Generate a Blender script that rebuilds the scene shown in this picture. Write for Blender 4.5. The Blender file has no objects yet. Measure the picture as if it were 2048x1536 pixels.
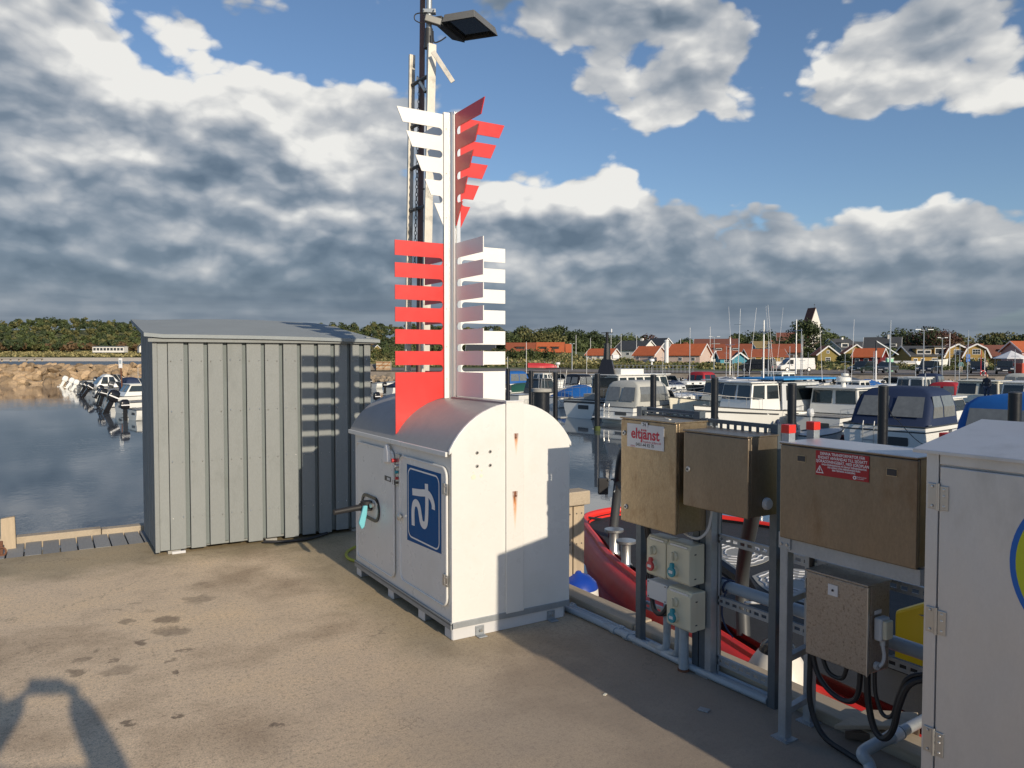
import bpy, bmesh, math, random
import numpy as np
from mathutils import Vector, Matrix
from math import sin, cos, tan, radians, pi, atan2, sqrt, atan, asin
rnd = random.Random(7)
scene = bpy.context.scene
COL = scene.collection

# ------------------------------------------------------------------ camera
EYE = 1.65
YAW = radians(31.5)          # the view is turned this far clockwise from +Y (the quay runs along +Y)
FPX, HZ = 1525.0, 714.0      # focal length in pixels of the 2048 px photograph, row of the horizon
PITCH = atan((768 - HZ) / FPX)
cam_d = bpy.data.cameras.new('camera'); cam = bpy.data.objects.new('camera', cam_d); COL.objects.link(cam)
cam.location = (0, 0, EYE); cam.rotation_euler = (pi/2 - PITCH, 0, -YAW)
cam_d.sensor_width = 36; cam_d.lens = FPX / 2048 * 36; cam_d.clip_start = 0.03; cam_d.clip_end = 6000
scene.camera = cam
scene.render.resolution_x = 1024; scene.render.resolution_y = 768
scene.view_settings.view_transform = 'Standard'; scene.view_settings.look = 'None'
scene.view_settings.exposure = 0.0; scene.view_settings.gamma = 1.0; scene.view_settings.use_curve_mapping = False

# ------------------------------------------------------------------ sun
SUN_EL, SUN_AZ = radians(19.5), radians(179.8)      # azimuth clockwise from +Y of where the sun stands
sd = bpy.data.lights.new('sun', 'SUN'); sun = bpy.data.objects.new('sun', sd); COL.objects.link(sun)
sd.energy = 4.2; sd.angle = radians(0.53); sd.color = (1.0, 0.86, 0.67)
to_sun = Vector((sin(SUN_AZ)*cos(SUN_EL), cos(SUN_AZ)*cos(SUN_EL), sin(SUN_EL)))
sun.rotation_euler = to_sun.to_track_quat('Z', 'Y').to_euler(); sun.location = (0, -10, 8)

# ------------------------------------------------------------------ where photograph points lie
_f = Vector((sin(YAW), cos(YAW), 0)); _r = Vector((cos(YAW), -sin(YAW), 0))
_fw = _f*cos(PITCH) - Vector((0, 0, 1))*sin(PITCH); _up = Vector((0, 0, 1))*cos(PITCH) + _f*sin(PITCH)
def ray(x, y): return _fw + _r*((x-1024)/FPX) + _up*((768-y)/FPX)
def dep(x, y, D):
    d = ray(x, y); return Vector((0, 0, EYE)) + d*(D/d.dot(_f))
def gnd(x, y, z=0.0):
    d = ray(x, y); return Vector((0, 0, EYE)) + d*((z-EYE)/d.z)
def azel(x, y):
    d = ray(x, y); return atan2(d.x, d.y), atan2(d.z, sqrt(d.x*d.x+d.y*d.y))

# ------------------------------------------------------------------ world: Nishita sky + clouds
world = bpy.data.worlds.new('World'); scene.world = world; world.use_nodes = True
wt = world.node_tree; wt.nodes.clear()
def N(t, typ, **kw):
    n = t.nodes.new(typ)
    for k, v in kw.items(): setattr(n, k, v)
    return n
def mth(t, op, a, b=None, c=None, clamp=False):
    n = N(t, 'ShaderNodeMath', operation=op); n.use_clamp = clamp
    for i, v in enumerate((a, b, c)):
        if v is None: continue
        if isinstance(v, (int, float)): n.inputs[i].default_value = v
        else: t.links.new(v, n.inputs[i])
    return n.outputs[0]
def vmt(t, op, a, b=None, c=None):
    n = N(t, 'ShaderNodeVectorMath', operation=op)
    for i, v in enumerate((a, b, c)):
        if v is None: continue
        if isinstance(v, (tuple, list)): n.inputs[i].default_value = v
        else: t.links.new(v, n.inputs[i])
    return n
def noise(t, vec, scale, detail=4, rough=0.5, dist=0.0, out='Fac'):
    n = N(t, 'ShaderNodeTexNoise'); n.inputs['Scale'].default_value = scale; n.inputs['Detail'].default_value = detail
    n.inputs['Roughness'].default_value = rough; n.inputs['Distortion'].default_value = dist
    if vec is not None: t.links.new(vec, n.inputs['Vector'])
    return n.outputs[out]
def ramp(t, fac, stops, interp='LINEAR'):
    n = N(t, 'ShaderNodeValToRGB'); n.color_ramp.interpolation = interp
    e = n.color_ramp.elements
    while len(e) > len(stops): e.remove(e[-1])
    while len(e) < len(stops): e.new(0.5)
    for s, (p, c) in zip(e, stops): s.position = p; s.color = tuple(c) + (1,) if len(c) == 3 else c
    t.links.new(fac, n.inputs[0]); return n.outputs[0]
def mixc(t, fac, a, b, mode='MIX'):
    n = N(t, 'ShaderNodeMix', data_type='RGBA', blend_type=mode)
    for s, v in ((n.inputs[0], fac), (n.inputs[6], a), (n.inputs[7], b)):
        if isinstance(v, (int, float)): s.default_value = v
        elif isinstance(v, (tuple, list)): s.default_value = tuple(v) + (1,) if len(v) == 3 else v
        else: t.links.new(v, s)
    return n.outputs[2]
SKY = 0.085
def build_world():
    t = wt
    out = N(t, 'ShaderNodeOutputWorld'); bg = N(t, 'ShaderNodeBackground')
    sky = N(t, 'ShaderNodeTexSky', sky_type='NISHITA'); sky.sun_disc = False
    sky.sun_elevation = SUN_EL; sky.sun_rotation = SUN_AZ; sky.air_density = 1.0; sky.dust_density = 0.6; sky.ozone_density = 2.0
    bg.inputs[1].default_value = SKY
    tc = N(t, 'ShaderNodeTexCoord'); d = vmt(t, 'NORMALIZE', tc.outputs['Generated']).outputs[0]
    # warp the direction a little so that cloud outlines are never smooth
    wn = vmt(t, 'SUBTRACT', noise(t, d, 7.0, 3, 0.55, 0, 'Color'), (.5, .5, .5)).outputs[0]
    wd = vmt(t, 'ADD', d, vmt(t, 'MULTIPLY', wn, (.16, .16, .10)).outputs[0]).outputs[0]
    def ae(v):
        s = N(t, 'ShaderNodeSeparateXYZ'); t.links.new(v, s.inputs[0])
        a = mth(t, 'ARCTAN2', s.outputs[0], s.outputs[1])
        h = mth(t, 'SQRT', mth(t, 'ADD', mth(t, 'MULTIPLY', s.outputs[0], s.outputs[0]), mth(t, 'MULTIPLY', s.outputs[1], s.outputs[1])))
        e = mth(t, 'ARCTAN2', s.outputs[2], h)
        c = N(t, 'ShaderNodeCombineXYZ'); t.links.new(a, c.inputs[0]); t.links.new(e, c.inputs[1]); return c.outputs[0], e
    AE, el = ae(wd)
    _, el0 = ae(d)
    def blobs(lst, base):
        acc = base
        for (x, y, rx, ry, amp) in lst:
            a0, e0 = azel(x, y)
            q = vmt(t, 'MULTIPLY', vmt(t, 'SUBTRACT', AE, (a0, e0, 0)).outputs[0], (FPX/rx, FPX/ry, 0)).outputs[0]
            dd = vmt(t, 'DOT_PRODUCT', q, q).outputs['Value']
            g = mth(t, 'EXPONENT', mth(t, 'MULTIPLY', dd, -1.0))
            acc = mth(t, 'MULTIPLY_ADD', g, amp, acc)
        return acc
    # cloud cover (photo x, y, radius x, radius y, amount)
    cov = blobs([
        (120, 250, 330, 190, .95), (60, 90, 190, 70, .6), (430, 200, 330, 110, .65), (700, 260, 240, 110, .6), (350, 470, 560, 170, .9),
        (760, 480, 300, 150, .7), (1140, 470, 210, 110, .9), (1210, 395, 75, 55, .7), (1010, 420, 110, 60, .6),
        (1240, 590, 500, 110, .9), (1700, 560, 420, 90, .75), (1780, 440, 170, 55, .65), (1500, 425, 60, 25, .45), (1990, 520, 120, 70, .5),
        (1340, 180, 215, 85, 1.1), (1250, 50, 330, 50, .35), (1238, 372, 58, 52, .7), (1400, 235, 90, 35, .4), (1180, 40, 260, 45, .6), (1000, 20, 200, 40, .45), (860, 190, 90, 70, .35), (1500, 110, 120, 60, .35), (1420, 20, 120, 30, .3),
        (1790, 115, 160, 125, .95), (1985, 190, 120, 62, .8), (1900, 30, 220, 45, .55), (1690, 280, 60, 25, .35),
        (60, 30, 160, 40, .6), (340, 40, 60, 40, .45), (480, 10, 70, 40, .4), (60, 560, 300, 60, .4),
        (300, 90, 110, 55, -.9), (560, 90, 150, 60, -.75), (160, 160, 60, 45, -.5), (700, 120, 120, 70, -.5), (880, 60, 60, 50, -.3),
        (1450, 320, 260, 75, -1.0), (1700, 330, 330, 45, -.9), (1080, 280, 120, 60, -.8), (1050, 130, 90, 60, -.5), (1595, 80, 60, 110, -.9), (1960, 330, 120, 70, -.6),
        (500, 620, 900, 70, .8), (1750, 630, 600, 60, .7)], 0.36)
    bri = blobs([
        (180, 110, 200, 45, .55), (240, 300, 160, 60, .35), (640, 240, 200, 90, .55), (330, 190, 140, 60, .35), (720, 330, 80, 35, .5),
        (440, 150, 150, 40, .45), (380, 90, 150, 40, .4), (560, 430, 130, 20, .55), (300, 520, 120, 16, .25), (300, 460, 100, 18, .2), (640, 490, 100, 14, .2), (60, 380, 90, 30, .25), 
        (1020, 385, 100, 30, .65), (1235, 375, 60, 55, .8), (1130, 400, 110, 35, .45), (1290, 440, 40, 60, .4), (1130, 500, 130, 40, .25), (960, 450, 60, 60, .3),
        (1120, 465, 110, 28, -.25), (1300, 540, 260, 30, -.05),
        (1820, 400, 120, 28, .5), (1760, 470, 110, 30, .35), (1620, 400, 70, 30, .2), (1990, 480, 80, 20, .2), (1500, 420, 40, 20, .3), (1500, 500, 200, 25, .1),
        (1410, 150, 120, 55, .25), (1190, 210, 80, 40, .3), (1340, 250, 150, 25, .2), (1260, 90, 200, 40, .12), (1850, 190, 130, 60, .3), (1990, 180, 60, 40, .35), (1700, 60, 100, 60, .25),
        (1060, 650, 60, 18, .5), (1170, 665, 60, 14, .3), (300, 630, 120, 10, .2), (60, 650, 90, 8, .15), (60, 25, 160, 40, .2),
        (350, 560, 460, 60, -.22), (700, 560, 150, 60, -.14), (430, 335, 140, 45, -.20), (1250, 610, 420, 40, -.14), (1340, 90, 300, 120, .10), (1850, 100, 250, 140, .14)], 0.43)
    sc = vmt(t, 'ADD', vmt(t, 'MULTIPLY', d, (1, 1, 1.75)).outputs[0], vmt(t, 'MULTIPLY', wn, (.05, .05, .05)).outputs[0]).outputs[0]
    def puff(v, det):
        vo = N(t, 'ShaderNodeTexVoronoi', feature='F1'); vo.inputs['Scale'].default_value = 11; vo.inputs['Detail'].default_value = det
        vo.inputs['Roughness'].default_value = .55; vo.inputs['Lacunarity'].default_value = 2.3; t.links.new(v, vo.inputs['Vector'])
        return mth(t, 'SUBTRACT', .62, vo.outputs['Distance'])
    def field(v, det): return mth(t, 'MULTIPLY_ADD', puff(v, 2 if det > 5 else 1), .62, mth(t, 'SUBTRACT', noise(t, v, 5.5, det, 0.62), .5))
    n1 = field(sc, 7)
    n2 = field(vmt(t, 'ADD', sc, (.004, -.014, .034)).outputs[0], 5)
    dens = mth(t, 'MULTIPLY_ADD', mth(t, 'SUBTRACT', n1, .03), 1.7, cov)
    cover = N(t, 'ShaderNodeMapRange', interpolation_type='SMOOTHSTEP'); t.links.new(dens, cover.inputs[0])
    cover.inputs[1].default_value = .33; cover.inputs[2].default_value = .68
    rel = mth(t, 'SUBTRACT', n1, n2)
    rk = N(t, 'ShaderNodeMapRange', interpolation_type='SMOOTHSTEP'); t.links.new(el0, rk.inputs[0]); rk.inputs[1].default_value = .05; rk.inputs[2].default_value = .22; rk.inputs[3].default_value = .7; rk.inputs[4].default_value = 1.0
    lum = mth(t, 'MULTIPLY_ADD', rel, rk.outputs[0], bri)
    # thin rims let light through and look brighter than the thick grey middles
    rim = mth(t, 'SUBTRACT', 1.0, mth(t, 'MULTIPLY_ADD', dens, 1.2, -.35, True))
    lum = mth(t, 'MULTIPLY_ADD', rim, .22, lum)
    k = 1.0 / SKY
    cc = ramp(t, lum, [(0.0, (.115, .160, .215)), (.25, (.185, .235, .295)), (.45, (.315, .355, .405)), (.70, (.53, .545, .56)), (1.0, (.88, .865, .82))])
    cc = vmt(t, 'MULTIPLY', cc, (k, k, k)).outputs[0]
    blue = vmt(t, 'MULTIPLY', sky.outputs[0], (1.12, 1.22, 1.36)).outputs[0]
    col = mixc(t, mth(t, 'MULTIPLY', cover.outputs[0], .95), blue, cc)
    # distant hazy air close to the horizon
    hz = N(t, 'ShaderNodeMapRange', interpolation_type='SMOOTHSTEP'); t.links.new(el0, hz.inputs[0])
    hz.inputs[1].default_value = .12; hz.inputs[2].default_value = .02; 
    hn = ramp(t, noise(t, vmt(t, 'MULTIPLY', d, (1, 1, 12)).outputs[0], 5, 4, .5), [(.35, (.140*k, .185*k, .245*k)), (.65, (.25*k, .295*k, .35*k))])
    col = mixc(t, mth(t, 'MULTIPLY', hz.outputs[0], .93), col, hn)
    t.links.new(col, bg.inputs[0]); t.links.new(bg.outputs[0], out.inputs[0])
build_world()
world.cycles.sampling_method = 'MANUAL'; world.cycles.sample_map_resolution = 256

# ================================================================== helpers
def chain_inv(o):
    m = Matrix.Identity(4)
    while o is not None:
        m = (Matrix.Translation(o.location) @ o.rotation_euler.to_matrix().to_4x4()) @ m if tuple(o.scale) == (1, 1, 1) else (Matrix.LocRotScale(o.location, o.rotation_euler.to_quaternion(), o.scale)) @ m
        o = o.parent
    return m.inverted()
class MB:
    """collects geometry for ONE mesh object"""
    def __init__(s): s.v = []; s.f = []; s.m = []; s.mi = 0; s.T = None
    def add(s, vs, fs, m=None):
        b = len(s.v)
        if s.T is not None: vs = [s.T @ Vector(p) for p in vs]
        s.v.extend([tuple(p) for p in vs])
        for f in fs: s.f.append(tuple(b+i for i in f)); s.m.append(s.mi if m is None else m)
        return s
    def box(s, x0, x1, y0, y1, z0, z1, m=None):
        v = [(x, y, z) for x in (x0, x1) for y in (y0, y1) for z in (z0, z1)]
        return s.add(v, [(0,1,3,2), (4,6,7,5), (0,4,5,1), (2,3,7,6), (0,2,6,4), (1,5,7,3)], m)
    def obox(s, c, size, R=None, m=None):
        c = Vector(c); h = [k/2 for k in size]; R = R or Matrix.Identity(3)
        v = [c + R @ Vector((sx*h[0], sy*h[1], sz*h[2])) for sx in (-1,1) for sy in (-1,1) for sz in (-1,1)]
        return s.add(v, [(0,1,3,2), (4,6,7,5), (0,4,5,1), (2,3,7,6), (0,2,6,4), (1,5,7,3)], m)
    def bar(s, p0, p1, w, h, m=None):     # square bar between two points
        p0, p1 = Vector(p0), Vector(p1); d = (p1-p0); L = d.length; d.normalize()
        up = Vector((0,0,1)) if abs(d.z) < .95 else Vector((0,1,0))
        a = d.cross(up).normalized(); b = a.cross(d)
        R = Matrix((d, a, b)).transposed()
        return s.obox((p0+p1)/2, (L, w, h), R, m)
    def cyl(s, p0, p1, r0, r1=None, n=12, cap=True, m=None):
        r1 = r0 if r1 is None else r1; p0, p1 = Vector(p0), Vector(p1); d = (p1-p0).normalized()
        up = Vector((0,0,1)) if abs(d.z) < .9 else Vector((1,0,0))
        a = d.cross(up).normalized(); b = d.cross(a)
        v = [p + (a*cos(2*pi*i/n) + b*sin(2*pi*i/n))*r for p, r in ((p0, r0), (p1, r1)) for i in range(n)]
        f = [(i, (i+1) % n, n+(i+1) % n, n+i) for i in range(n)]
        if cap: f += [tuple(range(n-1, -1, -1)), tuple(range(n, 2*n))]
        return s.add(v, f, m)
    def tube(s, path, r, n=8, m=None, closed=False):
        P = [Vector(p) for p in path]; k = len(P); R = r if isinstance(r, (list, tuple)) else [r]*k
        rings = []; prev = None
        for i, p in enumerate(P):
            d = (P[(i+1) % k if closed else min(i+1, k-1)] - P[(i-1) % k if closed else max(i-1, 0)]).normalized()
            if prev is None:
                up = Vector((0,0,1)) if abs(d.z) < .9 else Vector((1,0,0)); a = d.cross(up).normalized()
            else:
                a = (prev - d*prev.dot(d)).normalized()
            prev = a; b = d.cross(a)
            rings.append([p + (a*cos(2*pi*j/n) + b*sin(2*pi*j/n))*R[i] for j in range(n)])
        v = [q for g in rings for q in g]; f = []
        for i in range(k if closed else k-1):
            A, B = i*n, ((i+1) % k)*n
            f += [(A+j, A+(j+1) % n, B+(j+1) % n, B+j) for j in range(n)]
        if not closed: f += [tuple(range(n-1, -1, -1)), tuple(range((k-1)*n, k*n))]
        return s.add(v, f, m)
    def prism(s, poly, axis, a, b, m=None):   # poly: 2-d outline in the plane square to axis, from a to b
        def P(q, t):
            return {'x': (t, q[0], q[1]), 'y': (q[0], t, q[1]), 'z': (q[0], q[1], t)}[axis]
        n = len(poly); v = [P(q, a) for q in poly] + [P(q, b) for q in poly]
        return s.add(v, [tuple(range(n)), tuple(range(2*n-1, n-1, -1))] + [(i, i+n, (i+1) % n+n, (i+1) % n) for i in range(n)], m)
    def loft(s, rings, closed=True, caps=False, m=None):
        n = len(rings[0]); v = [p for g in rings for p in g]; f = []
        for i in range(len(rings)-1):
            for j in range(n if closed else n-1):
                f.append((i*n+j, i*n+(j+1) % n, (i+1)*n+(j+1) % n, (i+1)*n+j))
        if caps: f += [tuple(range(n-1, -1, -1)), tuple(range((len(rings)-1)*n, len(rings)*n))]
        return s.add(v, f, m)
    def lathe(s, prof, c, n=16, axis='z', m=None):
        c = Vector(c); rings = []
        for r, h in prof:
            g = []
            for i in range(n):
                q = (r*cos(2*pi*i/n), r*sin(2*pi*i/n))
                g.append(c + Vector({'z': (q[0], q[1], h), 'x': (h, q[0], q[1]), 'y': (q[0], h, q[1])}[axis]))
            rings.append(g)
        return s.loft(rings, True, True, m)
    def quad(s, a, b, c, d, m=None): return s.add([a, b, c, d], [(0, 1, 2, 3)], m)
    def mesh(s, name, mats):
        me = bpy.data.meshes.new(name); me.from_pydata(s.v, [], s.f)
        for k in (mats if isinstance(mats, (list, tuple)) else [mats]): me.materials.append(k)
        if any(s.m): me.polygons.foreach_set('material_index', s.m)
        bm = bmesh.new(); bm.from_mesh(me); bmesh.ops.recalc_face_normals(bm, faces=bm.faces); bm.to_mesh(me); bm.free()
        return me
    def build(s, name, mats, parent=None, bevel=0, smooth=False, local=False, label=None, seg=2):
        if parent is not None and not local:
            M_ = chain_inv(parent); s.v = [tuple(M_ @ Vector(p)) for p in s.v]
        me = s.mesh(name, mats)
        if smooth:
            me.polygons.foreach_set('use_smooth', [True]*len(me.polygons)); me.set_sharp_from_angle(angle=radians(38))
        o = bpy.data.objects.new(name, me); COL.objects.link(o)
        if parent is not None: o.parent = parent
        if bevel:
            b = o.modifiers.new('bevel', 'BEVEL'); b.width = bevel; b.segments = seg; b.limit_method = 'ANGLE'; b.angle_limit = radians(40)
        if label: o['label'] = label
        return o
def tag(o, label=None, cat=None, group=None, kind=None):
    if label: o['label'] = label
    if cat: o['category'] = cat
    if group: o['group'] = group
    if kind: o['kind'] = kind
    return o
def thing(name, label, cat, loc=(0, 0, 0), rz=0, group=None):
    o = bpy.data.objects.new(name, None); COL.objects.link(o); o.empty_display_size = .2
    o.location = loc; o.rotation_euler = (0, 0, rz); return tag(o, label, cat, group)
def inst(me, name, parent, loc=(0,0,0), rot=(0,0,0), scale=(1,1,1)):
    o = bpy.data.objects.new(name, me); COL.objects.link(o); o.parent = parent
    o.location = loc; o.rotation_euler = rot; o.scale = scale; return o
def copy_tree(o, parent=None):
    c = o.copy(); COL.objects.link(c)
    if parent is not None: c.parent = parent
    for ch in [k for k in bpy.data.objects if k.parent == o]: copy_tree(ch, c)
    return c
def text_mb(txt, size, font_w=1.0, bold=0.0, align='CENTER'):
    """flat lettering in the x-y plane as an MB"""
    cu = bpy.data.curves.new('lettering', 'FONT'); cu.body = txt; cu.size = size; cu.align_x = align; cu.align_y = 'CENTER'
    cu.offset = bold; cu.resolution_u = 3
    ob = bpy.data.objects.new('lettering', cu); COL.objects.link(ob)
    bpy.context.view_layer.update()
    me = bpy.data.meshes.new_from_object(ob); bpy.data.objects.remove(ob); 
    mb = MB(); mb.add([(v.co.x*font_w, v.co.y, 0) for v in me.vertices], [tuple(p.vertices) for p in me.polygons])
    bpy.data.meshes.remove(me); return mb
def place(mb, R, t):
    """rotate/move an MB: R columns = where local x, y, z go"""
    mb.v = [tuple(R @ Vector(p) + Vector(t)) for p in mb.v]; return mb
# text on a face that looks towards -x : local x runs towards -y, local y up
FACE_NX = Matrix(((0, 0, -1), (-1, 0, 0), (0, 1, 0)))
FACE_NY = Matrix(((1, 0, 0), (0, 0, -1), (0, 1, 0)))      # face that looks towards -y
def rrect(x0, x1, y0, y1, r, n=5):
    p = []
    for cx, cy, a0 in ((x1-r, y1-r, 0), (x0+r, y1-r, 90), (x0+r, y0+r, 180), (x1-r, y0+r, 270)):
        for i in range(n+1):
            a = radians(a0 + 90*i/n); p.append((cx + r*cos(a), cy + r*sin(a)))
    return p
def smooth_path(pts, n=6):
    P = [Vector(p) for p in pts]; out = []
    for i in range(len(P)-1):
        a, b, c, d = P[max(i-1, 0)], P[i], P[i+1], P[min(i+2, len(P)-1)]
        for k in range(n):
            t = k/n; out.append(.5*((2*b) + (c-a)*t + (2*a-5*b+4*c-d)*t*t + (3*b-a-3*c+d)*t**3))
    out.append(P[-1]); return out

# ================================================================== materials
def mat(name, col, rough=.5, metal=0.0, var=.12, scale=6.0, grain=.0, gscale=120.0, bump=0.0, bscale=60.0, stretch=(1,1,1), tint=0.0,
        spec=.5, dirt=None, dscale=3.0, damt=.5, world_co=False, alpha=1.0, trans=0.0, coat=0.0, extra=None):
    m = bpy.data.materials.new(name); m.use_nodes = True; t = m.node_tree
    bs = t.nodes['Principled BSDF']; tc = N(t, 'ShaderNodeTexCoord')
    if world_co: co = N(t, 'ShaderNodeNewGeometry').outputs['Position']
    else: co = tc.outputs['Object']
    co = vmt(t, 'MULTIPLY', co, stretch).outputs[0]
    c = N(t, 'ShaderNodeRGB'); c.outputs[0].default_value = tuple(col) + (1,); c = c.outputs[0]
    def mulc(c, f):
        n = N(t, 'ShaderNodeVectorMath', operation='SCALE'); t.links.new(c, n.inputs[0]); t.links.new(f, n.inputs['Scale']); return n.outputs[0]
    if var: c = mulc(c, mth(t, 'MULTIPLY_ADD', noise(t, co, scale, 5, .6), 2*var, 1-var))
    if grain: c = mulc(c, mth(t, 'MULTIPLY_ADD', noise(t, co, gscale, 2, .7), 2*grain, 1-grain))
    if dirt is not None:
        f = N(t, 'ShaderNodeMapRange', interpolation_type='SMOOTHSTEP'); t.links.new(noise(t, co, dscale, 6, .65), f.inputs[0])
        f.inputs[1].default_value = .5; f.inputs[2].default_value = .72; f.inputs[4].default_value = damt
        c = mixc(t, f.outputs[0], c, dirt)
    if tint:
        oi = N(t, 'ShaderNodeObjectInfo'); c = mulc(c, mth(t, 'MULTIPLY_ADD', oi.outputs['Random'], 2*tint, 1-tint))
    if extra: c = extra(t, c, co)
    t.links.new(c, bs.inputs['Base Color'])
    bs.inputs['Roughness'].default_value = rough; bs.inputs['Metallic'].default_value = metal
    bs.inputs['Specular IOR Level'].default_value = spec; bs.inputs['Alpha'].default_value = alpha
    bs.inputs['Transmission Weight'].default_value = trans; bs.inputs['Coat Weight'].default_value = coat
    if rough > .1 and rough < .9:
        t.links.new(mth(t, 'MULTIPLY_ADD', noise(t, co, scale*2.3, 4, .6), .24, rough-.12), bs.inputs['Roughness'])
    if bump:
        b = N(t, 'ShaderNodeBump'); b.inputs['Strength'].default_value = bump; b.inputs['Distance'].default_value = .01
        t.links.new(noise(t, co, bscale, 5, .65), b.inputs['Height']); t.links.new(b.outputs[0], bs.inputs['Normal'])
    return m
M = {}
M['galv'] = mat('galvanised_steel', (.36, .39, .42), .5, .55, .18, 14, .12, 90, .15, 60)
M['galv_dark'] = mat('slotted_steel_channel', (.125, .15, .175), .5, .6, .2, 14, .1, 90, .1, 60)
M['alu'] = mat('aluminium', (.62, .62, .62), .35, .9, .06, 10, 0, 1, .05, 30, (1, 1, .1))
M['stain'] = mat('brushed_stainless', (.60, .605, .615), .42, .62, .14, 3.5, .05, 150, .04, 40, (1, 1, .5), dirt=(.38, .385, .38), dscale=3.5, damt=.5)
M['bright'] = mat('bright_steel', (.50, .50, .49), .35, .85, .06, 10, 0)
M['brown'] = mat('tarnish_and_reflection_brown', (.36, .285, .19), .36, .78, .25, 5, .30, 95, .15, 90, (1, 1, .6), dirt=(.20, .13, .07), dscale=9, damt=.6)  # the brown ground mirrored in the steel is put into its colour, with tarnish
M['brown2'] = mat('tarnish_and_reflection_dark_brown', (.245, .20, .15), .36, .75, .28, 4, .20, 110, .10, 90, (1, 1, .45), dirt=(.16, .105, .065), dscale=6, damt=.6)  # darker version, mirrored ground brown again put into the colour
M['speck'] = mat('pitted_stainless', (.36, .305, .25), .45, .55, .12, 5, .25, 150, .25, 90, dirt=(.13, .09, .065), dscale=95, damt=.75)
M['white'] = mat('white_fibreglass', (.72, .715, .69), .30, 0, .05, 3, .03, 60, 0, 30, dirt=(.60, .58, .52), dscale=3.5, damt=.3)
M['gelcoat'] = mat('white_gelcoat', (.78, .78, .74), .22, 0, .05, 2, 0, 1, 0, 1, tint=.06)
M['cream'] = mat('cream_gelcoat', (.76, .72, .58), .3, 0, .05, 2, tint=.05)
M['greywhite'] = mat('grey_white_paint', (.55, .57, .58), .4, 0, .06, 2, tint=.05)
M['white_fin'] = mat('white_painted_aluminium', (.80, .79, .76), .38, 0, .03, 5, .02, 80)
M['red_fin'] = mat('red_painted_aluminium', (.62, .040, .035), .36, 0, .05, 5, .03, 80)
M['roofgrey'] = mat('weathered_fibreglass_roof', (.31, .305, .30), .42, 0, .12, 5, .08, 50, .06, 30, dirt=(.27, .26, .25), dscale=5, damt=.6)
M['blue_sign'] = mat('blue_sign_print', (.004, .085, .26), .55, 0, .03, spec=.15)
M['flat_white'] = mat('white_print', (.78, .78, .78), .35, 0, .02)
M['black'] = mat('black_rubber', (.018, .018, .020), .5, 0, .2, 9, tint=.1)
M['gloss_black'] = mat('black_gloss_paint', (.012, .012, .014), .18, 0, .1, 9)
M['navy'] = mat('navy_canvas', (.012, .026, .072), .75, 0, .12, 5, .1, 80, .15, 25)
M['bluecanvas'] = mat('blue_tarpaulin', (.010, .105, .36), .6, 0, .15, 3, .05, 60, .3, 8)
M['skyblue'] = mat('sky_blue_awning', (.03, .27, .60), .6, 0, .08, 3)
M['greencanvas'] = mat('green_canvas', (.015, .09, .06), .7)
M['redcanvas'] = mat('red_canvas', (.35, .02, .03), .7)
M['greycanvas'] = mat('light_grey_canvas', (.46, .46, .42), .7, 0, .08, 4, 0, 1, .1, 20)
M['window'] = mat('dark_window_glass', (.018, .024, .028), .06, 0, .1, 3, spec=.8)
M['vinyl'] = mat('clear_vinyl_window', (.16, .17, .17), .12, 0, .35, 6, spec=.8)
M['beige'] = mat('beige_plastic', (.60, .57, .43), .45, 0, .05, 8, dirt=(.45, .42, .32), dscale=8, damt=.35)
M['palegrey'] = mat('pale_grey_plastic', (.55, .57, .58), .45, 0, .04, 8)
M['redplast'] = mat('red_plastic', (.50, .045, .05), .4)
M['teal'] = mat('teal_plastic', (.02, .27, .34), .4)
M['tealpale'] = mat('pale_teal_lever', (.16, .50, .58), .4)
M['capred'] = mat('red_end_cap', (.60, .03, .02), .35)
M['label_red'] = mat('red_notice_print', (.36, .008, .018), .35, 0, .03)
M['crimson'] = mat('crimson_print', (.50, .012, .045), .4, 0, 0)
M['ink'] = mat('black_print', (.03, .03, .035), .4, 0, 0)
M['platesil'] = mat('white_label_plate', (.62, .63, .65), .35, .1, .05, 20)
M['tube_red'] = mat('red_fender_tube', (.78, .035, .020), .40, 0, .10, 3, .05, 60, .1, 20, dirt=(.48, .03, .025), dscale=3, damt=.4)
M['ribdeck'] = mat('black_non_slip_deck', (.026, .027, .029), .75, 0, .25, 3, .35, 160, .4, 160)
M['deckpad'] = mat('worn_grey_deck_pad', (.30, .30, .28), .7, 0, .15, 4, .2, 90)
M['yellow'] = mat('yellow_paint', (.72, .50, .010), .35, 0, .05, 3)
M['emblue'] = mat('emblem_blue', (.0, .115, .46), .35, 0, .02)
M['emyellow'] = mat('emblem_yellow', (.48, .52, .02), .35, 0, .02)
M['timber'] = mat('weathered_timber', (.42, .35, .26), .8, 0, .22, 3, .15, 60, .5, 40, (1, .12, 1), dirt=(.25, .21, .16), dscale=4, damt=.6)
M['timber_v'] = mat('weathered_timber_post', (.46, .37, .26), .8, 0, .22, 5, .15, 60, .5, 40, (1, 1, .15), dirt=(.28, .22, .15), dscale=4, damt=.6)
M['decktimber'] = mat('grey_deck_boards', (.28, .28, .27), .82, 0, .18, 4, .14, 60, .5, 50, (1, .15, 1), tint=.12)
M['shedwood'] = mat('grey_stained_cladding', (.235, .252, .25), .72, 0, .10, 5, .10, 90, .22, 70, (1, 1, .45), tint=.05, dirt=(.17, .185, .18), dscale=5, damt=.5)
M['shedwood_low'] = mat('grey_stained_cladding_darker', (.155, .18, .18), .75, 0, .12, 5, .10, 90, .22, 70, (1, 1, .45), tint=.05, dirt=(.12, .135, .125), dscale=5, damt=.5)  # darker tone of the cladding for the recessed boards
M['shedroof'] = mat('grey_roofing_felt', (.27, .30, .31), .85, 0, .12, 4, .12, 160, .25, 120)
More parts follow.
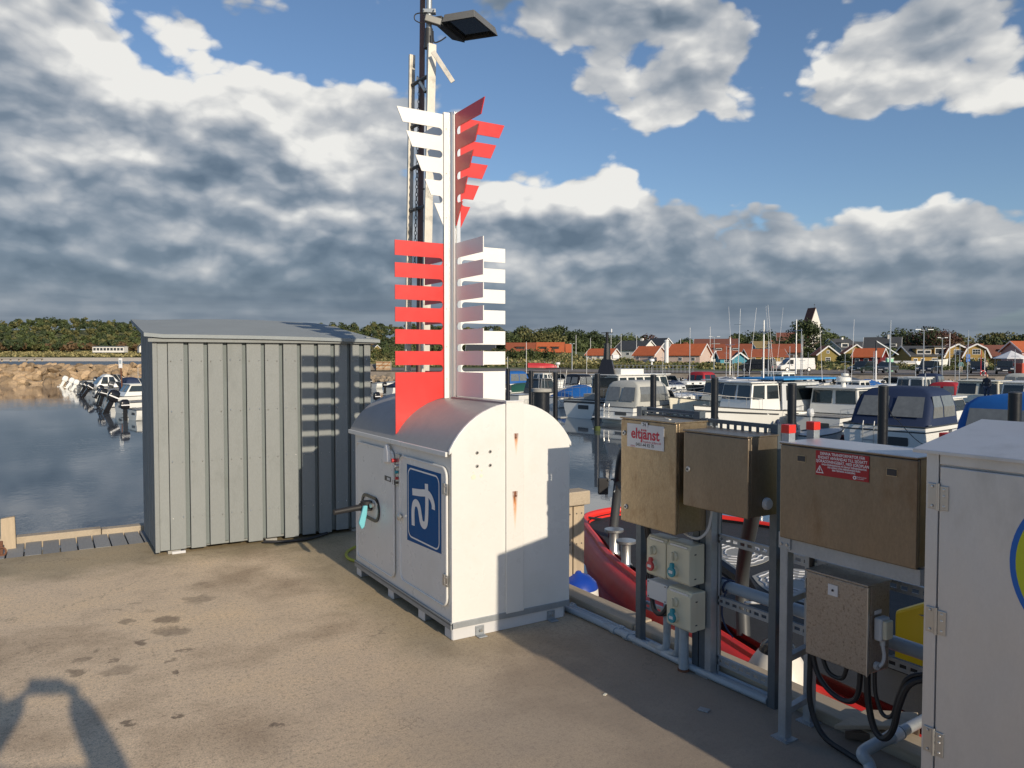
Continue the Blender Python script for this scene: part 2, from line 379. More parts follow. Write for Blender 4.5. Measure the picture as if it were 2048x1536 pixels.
M['pvc'] = mat('grey_plastic_conduit', (.33, .39, .44), .4, 0, .15, 8, .08, 60, dirt=(.22, .22, .20), dscale=9, damt=.5)
M['hose'] = mat('yellow_green_hose', (.50, .48, .05), .45)
M['oldwood'] = mat('dark_wet_board', (.12, .085, .06), .55, 0, .3, 4, .2, 60, .4, 40, (.2, 1, 1))
M['rust'] = mat('rusty_iron', (.16, .07, .04), .8, 0, .3, 20, .2, 80)
M['mast_brown'] = mat('brown_painted_pole', (.15, .085, .075), .5, 0, .12, 6, (.1))
M['fendwhite'] = mat('white_buoy_vinyl', (.75, .72, .66), .4)
M['fendblue'] = mat('blue_buoy_vinyl', (.01, .05, .34), .35)
M['orange'] = mat('orange_plastic', (.75, .15, .02), .4)
M['wood_varn'] = mat('varnished_wood', (.33, .13, .03), .35, 0, .2, 6)
M['darkgrey'] = mat('dark_grey_paint', (.055, .06, .065), .5)
M['pilecoat'] = mat('black_pile_sleeve', (.010, .012, .017), .35, 0, .2, 5)
M['weed'] = mat('green_weed', (.05, .07, .015), .8, 0, .3, 20)
M['concrete_block'] = mat('grey_concrete', (.34, .33, .30), .85, 0, .15, 6, .12, 80, .3, 60)
M['skin'] = mat('skin', (.55, .33, .24), .5)
M['cloth_dark'] = mat('dark_jacket', (.03, .035, .05), .8, 0, .2, 10)
M['cloth_teal'] = mat('teal_jacket', (.16, .30, .30), .8)
M['cloth_beige'] = mat('beige_coat', (.45, .40, .32), .8)
M['jeans'] = mat('blue_jeans', (.06, .08, .13), .8)
M['maroon'] = mat('maroon_antifouling', (.14, .012, .018), .5)
M['fgskin'] = mat('dark_lamp_housing', (.055, .058, .06), .5, .3, .15, 6)
M['lampgrey'] = mat('grey_lamp_housing', (.20, .20, .19), .5, .4, .15, 6)

# ================================================================== ground and water
ZW = -2.0
def concrete_extra(t, c, co):
    pos = N(t, 'ShaderNodeNewGeometry').outputs['Position']
    # aggregate showing through where the skin has worn off
    spk = ramp(t, noise(t, pos, 130, 3, .85), [(.33, (.45, .45, .47)), (.47, (.95, .95, .95)), (.58, (1, 1, 1)), (.68, (1.5, 1.46, 1.38))])
    c = mixc(t, .95, c, spk, 'MULTIPLY')
    spk2 = ramp(t, noise(t, pos, 42, 4, .85), [(.34, (.58, .56, .56)), (.48, (1, 1, 1)), (.72, (1.12, 1.1, 1.06))])
    c = mixc(t, .95, c, spk2, 'MULTIPLY')
    # big soft blotches: brown, grey, greenish
    b1 = ramp(t, noise(t, pos, 1.1, 4, .6), [(.33, (.60, .575, .55)), (.50, (1, 1, 1)), (.7, (1.16, 1.12, 1.03))])
    c = mixc(t, .9, c, b1, 'MULTIPLY')
    wn = vmt(t, 'MULTIPLY', vmt(t, 'SUBTRACT', noise(t, pos, 9, 4, .6, 0, 'Color'), (.5, .5, .5)).outputs[0], (.22, .22, 0)).outputs[0]
    wp = vmt(t, 'ADD', pos, wn).outputs[0]
    sp = [(395, 1198, .10, .045, .5), (337, 1240, .085, .04, .75), (346, 1262, .10, .035, .6), (255, 1243, .045, .03, .6), (283, 1285, .035, .018, .8), (374, 1299, .03, .015, .7),
          (155, 1345, .06, .022, .7), (238, 1342, .09, .035, .45), (160, 1322, .05, .015, .5), (350, 1343, .03, .012, .75), (258, 1447, .028, .014, .85), (357, 1429, .028, .012, .85), (548, 1451, .024, .012, .8), (228, 1322, .02, .010, .7),
          (400, 1168, .05, .02, .3), (185, 1302, .025, .01, .6), (340, 1320, .022, .01, .6), (270, 1205, .03, .012, .35), (235, 1218, .02, .008, .35), (300, 1222, .04, .012, .3)]
    acc = 0.0
    for (x, y, rx, ry, a) in sp:
        g = gnd(x, y); d = g.length; rz = ry*2.0
        q = vmt(t, 'SUBTRACT', wp, tuple(g)).outputs[0]
        dx = vmt(t, 'DOT_PRODUCT', q, (_r.x/rx, _r.y/rx, 0)).outputs['Value']; dy = vmt(t, 'DOT_PRODUCT', q, (_f.x/rz, _f.y/rz, 0)).outputs['Value']
        r2 = mth(t, 'ADD', mth(t, 'MULTIPLY', dx, dx), mth(t, 'MULTIPLY', dy, dy))
        m = mth(t, 'MULTIPLY_ADD', r2, -1.1, 1.6, True)
        acc = mth(t, 'MAXIMUM', mth(t, 'MULTIPLY', m, a), acc)
    c = mixc(t, mth(t, 'MULTIPLY', acc, .78), c, (.075, .052, .035))
    # the wet, stained strip in front of the electric rack and the mossy strip round the shed
    s = N(t, 'ShaderNodeSeparateXYZ'); t.links.new(pos, s.inputs[0])
    n2 = noise(t, pos, 2.6, 5, .65)
    def band(v, a, b):
        m = N(t, 'ShaderNodeMapRange', interpolation_type='SMOOTHSTEP'); t.links.new(v, m.inputs[0]); m.inputs[1].default_value = a; m.inputs[2].default_value = b; return m.outputs[0]
    k = mth(t, 'MULTIPLY', band(mth(t, 'ADD', s.outputs[0], n2), 2.35, 3.15), band(s.outputs[1], 4.6, 3.2))
    c = mixc(t, mth(t, 'MULTIPLY', k, .62), c, (.10, .070, .045))
    k2 = mth(t, 'MULTIPLY', band(mth(t, 'MULTIPLY_ADD', n2, .9, s.outputs[1]), 6.75, 7.35), .5)
    c = mixc(t, k2, c, (.13, .12, .05))
    k3 = mth(t, 'MULTIPLY', mth(t, 'MULTIPLY', band(mth(t, 'MULTIPLY_ADD', n2, .5, s.outputs[0]), 1.75, 2.15), band(s.outputs[0], 2.6, 2.1)), mth(t, 'MULTIPLY', band(s.outputs[1], 3.3, 4.0), .5))
    c = mixc(t, k3, c, (.14, .125, .06))
    # greyer, coarser concrete nearer the camera
    k4 = mth(t, 'MULTIPLY', band(mth(t, 'ADD', s.outputs[0], n2), .9, 2.3), band(s.outputs[1], 4.4, 2.6))
    c = mixc(t, mth(t, 'MULTIPLY', k4, .68), c, (.26, .225, .19))
    # hairline cracks
    v = N(t, 'ShaderNodeTexVoronoi', feature='DISTANCE_TO_EDGE'); v.inputs['Scale'].default_value = .55
    t.links.new(vmt(t, 'ADD', pos, vmt(t, 'MULTIPLY', wn, (2.2, 2.2, 0)).outputs[0]).outputs[0], v.inputs['Vector'])
    cr = N(t, 'ShaderNodeMapRange'); t.links.new(v.outputs['Distance'], cr.inputs[0]); cr.inputs[1].default_value = .0; cr.inputs[2].default_value = .0045; cr.inputs[3].default_value = .45; cr.inputs[4].default_value = 0
    return mixc(t, mth(t, 'MULTIPLY', cr.outputs[0], band(noise(t, pos, 1.3, 2), .5, .6)), c, (.10, .08, .06))
M['concrete'] = mat('quay_concrete', (.735, .575, .395), .86, 0, .06, 2, 0, 1, .28, 140, world_co=True, extra=concrete_extra)
b = MB(); b.box(-40, 2.965, -40, 7.45, ZW-2, 0)
b.build('quay', M['concrete'], None)['kind'] = 'structure'
b = MB(); b.box(-40, 2.84, 7.452, 8.09, ZW-2, -.10)
b.build('quay_footing', M['concrete_block'], None)['kind'] = 'structure'

def make_water():
    m = bpy.data.materials.new('harbour_water'); m.use_nodes = True; t = m.node_tree; bs = t.nodes['Principled BSDF']
    pos = N(t, 'ShaderNodeNewGeometry').outputs['Position']
    bs.inputs['Base Color'].default_value = (.075, .092, .112, 1); bs.inputs['Roughness'].default_value = .03
    bs.inputs['IOR'].default_value = 1.45
    p = vmt(t, 'MULTIPLY', pos, (1, 1, 1)).outputs[0]
    calm = N(t, 'ShaderNodeMapRange', interpolation_type='SMOOTHSTEP'); t.links.new(noise(t, p, .10, 3, .6), calm.inputs[0])
    calm.inputs[1].default_value = .42; calm.inputs[2].default_value = .62; calm.inputs[3].default_value = .15; calm.inputs[4].default_value = 1.0
    h = mth(t, 'MULTIPLY_ADD', noise(t, vmt(t, 'MULTIPLY', p, (1.5, 1, 1)).outputs[0], 2.2, 3, .5, .6), 1.0, mth(t, 'MULTIPLY', noise(t, p, 8, 2, .5), .22))
    b = N(t, 'ShaderNodeBump'); b.inputs['Distance'].default_value = .010
    t.links.new(mth(t, 'MULTIPLY', calm.outputs[0], .55), b.inputs['Strength']); t.links.new(h, b.inputs['Height']); t.links.new(b.outputs[0], bs.inputs['Normal'])
    return m
M['water'] = make_water()
b = MB(); b.add([(-4000, -300, ZW), (5000, -300, ZW), (5000, 5000, ZW), (-4000, 5000, ZW)], [(0, 1, 2, 3)])
b.build('water', M['water'], None)['kind'] = 'structure'

def make_sea():
    m = bpy.data.materials.new('open_sea'); m.use_nodes = True; t = m.node_tree; bs = t.nodes['Principled BSDF']
    pos = N(t, 'ShaderNodeNewGeometry').outputs['Position']; bs.inputs['Base Color'].default_value = (.05, .085, .12, 1); bs.inputs['Roughness'].default_value = .35; bs.inputs['IOR'].default_value = 1.33
    b = N(t, 'ShaderNodeBump'); b.inputs['Distance'].default_value = .35; b.inputs['Strength'].default_value = .9; t.links.new(noise(t, vmt(t, 'MULTIPLY', pos, (.6, 1, 1)).outputs[0], .8, 4, .6), b.inputs['Height']); t.links.new(b.outputs[0], bs.inputs['Normal']); return m
M['sea'] = make_sea()
b = MB(); b.add([(*dep(-6000, HZ, 118)[:2], ZW+.01), (*dep(780, HZ, 126)[:2], ZW+.01), (*dep(780, HZ, 4000)[:2], ZW+.01), (*dep(-6000, HZ, 4000)[:2], ZW+.01)], [(0, 1, 2, 3)])
b.build('sea', M['sea'], None)['kind'] = 'structure'

# timber deck along the far edge
t_ = thing('timber_deck', 'grey timber deck boards with an edge beam along the far water side of the quay', 'deck', (0, 7.45, 0))
x = -9.0; k = 0
while x < 2.80:
    w = .128 + rnd.uniform(-.004, .004)
    q = MB(); q.box(x+.005, x+w-.006, 7.456, 8.0+rnd.uniform(-.004, .008), -.045, -.002+rnd.uniform(-.003, .004)); q.build('plank', M['decktimber'], t_, bevel=.003, seg=1)
    x += w
q = MB(); q.box(-9, .42, 8.0, 8.12, -.06, .055); q.box(.425, 2.84, 8.0, 8.12, -.06, .045); q.build('edge_beam', M['timber'], t_, bevel=.008)
# kerb timber along the right-hand edge
t_ = thing('edge_kerb', 'weathered timber kerb with conduits beside it on the right edge of the quay', 'kerb', (3.0, 2, 0))
for y0, y1, dz in ((-4, -.9, 0), (-.89, 1.55, .004), (1.56, 3.46, .0), (3.465, 5.4, .006)):
    q = MB(); q.box(2.968, 3.125, y0, y1-.006, -.12, .05+dz); q.build('kerb_beam', M['timber'], t_, bevel=.008)

# ================================================================== pump-out cabinet
def arc_pts(R, cx, cz, x0, x1, n=20):
    a0 = math.acos(max(-1, min(1, (x0-cx)/R))); a1 = math.acos(max(-1, min(1, (x1-cx)/R)))
    return [(cx + R*cos(a0+(a1-a0)*i/n), cz + R*sin(a0+(a1-a0)*i/n)) for i in range(n+1)]
XC = 2.405
def build_station():
    r = thing('pump_station', 'white pump-out cabinet with arched roof and blue sign beside the quay edge', 'pump cabinet', (XC, 4.7, 0))
    arc = arc_pts(.462, XC, .895, 2.817, 1.993)
    prof = [(1.993, .10), (2.817, .10)] + arc
    q = MB(); q.prism(prof, 'y', 3.93, 5.525); q.build('housing', M['white'], r, bevel=.006)
    arc2 = arc_pts(.485, XC, .889, 2.836, 1.974)
    prof2 = [(1.987, .10), (2.823, .10), (2.823, 1.098), (2.836, 1.085)] + arc2 + [(1.974, 1.085), (1.987, 1.098)]
    q = MB(); q.prism(prof2, 'y', 3.908, 3.929); q.build('end_panel', M['white'], r, bevel=.003)
    # roof shell
    o = arc_pts(.482, XC, .889, 2.842, 1.968); i = arc_pts(.472, XC, .889, 2.832, 1.978)
    q = MB(); q.prism(o + i[::-1], 'y', 3.930, 5.575)
    rf = q.build('roof', M['roofgrey'], r, smooth=True)
    q = MB(); q.box(1.958, 1.972, 3.93, 5.58, 1.072, 1.102); q.build('eave_lip', M['white'], rf, bevel=.004)
    q = MB(); q.box(2.355, 2.455, 3.93, 4.64, 1.364, 1.380); q.build('ridge_cover', M['roofgrey'], rf, bevel=.003)
    # centre strip with two rusting screws
    def ex(t, c, co):
        pos = N(t, 'ShaderNodeNewGeometry').outputs['Position']
        s = N(t, 'ShaderNodeSeparateXYZ'); t.links.new(pos, s.inputs[0])
        nz = noise(t, vmt(t, 'MULTIPLY', pos, (1, 1, .25)).outputs[0], 90, 4, .7)
        for (x0, z0, L, w, am) in ((2.417, 1.168, .13, .019, .9), (2.409, .818, .22, .022, 1.0)):
            dz = mth(t, 'SUBTRACT', z0+.022, s.outputs[2]); tt = mth(t, 'DIVIDE', dz, L)
            wid = mth(t, 'MULTIPLY_ADD', tt, -.75*w, w)
            dx = mth(t, 'ABSOLUTE', mth(t, 'SUBTRACT', s.outputs[0], x0))
            a = mth(t, 'SUBTRACT', 1.0, mth(t, 'DIVIDE', dx, wid), None, True)
            inside = mth(t, 'MULTIPLY', mth(t, 'GREATER_THAN', tt, 0.0), mth(t, 'SUBTRACT', 1.15, tt, None, True))
            f = mth(t, 'MULTIPLY', mth(t, 'MULTIPLY', mth(t, 'POWER', a, .6), inside), mth(t, 'MULTIPLY_ADD', nz, 2.6, -.45, True))
            f = mth(t, 'MULTIPLY', f, am*1.3, None, True)
            c = mixc(t, f, c, ramp(t, tt, [(.12, (.20, .06, .02)), (.35, (.62, .22, .035)), (1, (.72, .42, .13))]))
        return c
    M['strip'] = mat('white_cover_strip', (.71, .70, .67), .3, 0, .03, 4, extra=ex)
    q = MB(); q.box(2.348, 2.473, 3.896, 3.907, .10, 1.383); q.box(2.348, 2.473, 3.896, 3.931, 1.376, 1.388)
    st = q.build('cover_strip', M['strip'], r, bevel=.003)
    for z in (1.165, .812): q = MB(); q.cyl((2.413, 3.896, z), (2.413, 3.890, z), .006, n=10); q.build('screw', M['rust'], st)
    for x, z in ((2.153, 1.089), (2.241, 1.09), (2.153, 1.010), (2.241, 1.009)):
        q = MB(); q.cyl((x, 3.908, z), (x, 3.902, z), .0095, n=12); bo = q.build('bolt', M['bright'], r); q = MB(); q.cyl((x, 3.902, z), (x, 3.899, z), .0045, n=8); q.build('bolt_centre', M['ink'], bo)
    for x, z, rr in ((2.130, .947, .015), (2.183, .950, .010), (2.130, .975, .004), (2.185, .983, .005)):
        q = MB(); q.cyl((x, 3.908, z), (x, 3.9065, z), rr, n=14); q.build('filler_patch', M['cream'], r)
    # base
    q = MB(); q.box(1.982, 1.990, 3.915, 5.53, .062, .108); q.box(1.982, 2.05, 3.915, 5.53, .088, .097); q.box(2.82, 2.828, 3.915, 5.53, .062, .108); q.box(1.99, 2.82, 3.9, 3.908, .072, .108)
    q.build('base_frame', M['galv'], r, bevel=.002)
    for y in (3.925, 4.30, 4.80, 5.42):
        q = MB(); q.box(2.0, 2.80, y, y+.008, .002, .086); q.box(2.0, 2.80, y+.008, y+.075, .002, .010); q.box(2.0, 2.80, y+.067, y+.075, .010, .086); cb_ = q.build('cross_beam', M['galv'], r, bevel=.002)
        q = MB(); q.box(1.991, 1.9995, y-.006, y+.086, .003, .061); q.build('end_plate', M['platesil'], cb_, bevel=.002)
    q = MB(); q.box(1.995, 2.782, 3.912, 3.924, .001, .085); q.build('end_beam', M['platesil'], r, bevel=.003)
    for x in (2.17, 2.68):
        q = MB(); q.box(x-.028, x+.028, 3.902, 3.911, .004, .06); q.box(x-.028, x+.028, 3.86, 3.902, .001, .008); fb = q.build('foot_bracket', M['galv'], r, bevel=.002)
        q = MB(); q.cyl((x, 3.902, .036), (x, 3.885, .036), .009, n=6); q.build('bolt', M['bright'], fb)
    # door and hatch on the long side
    def panel(name, y0, y1, z0, z1):
        q = MB(); q.prism(rrect(y0, y1, z0, z1, .055, 6), 'x', 1.980, 1.9925)
        d = q.build(name, M['white'], r, bevel=.005, seg=3)
        ring = [(1.9805, y, z) for y, z in rrect(y0-.004, y1+.004, z0-.004, z1+.004, .058, 6)]
        q = MB(); q.tube(ring, .0075, 8, closed=True); q.build('door_lip', M['white'], d, smooth=True)
        return d
    d = panel('door', 3.962, 4.635, .19, 1.0); h = panel('hatch', 4.752, 5.455, .165, 1.015)
    X = 1.9788
    q = MB(); q.prism([(4.030, .486), (4.524, .470), (4.524, .962), (4.030, .962)], 'x', X-.001, X+.0005); sg = q.build('blue_sign', M['blue_sign'], d)
    def P(u, v): return (4.524 - u*.494, .962 - v*.482)
    def ribbon(name, pts, w, closed=False, par=sg, m=M['flat_white'], X1=X-.0025):
        L = len(pts); vs = []; fs = []
        for i, p in enumerate(pts):
            a = Vector(pts[(i-1) % L] if closed or i else pts[0]); c = Vector(pts[(i+1) % L] if closed or i < L-1 else pts[-1])
            dd = (c-a).normalized(); nn = Vector((-dd.y, dd.x))*w/2; p = Vector(p)
            vs += [(X1, *(p+nn)), (X1, *(p-nn))]
        for i in range(L if closed else L-1):
            j = (i+1) % L; fs.append((2*i, 2*i+1, 2*j+1, 2*j))
        q = MB(); q.add(vs, fs); return q.build(name, m, par)
    ribbon('sign_border', [P(u, v) for u, v in rrect(.045, .955, .045, .955, .10, 6)], .010, True)
    sp1 = [Vector(p) for p in [(.60, .18), (.615, .40), (.60, .62), (.575, .70), (.52, .725), (.455, .70), (.42, .62), (.38, .52), (.31, .475), (.23, .50), (.195, .60), (.20, .79)]]
    ribbon('sign_symbol', [P(p.x, p.y) for p in smooth_path([(v.x, v.y, 0) for v in sp1], 5)], .046)
    ribbon('sign_symbol', [P(p.x, p.y) for p in smooth_path([(.18, .345, 0), (.40, .325, 0), (.62, .30, 0), (.73, .335, 0), (.795, .41, 0), (.80, .475, 0)], 5)], .044, X1=X-.0032)
    q = MB(); q.lathe([(.012, 0), (.012, -.012), (.022, -.014), (.024, -.026), (.016, -.032), (.0, -.033)], (1.980, 4.612, .605), 14, 'x'); q.build('door_knob', M['bright'], d, smooth=True)
    for z in (.882, .347):
        for s_, y in ((-1, 3.972), (1, 3.935)):
            pass
        q = MB(); q.box(1.968, 1.976, 3.930, 3.962, z-.033, z+.033); q.box(1.968, 1.978, 3.966, 3.995, z-.033, z+.033); q.cyl((1.968, 3.964, z-.034), (1.968, 3.964, z+.034), .005, n=8)
        hg = q.build('hinge', M['bright'], r, bevel=.001)
        for y in (3.944, 3.982):
            for dz in (-.02, .02): q = MB(); q.cyl((1.969, y, z+dz), (1.9645, y, z+dz), .004, n=8); q.build('screw', M['alu'], hg)
    # switch strip
    q = MB(); q.box(1.975, 1.987, 4.640, 4.705, .795, 1.01); sp = q.build('switch_panel', M['bright'], r, bevel=.002)
    for y, z, m_, rr, L in ((4.70, .965, 'redplast', .013, .03), (4.672, .930, 'bright', .012, .02), (4.672, .890, 'teal', .010, .018), (4.672, .850, 'redplast', .010, .014), (4.672, .82, 'black', .008, .01)):
        q = MB(); q.cyl((1.975, y, z), (1.975-L, y, z), rr, n=14); q.build('button', M[m_] if m_ != 'bright' else M['alu'], sp)
    q = MB(); q.prism([(4.785, .938), (4.885, .925), (4.870, 1.02), (4.845, 1.058), (4.815, 1.062), (4.795, 1.02)], 'x', 1.985, 1.955); q.build('lamp_cover', M['flat_white'], r, bevel=.012, seg=3)
    q = MB(); q.box(1.9785, 1.9805, 4.795, 4.905, .805, .838); lp = q.build('name_plate', M['ink'], r)
    q = MB(); q.box(1.977, 1.9785, 4.81, 4.86, .813, .830); q.build('plate_print', M['platesil'], lp)
    q = MB(); q.box(1.9785, 1.9805, 4.72, 4.768, .795, .825); q.build('name_plate', M['ink'], r)
    # suction nozzle in its recess
    q = MB(); ou = rrect(4.995, 5.345, .480, .660, .085, 7); inn = rrect(5.015, 5.325, .50, .640, .07, 7)
    n = len(ou); q.add([(1.970, *p) for p in ou] + [(1.970, *p) for p in inn] + [(1.9805, *p) for p in ou] + [(2.0, *p) for p in inn],
                       [(i, (i+1) % n, n+(i+1) % n, n+i) for i in range(n)] + [(i, (i+1) % n, 2*n+(i+1) % n, 2*n+i) for i in range(n)] + [(n+i, n+(i+1) % n, 3*n+(i+1) % n, 3*n+i) for i in range(n)] + [tuple(range(3*n, 4*n))])
    q.mi = 0; rc = q.build('hose_port', M['gloss_black'], r)
    q = MB(); q.tube([(2.0, 5.17, .58), (1.96, 5.17, .585), (1.93, 5.17, .583), (1.90, 5.165, .580)], [.036, .036, .030, .030], 14); q.tube([(1.90, 5.165, .58), (1.84, 5.16, .577), (1.70, 5.15, .568)], [.024, .021, .019], 12)
    q.cyl((1.945, 5.17, .56), (1.945, 5.17, .62), .042, n=14)
    nz = q.build('nozzle', M['black'], rc, smooth=True)
    q = MB(); q.prism([(1.93, .60), (1.90, .60), (1.865, .48), (1.885, .435), (1.905, .45), (1.925, .54)], 'y', 5.10, 5.125); q.build('lever', M['tealpale'], nz, bevel=.006)
    q = MB(); q.cyl((1.975, 5.10, .60), (1.945, 5.09, .60), .016, n=10); q.build('coupling', M['bright'], rc)
    q = MB(); q.cyl((1.972, 5.24, .56), (1.955, 5.24, .56), .02, n=10); q.build('coupling', M['bright'], rc)
    return r
build_station()

# ================================================================== finned sign on the cabinet
def build_finsign():
    cx, cy = 2.41, 4.723
    r = thing('fin_sign', 'tall column with four slotted red and white fins standing on the cabinet roof', 'sign', (cx, cy, 1.36))
    q = MB(); q.cyl((cx, cy-.012, 1.362), (cx, cy-.012, 3.318), .024, n=20)
    for sx, sy in ((-1, 0), (1, 0), (0, -1), (0, 1)):
        if sx: q.box(cx+sx*.066 if sx < 0 else cx+.018, cx-.018 if sx < 0 else cx+.060, cy-.0125, cy-.0045, 1.362, 3.315); q.box(cx+sx*.066 if sx < 0 else cx+.018, cx-.018 if sx < 0 else cx+.060, cy+.0045, cy+.0125, 1.362, 3.315)
        else: q.box(cx-.0125, cx-.0045, cy+.018 if sy > 0 else cy-.060, cy+.060 if sy > 0 else cy-.018, 1.362, 3.315); q.box(cx+.0045, cx+.0125, cy+.018 if sy > 0 else cy-.060, cy+.060 if sy > 0 else cy-.018, 1.362, 3.315)
    q.build('column', M['alu'], r, bevel=.0015)
    q = MB(); q.box(cx-.069, cx-.034, cy-.0165, cy-.0129, 1.364, 3.312); fh = q.build('holder_strip', M['white_fin'], r, bevel=.001)
    for z in (1.50, 1.72, 1.98, 2.28, 2.60, 2.9, 3.2):
        q = MB(); q.cyl((cx-.052, cy-.0165, z), (cx-.052, cy-.0195, z), .004, n=8); q.build('rivet', M['bright'], fh)
    def lower(bottom, so):
        tops = [2.425, 2.277, 2.129, 1.982, 1.835, 1.690, 1.548]; bots = [2.325, 2.180, 2.033, 1.886, 1.738, 1.596]
        p = [(.028, 2.425)]
        for k in range(7):
            p.append((so, tops[k]))
            if k < 6:
                p.append((so, bots[k])); zc = (bots[k]+tops[k+1])/2; rr = (bots[k]-tops[k+1])/2
                p += [(.073+rr - rr*sin(a)*1.0, zc + rr*cos(a)) for a in [pi*j/8 for j in range(9)]]
        return p + bottom
    def upper(so=.406):
        tops = [3.30, 3.151, 3.002, 2.849, 2.695]; bots = [3.205, 3.052, 2.900, 2.747]
        f = lambda z: so - (3.30-z)*.445*so/.406
        p = [(.028, 3.30)]
        for k in range(5):
            p.append((f(tops[k]), tops[k]))
            if k < 4:
                p.append((f(bots[k]), bots[k])); zc = (bots[k]+tops[k+1])/2; rr = (bots[k]-tops[k+1])/2
                p += [(.073+rr - rr*sin(a), zc + rr*cos(a)) for a in [pi*j/8 for j in range(9)]]
        return p + [(.066, 2.545), (.028, 2.545)]
    T = .003
    arcb = [(s_, .889 + sqrt(max(0, .4835**2 - (s_+.003)**2))+.003) for s_ in (.425, .40, .36, .31, .25, .19, .12, .06, .028)]
    arcb[0] = (.425, 1.135)
    for nm, dirs, lw, up in (('fin', (-1, 0), 'red_fin', 'white_fin'), ('fin', (1, 0), 'white_fin', 'red_fin'), ('fin', (0, -1), 'white_fin', 'red_fin'), ('fin', (0, 1), 'red_fin', 'white_fin')):
        bt = arcb if dirs[0] else [(.44, 1.384), (.028, 1.384)]
        lo = lower(bt, .425 if dirs[0] else .44); uo = upper(.406 if dirs[0] < 0 else (.42 if dirs[0] > 0 else .46))
        for poly, m_, lab in ((lo, lw, 'lower'), (uo, up, 'upper')):
            q = MB()
            if dirs[0]: q.prism([(cx+dirs[0]*a, z) for a, z in poly], 'y', cy-T, cy+T)
            else: q.prism([(cy+dirs[1]*a, z) for a, z in poly], 'x', cx-T, cx+T)
            c_ = 'red' if m_ == 'red_fin' else 'white'
            q.build('slotted_fin', M[m_], r, label='%s %s comb-shaped fin' % (lab, c_))
    return r
build_finsign()

# ================================================================== grey shed
def build_shed():
    r = thing('shed', 'grey board-clad storage shed with a low sloping roof on the quay', 'shed', (1.7, 7.3, 0))
    Y = 6.884
    q = MB(); q.box(.80, 2.63, Y+.045, 7.82, .03, 1.80); q.build('wall_core', M['shedwood'], r)
    # recessed boards then raised boards over their joints
    raised = [(.872, .993), (1.032, 1.150), (1.186, 1.306), (1.344, 1.465), (1.502, 1.625), (1.660, 1.782), (1.819, 1.942), (1.978, 2.097), (2.134, 2.251), (2.293, 2.411), (2.444, 2.527), (2.577, 2.628)]
    q = MB(); q.box(.792, .868, Y+.004, Y+.03, .035, 1.815); q.build('board', M['shedwood'], r, bevel=.002, seg=1)
    for i, (a, b_) in enumerate(raised):
        q = MB(); dz = rnd.uniform(-.012, .012); q.box(a, b_, Y-.006+rnd.uniform(-.003, .003), Y+.018, .03+dz, 1.812); q.build('board', M['shedwood'], r, bevel=.002, seg=1)
        if i < len(raised)-1:
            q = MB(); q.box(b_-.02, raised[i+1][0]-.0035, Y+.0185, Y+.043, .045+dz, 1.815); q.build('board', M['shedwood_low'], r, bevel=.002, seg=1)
    # left side
    yy = [6.93, 7.06, 7.19, 7.32, 7.45, 7.58, 7.71]
    for i, y in enumerate(yy):
        q = MB(); q.box(.762, .780, y, y+.098, .03, 1.835+(y-6.9)*.13); q.build('board', M['shedwood'], r, bevel=.002, seg=1)
        q = MB(); q.box(.7805, .7995, y+.085, y+.148, .04, 1.83+(y-6.9)*.13); q.build('board', M['shedwood'], r, bevel=.002, seg=1)
    q = MB(); q.box(.755, .7905, Y-.004, 6.925, .025, 1.82); q.build('corner_board', M['shedwood'], r, bevel=.003)
    q = MB(); q.box(.80, 2.63, 7.79, 7.86, .03, 1.97); q.box(2.60, 2.64, Y, 7.86, .03, 1.84); q.build('back_wall', M['shedwood'], r)
    # screw heads
    q = MB()
    for a, b_ in raised:
        for z in (1.62, 1.19, .77, .30):
            for x in (a+.02, b_-.02): q.cyl((x, Y-.0095, z+rnd.uniform(-.012, .012)), (x, Y-.0125, z), .0035, n=6)
    q.build('screw_heads', M['bright'], r)['kind'] = 'stuff'
    # roof: a thin sheet that sags a little between its ends
    nx, top = 14, []
    fl, fr, bl, br = Vector((.688, 6.815, 1.836)), Vector((2.712, 6.815, 1.815)), Vector((.70, 8.02, 1.995)), Vector((2.535, 8.02, 2.005))
    rows = []
    for j in range(7):
        v = j/6; row = []
        for i in range(nx+1):
            u = i/nx; p = fl.lerp(fr, u).lerp(bl.lerp(br, u), v); p.z += .028*sin(pi*u)*(.3+.7*v) + (.012 if i == 0 else 0); row.append(p)
        rows.append(row)
    vs = [tuple(p) for row in rows for p in row]; nv = len(vs); vs += [(x, y, z-.030) for x, y, z in vs]; W = nx+1
    fs = []
    for j in range(6):
        for i in range(nx):
            a = j*W+i; fs += [(a, a+1, a+W+1, a+W), (nv+a, nv+a+W, nv+a+W+1, nv+a+1)]
    for i in range(nx): fs += [(i, nv+i, nv+i+1, i+1), (6*W+i, 6*W+i+1, nv+6*W+i+1, nv+6*W+i)]
    for j in range(6): fs += [(j*W, (j+1)*W, nv+(j+1)*W, nv+j*W), (j*W+nx, nv+j*W+nx, nv+(j+1)*W+nx, (j+1)*W+nx)]
    q = MB(); q.add(vs, fs); rf = q.build('roof', M['shedroof'], r, smooth=True)
    q = MB(); q.box(.72, 2.69, 6.84, 6.862, 1.775, 1.803); q.build('fascia', M['shedwood'], rf)
    for x in (.90, 1.7, 2.5):
        q = MB(); q.box(x-.05, x+.05, 6.89, 7.84, .002, .028); q.build('bearer', M['concrete_block'], r)
    q = MB(); q.box(.88, .985, 6.868, 6.90, .002, .022); q.build('support_block', M['platesil'], r)
build_shed()
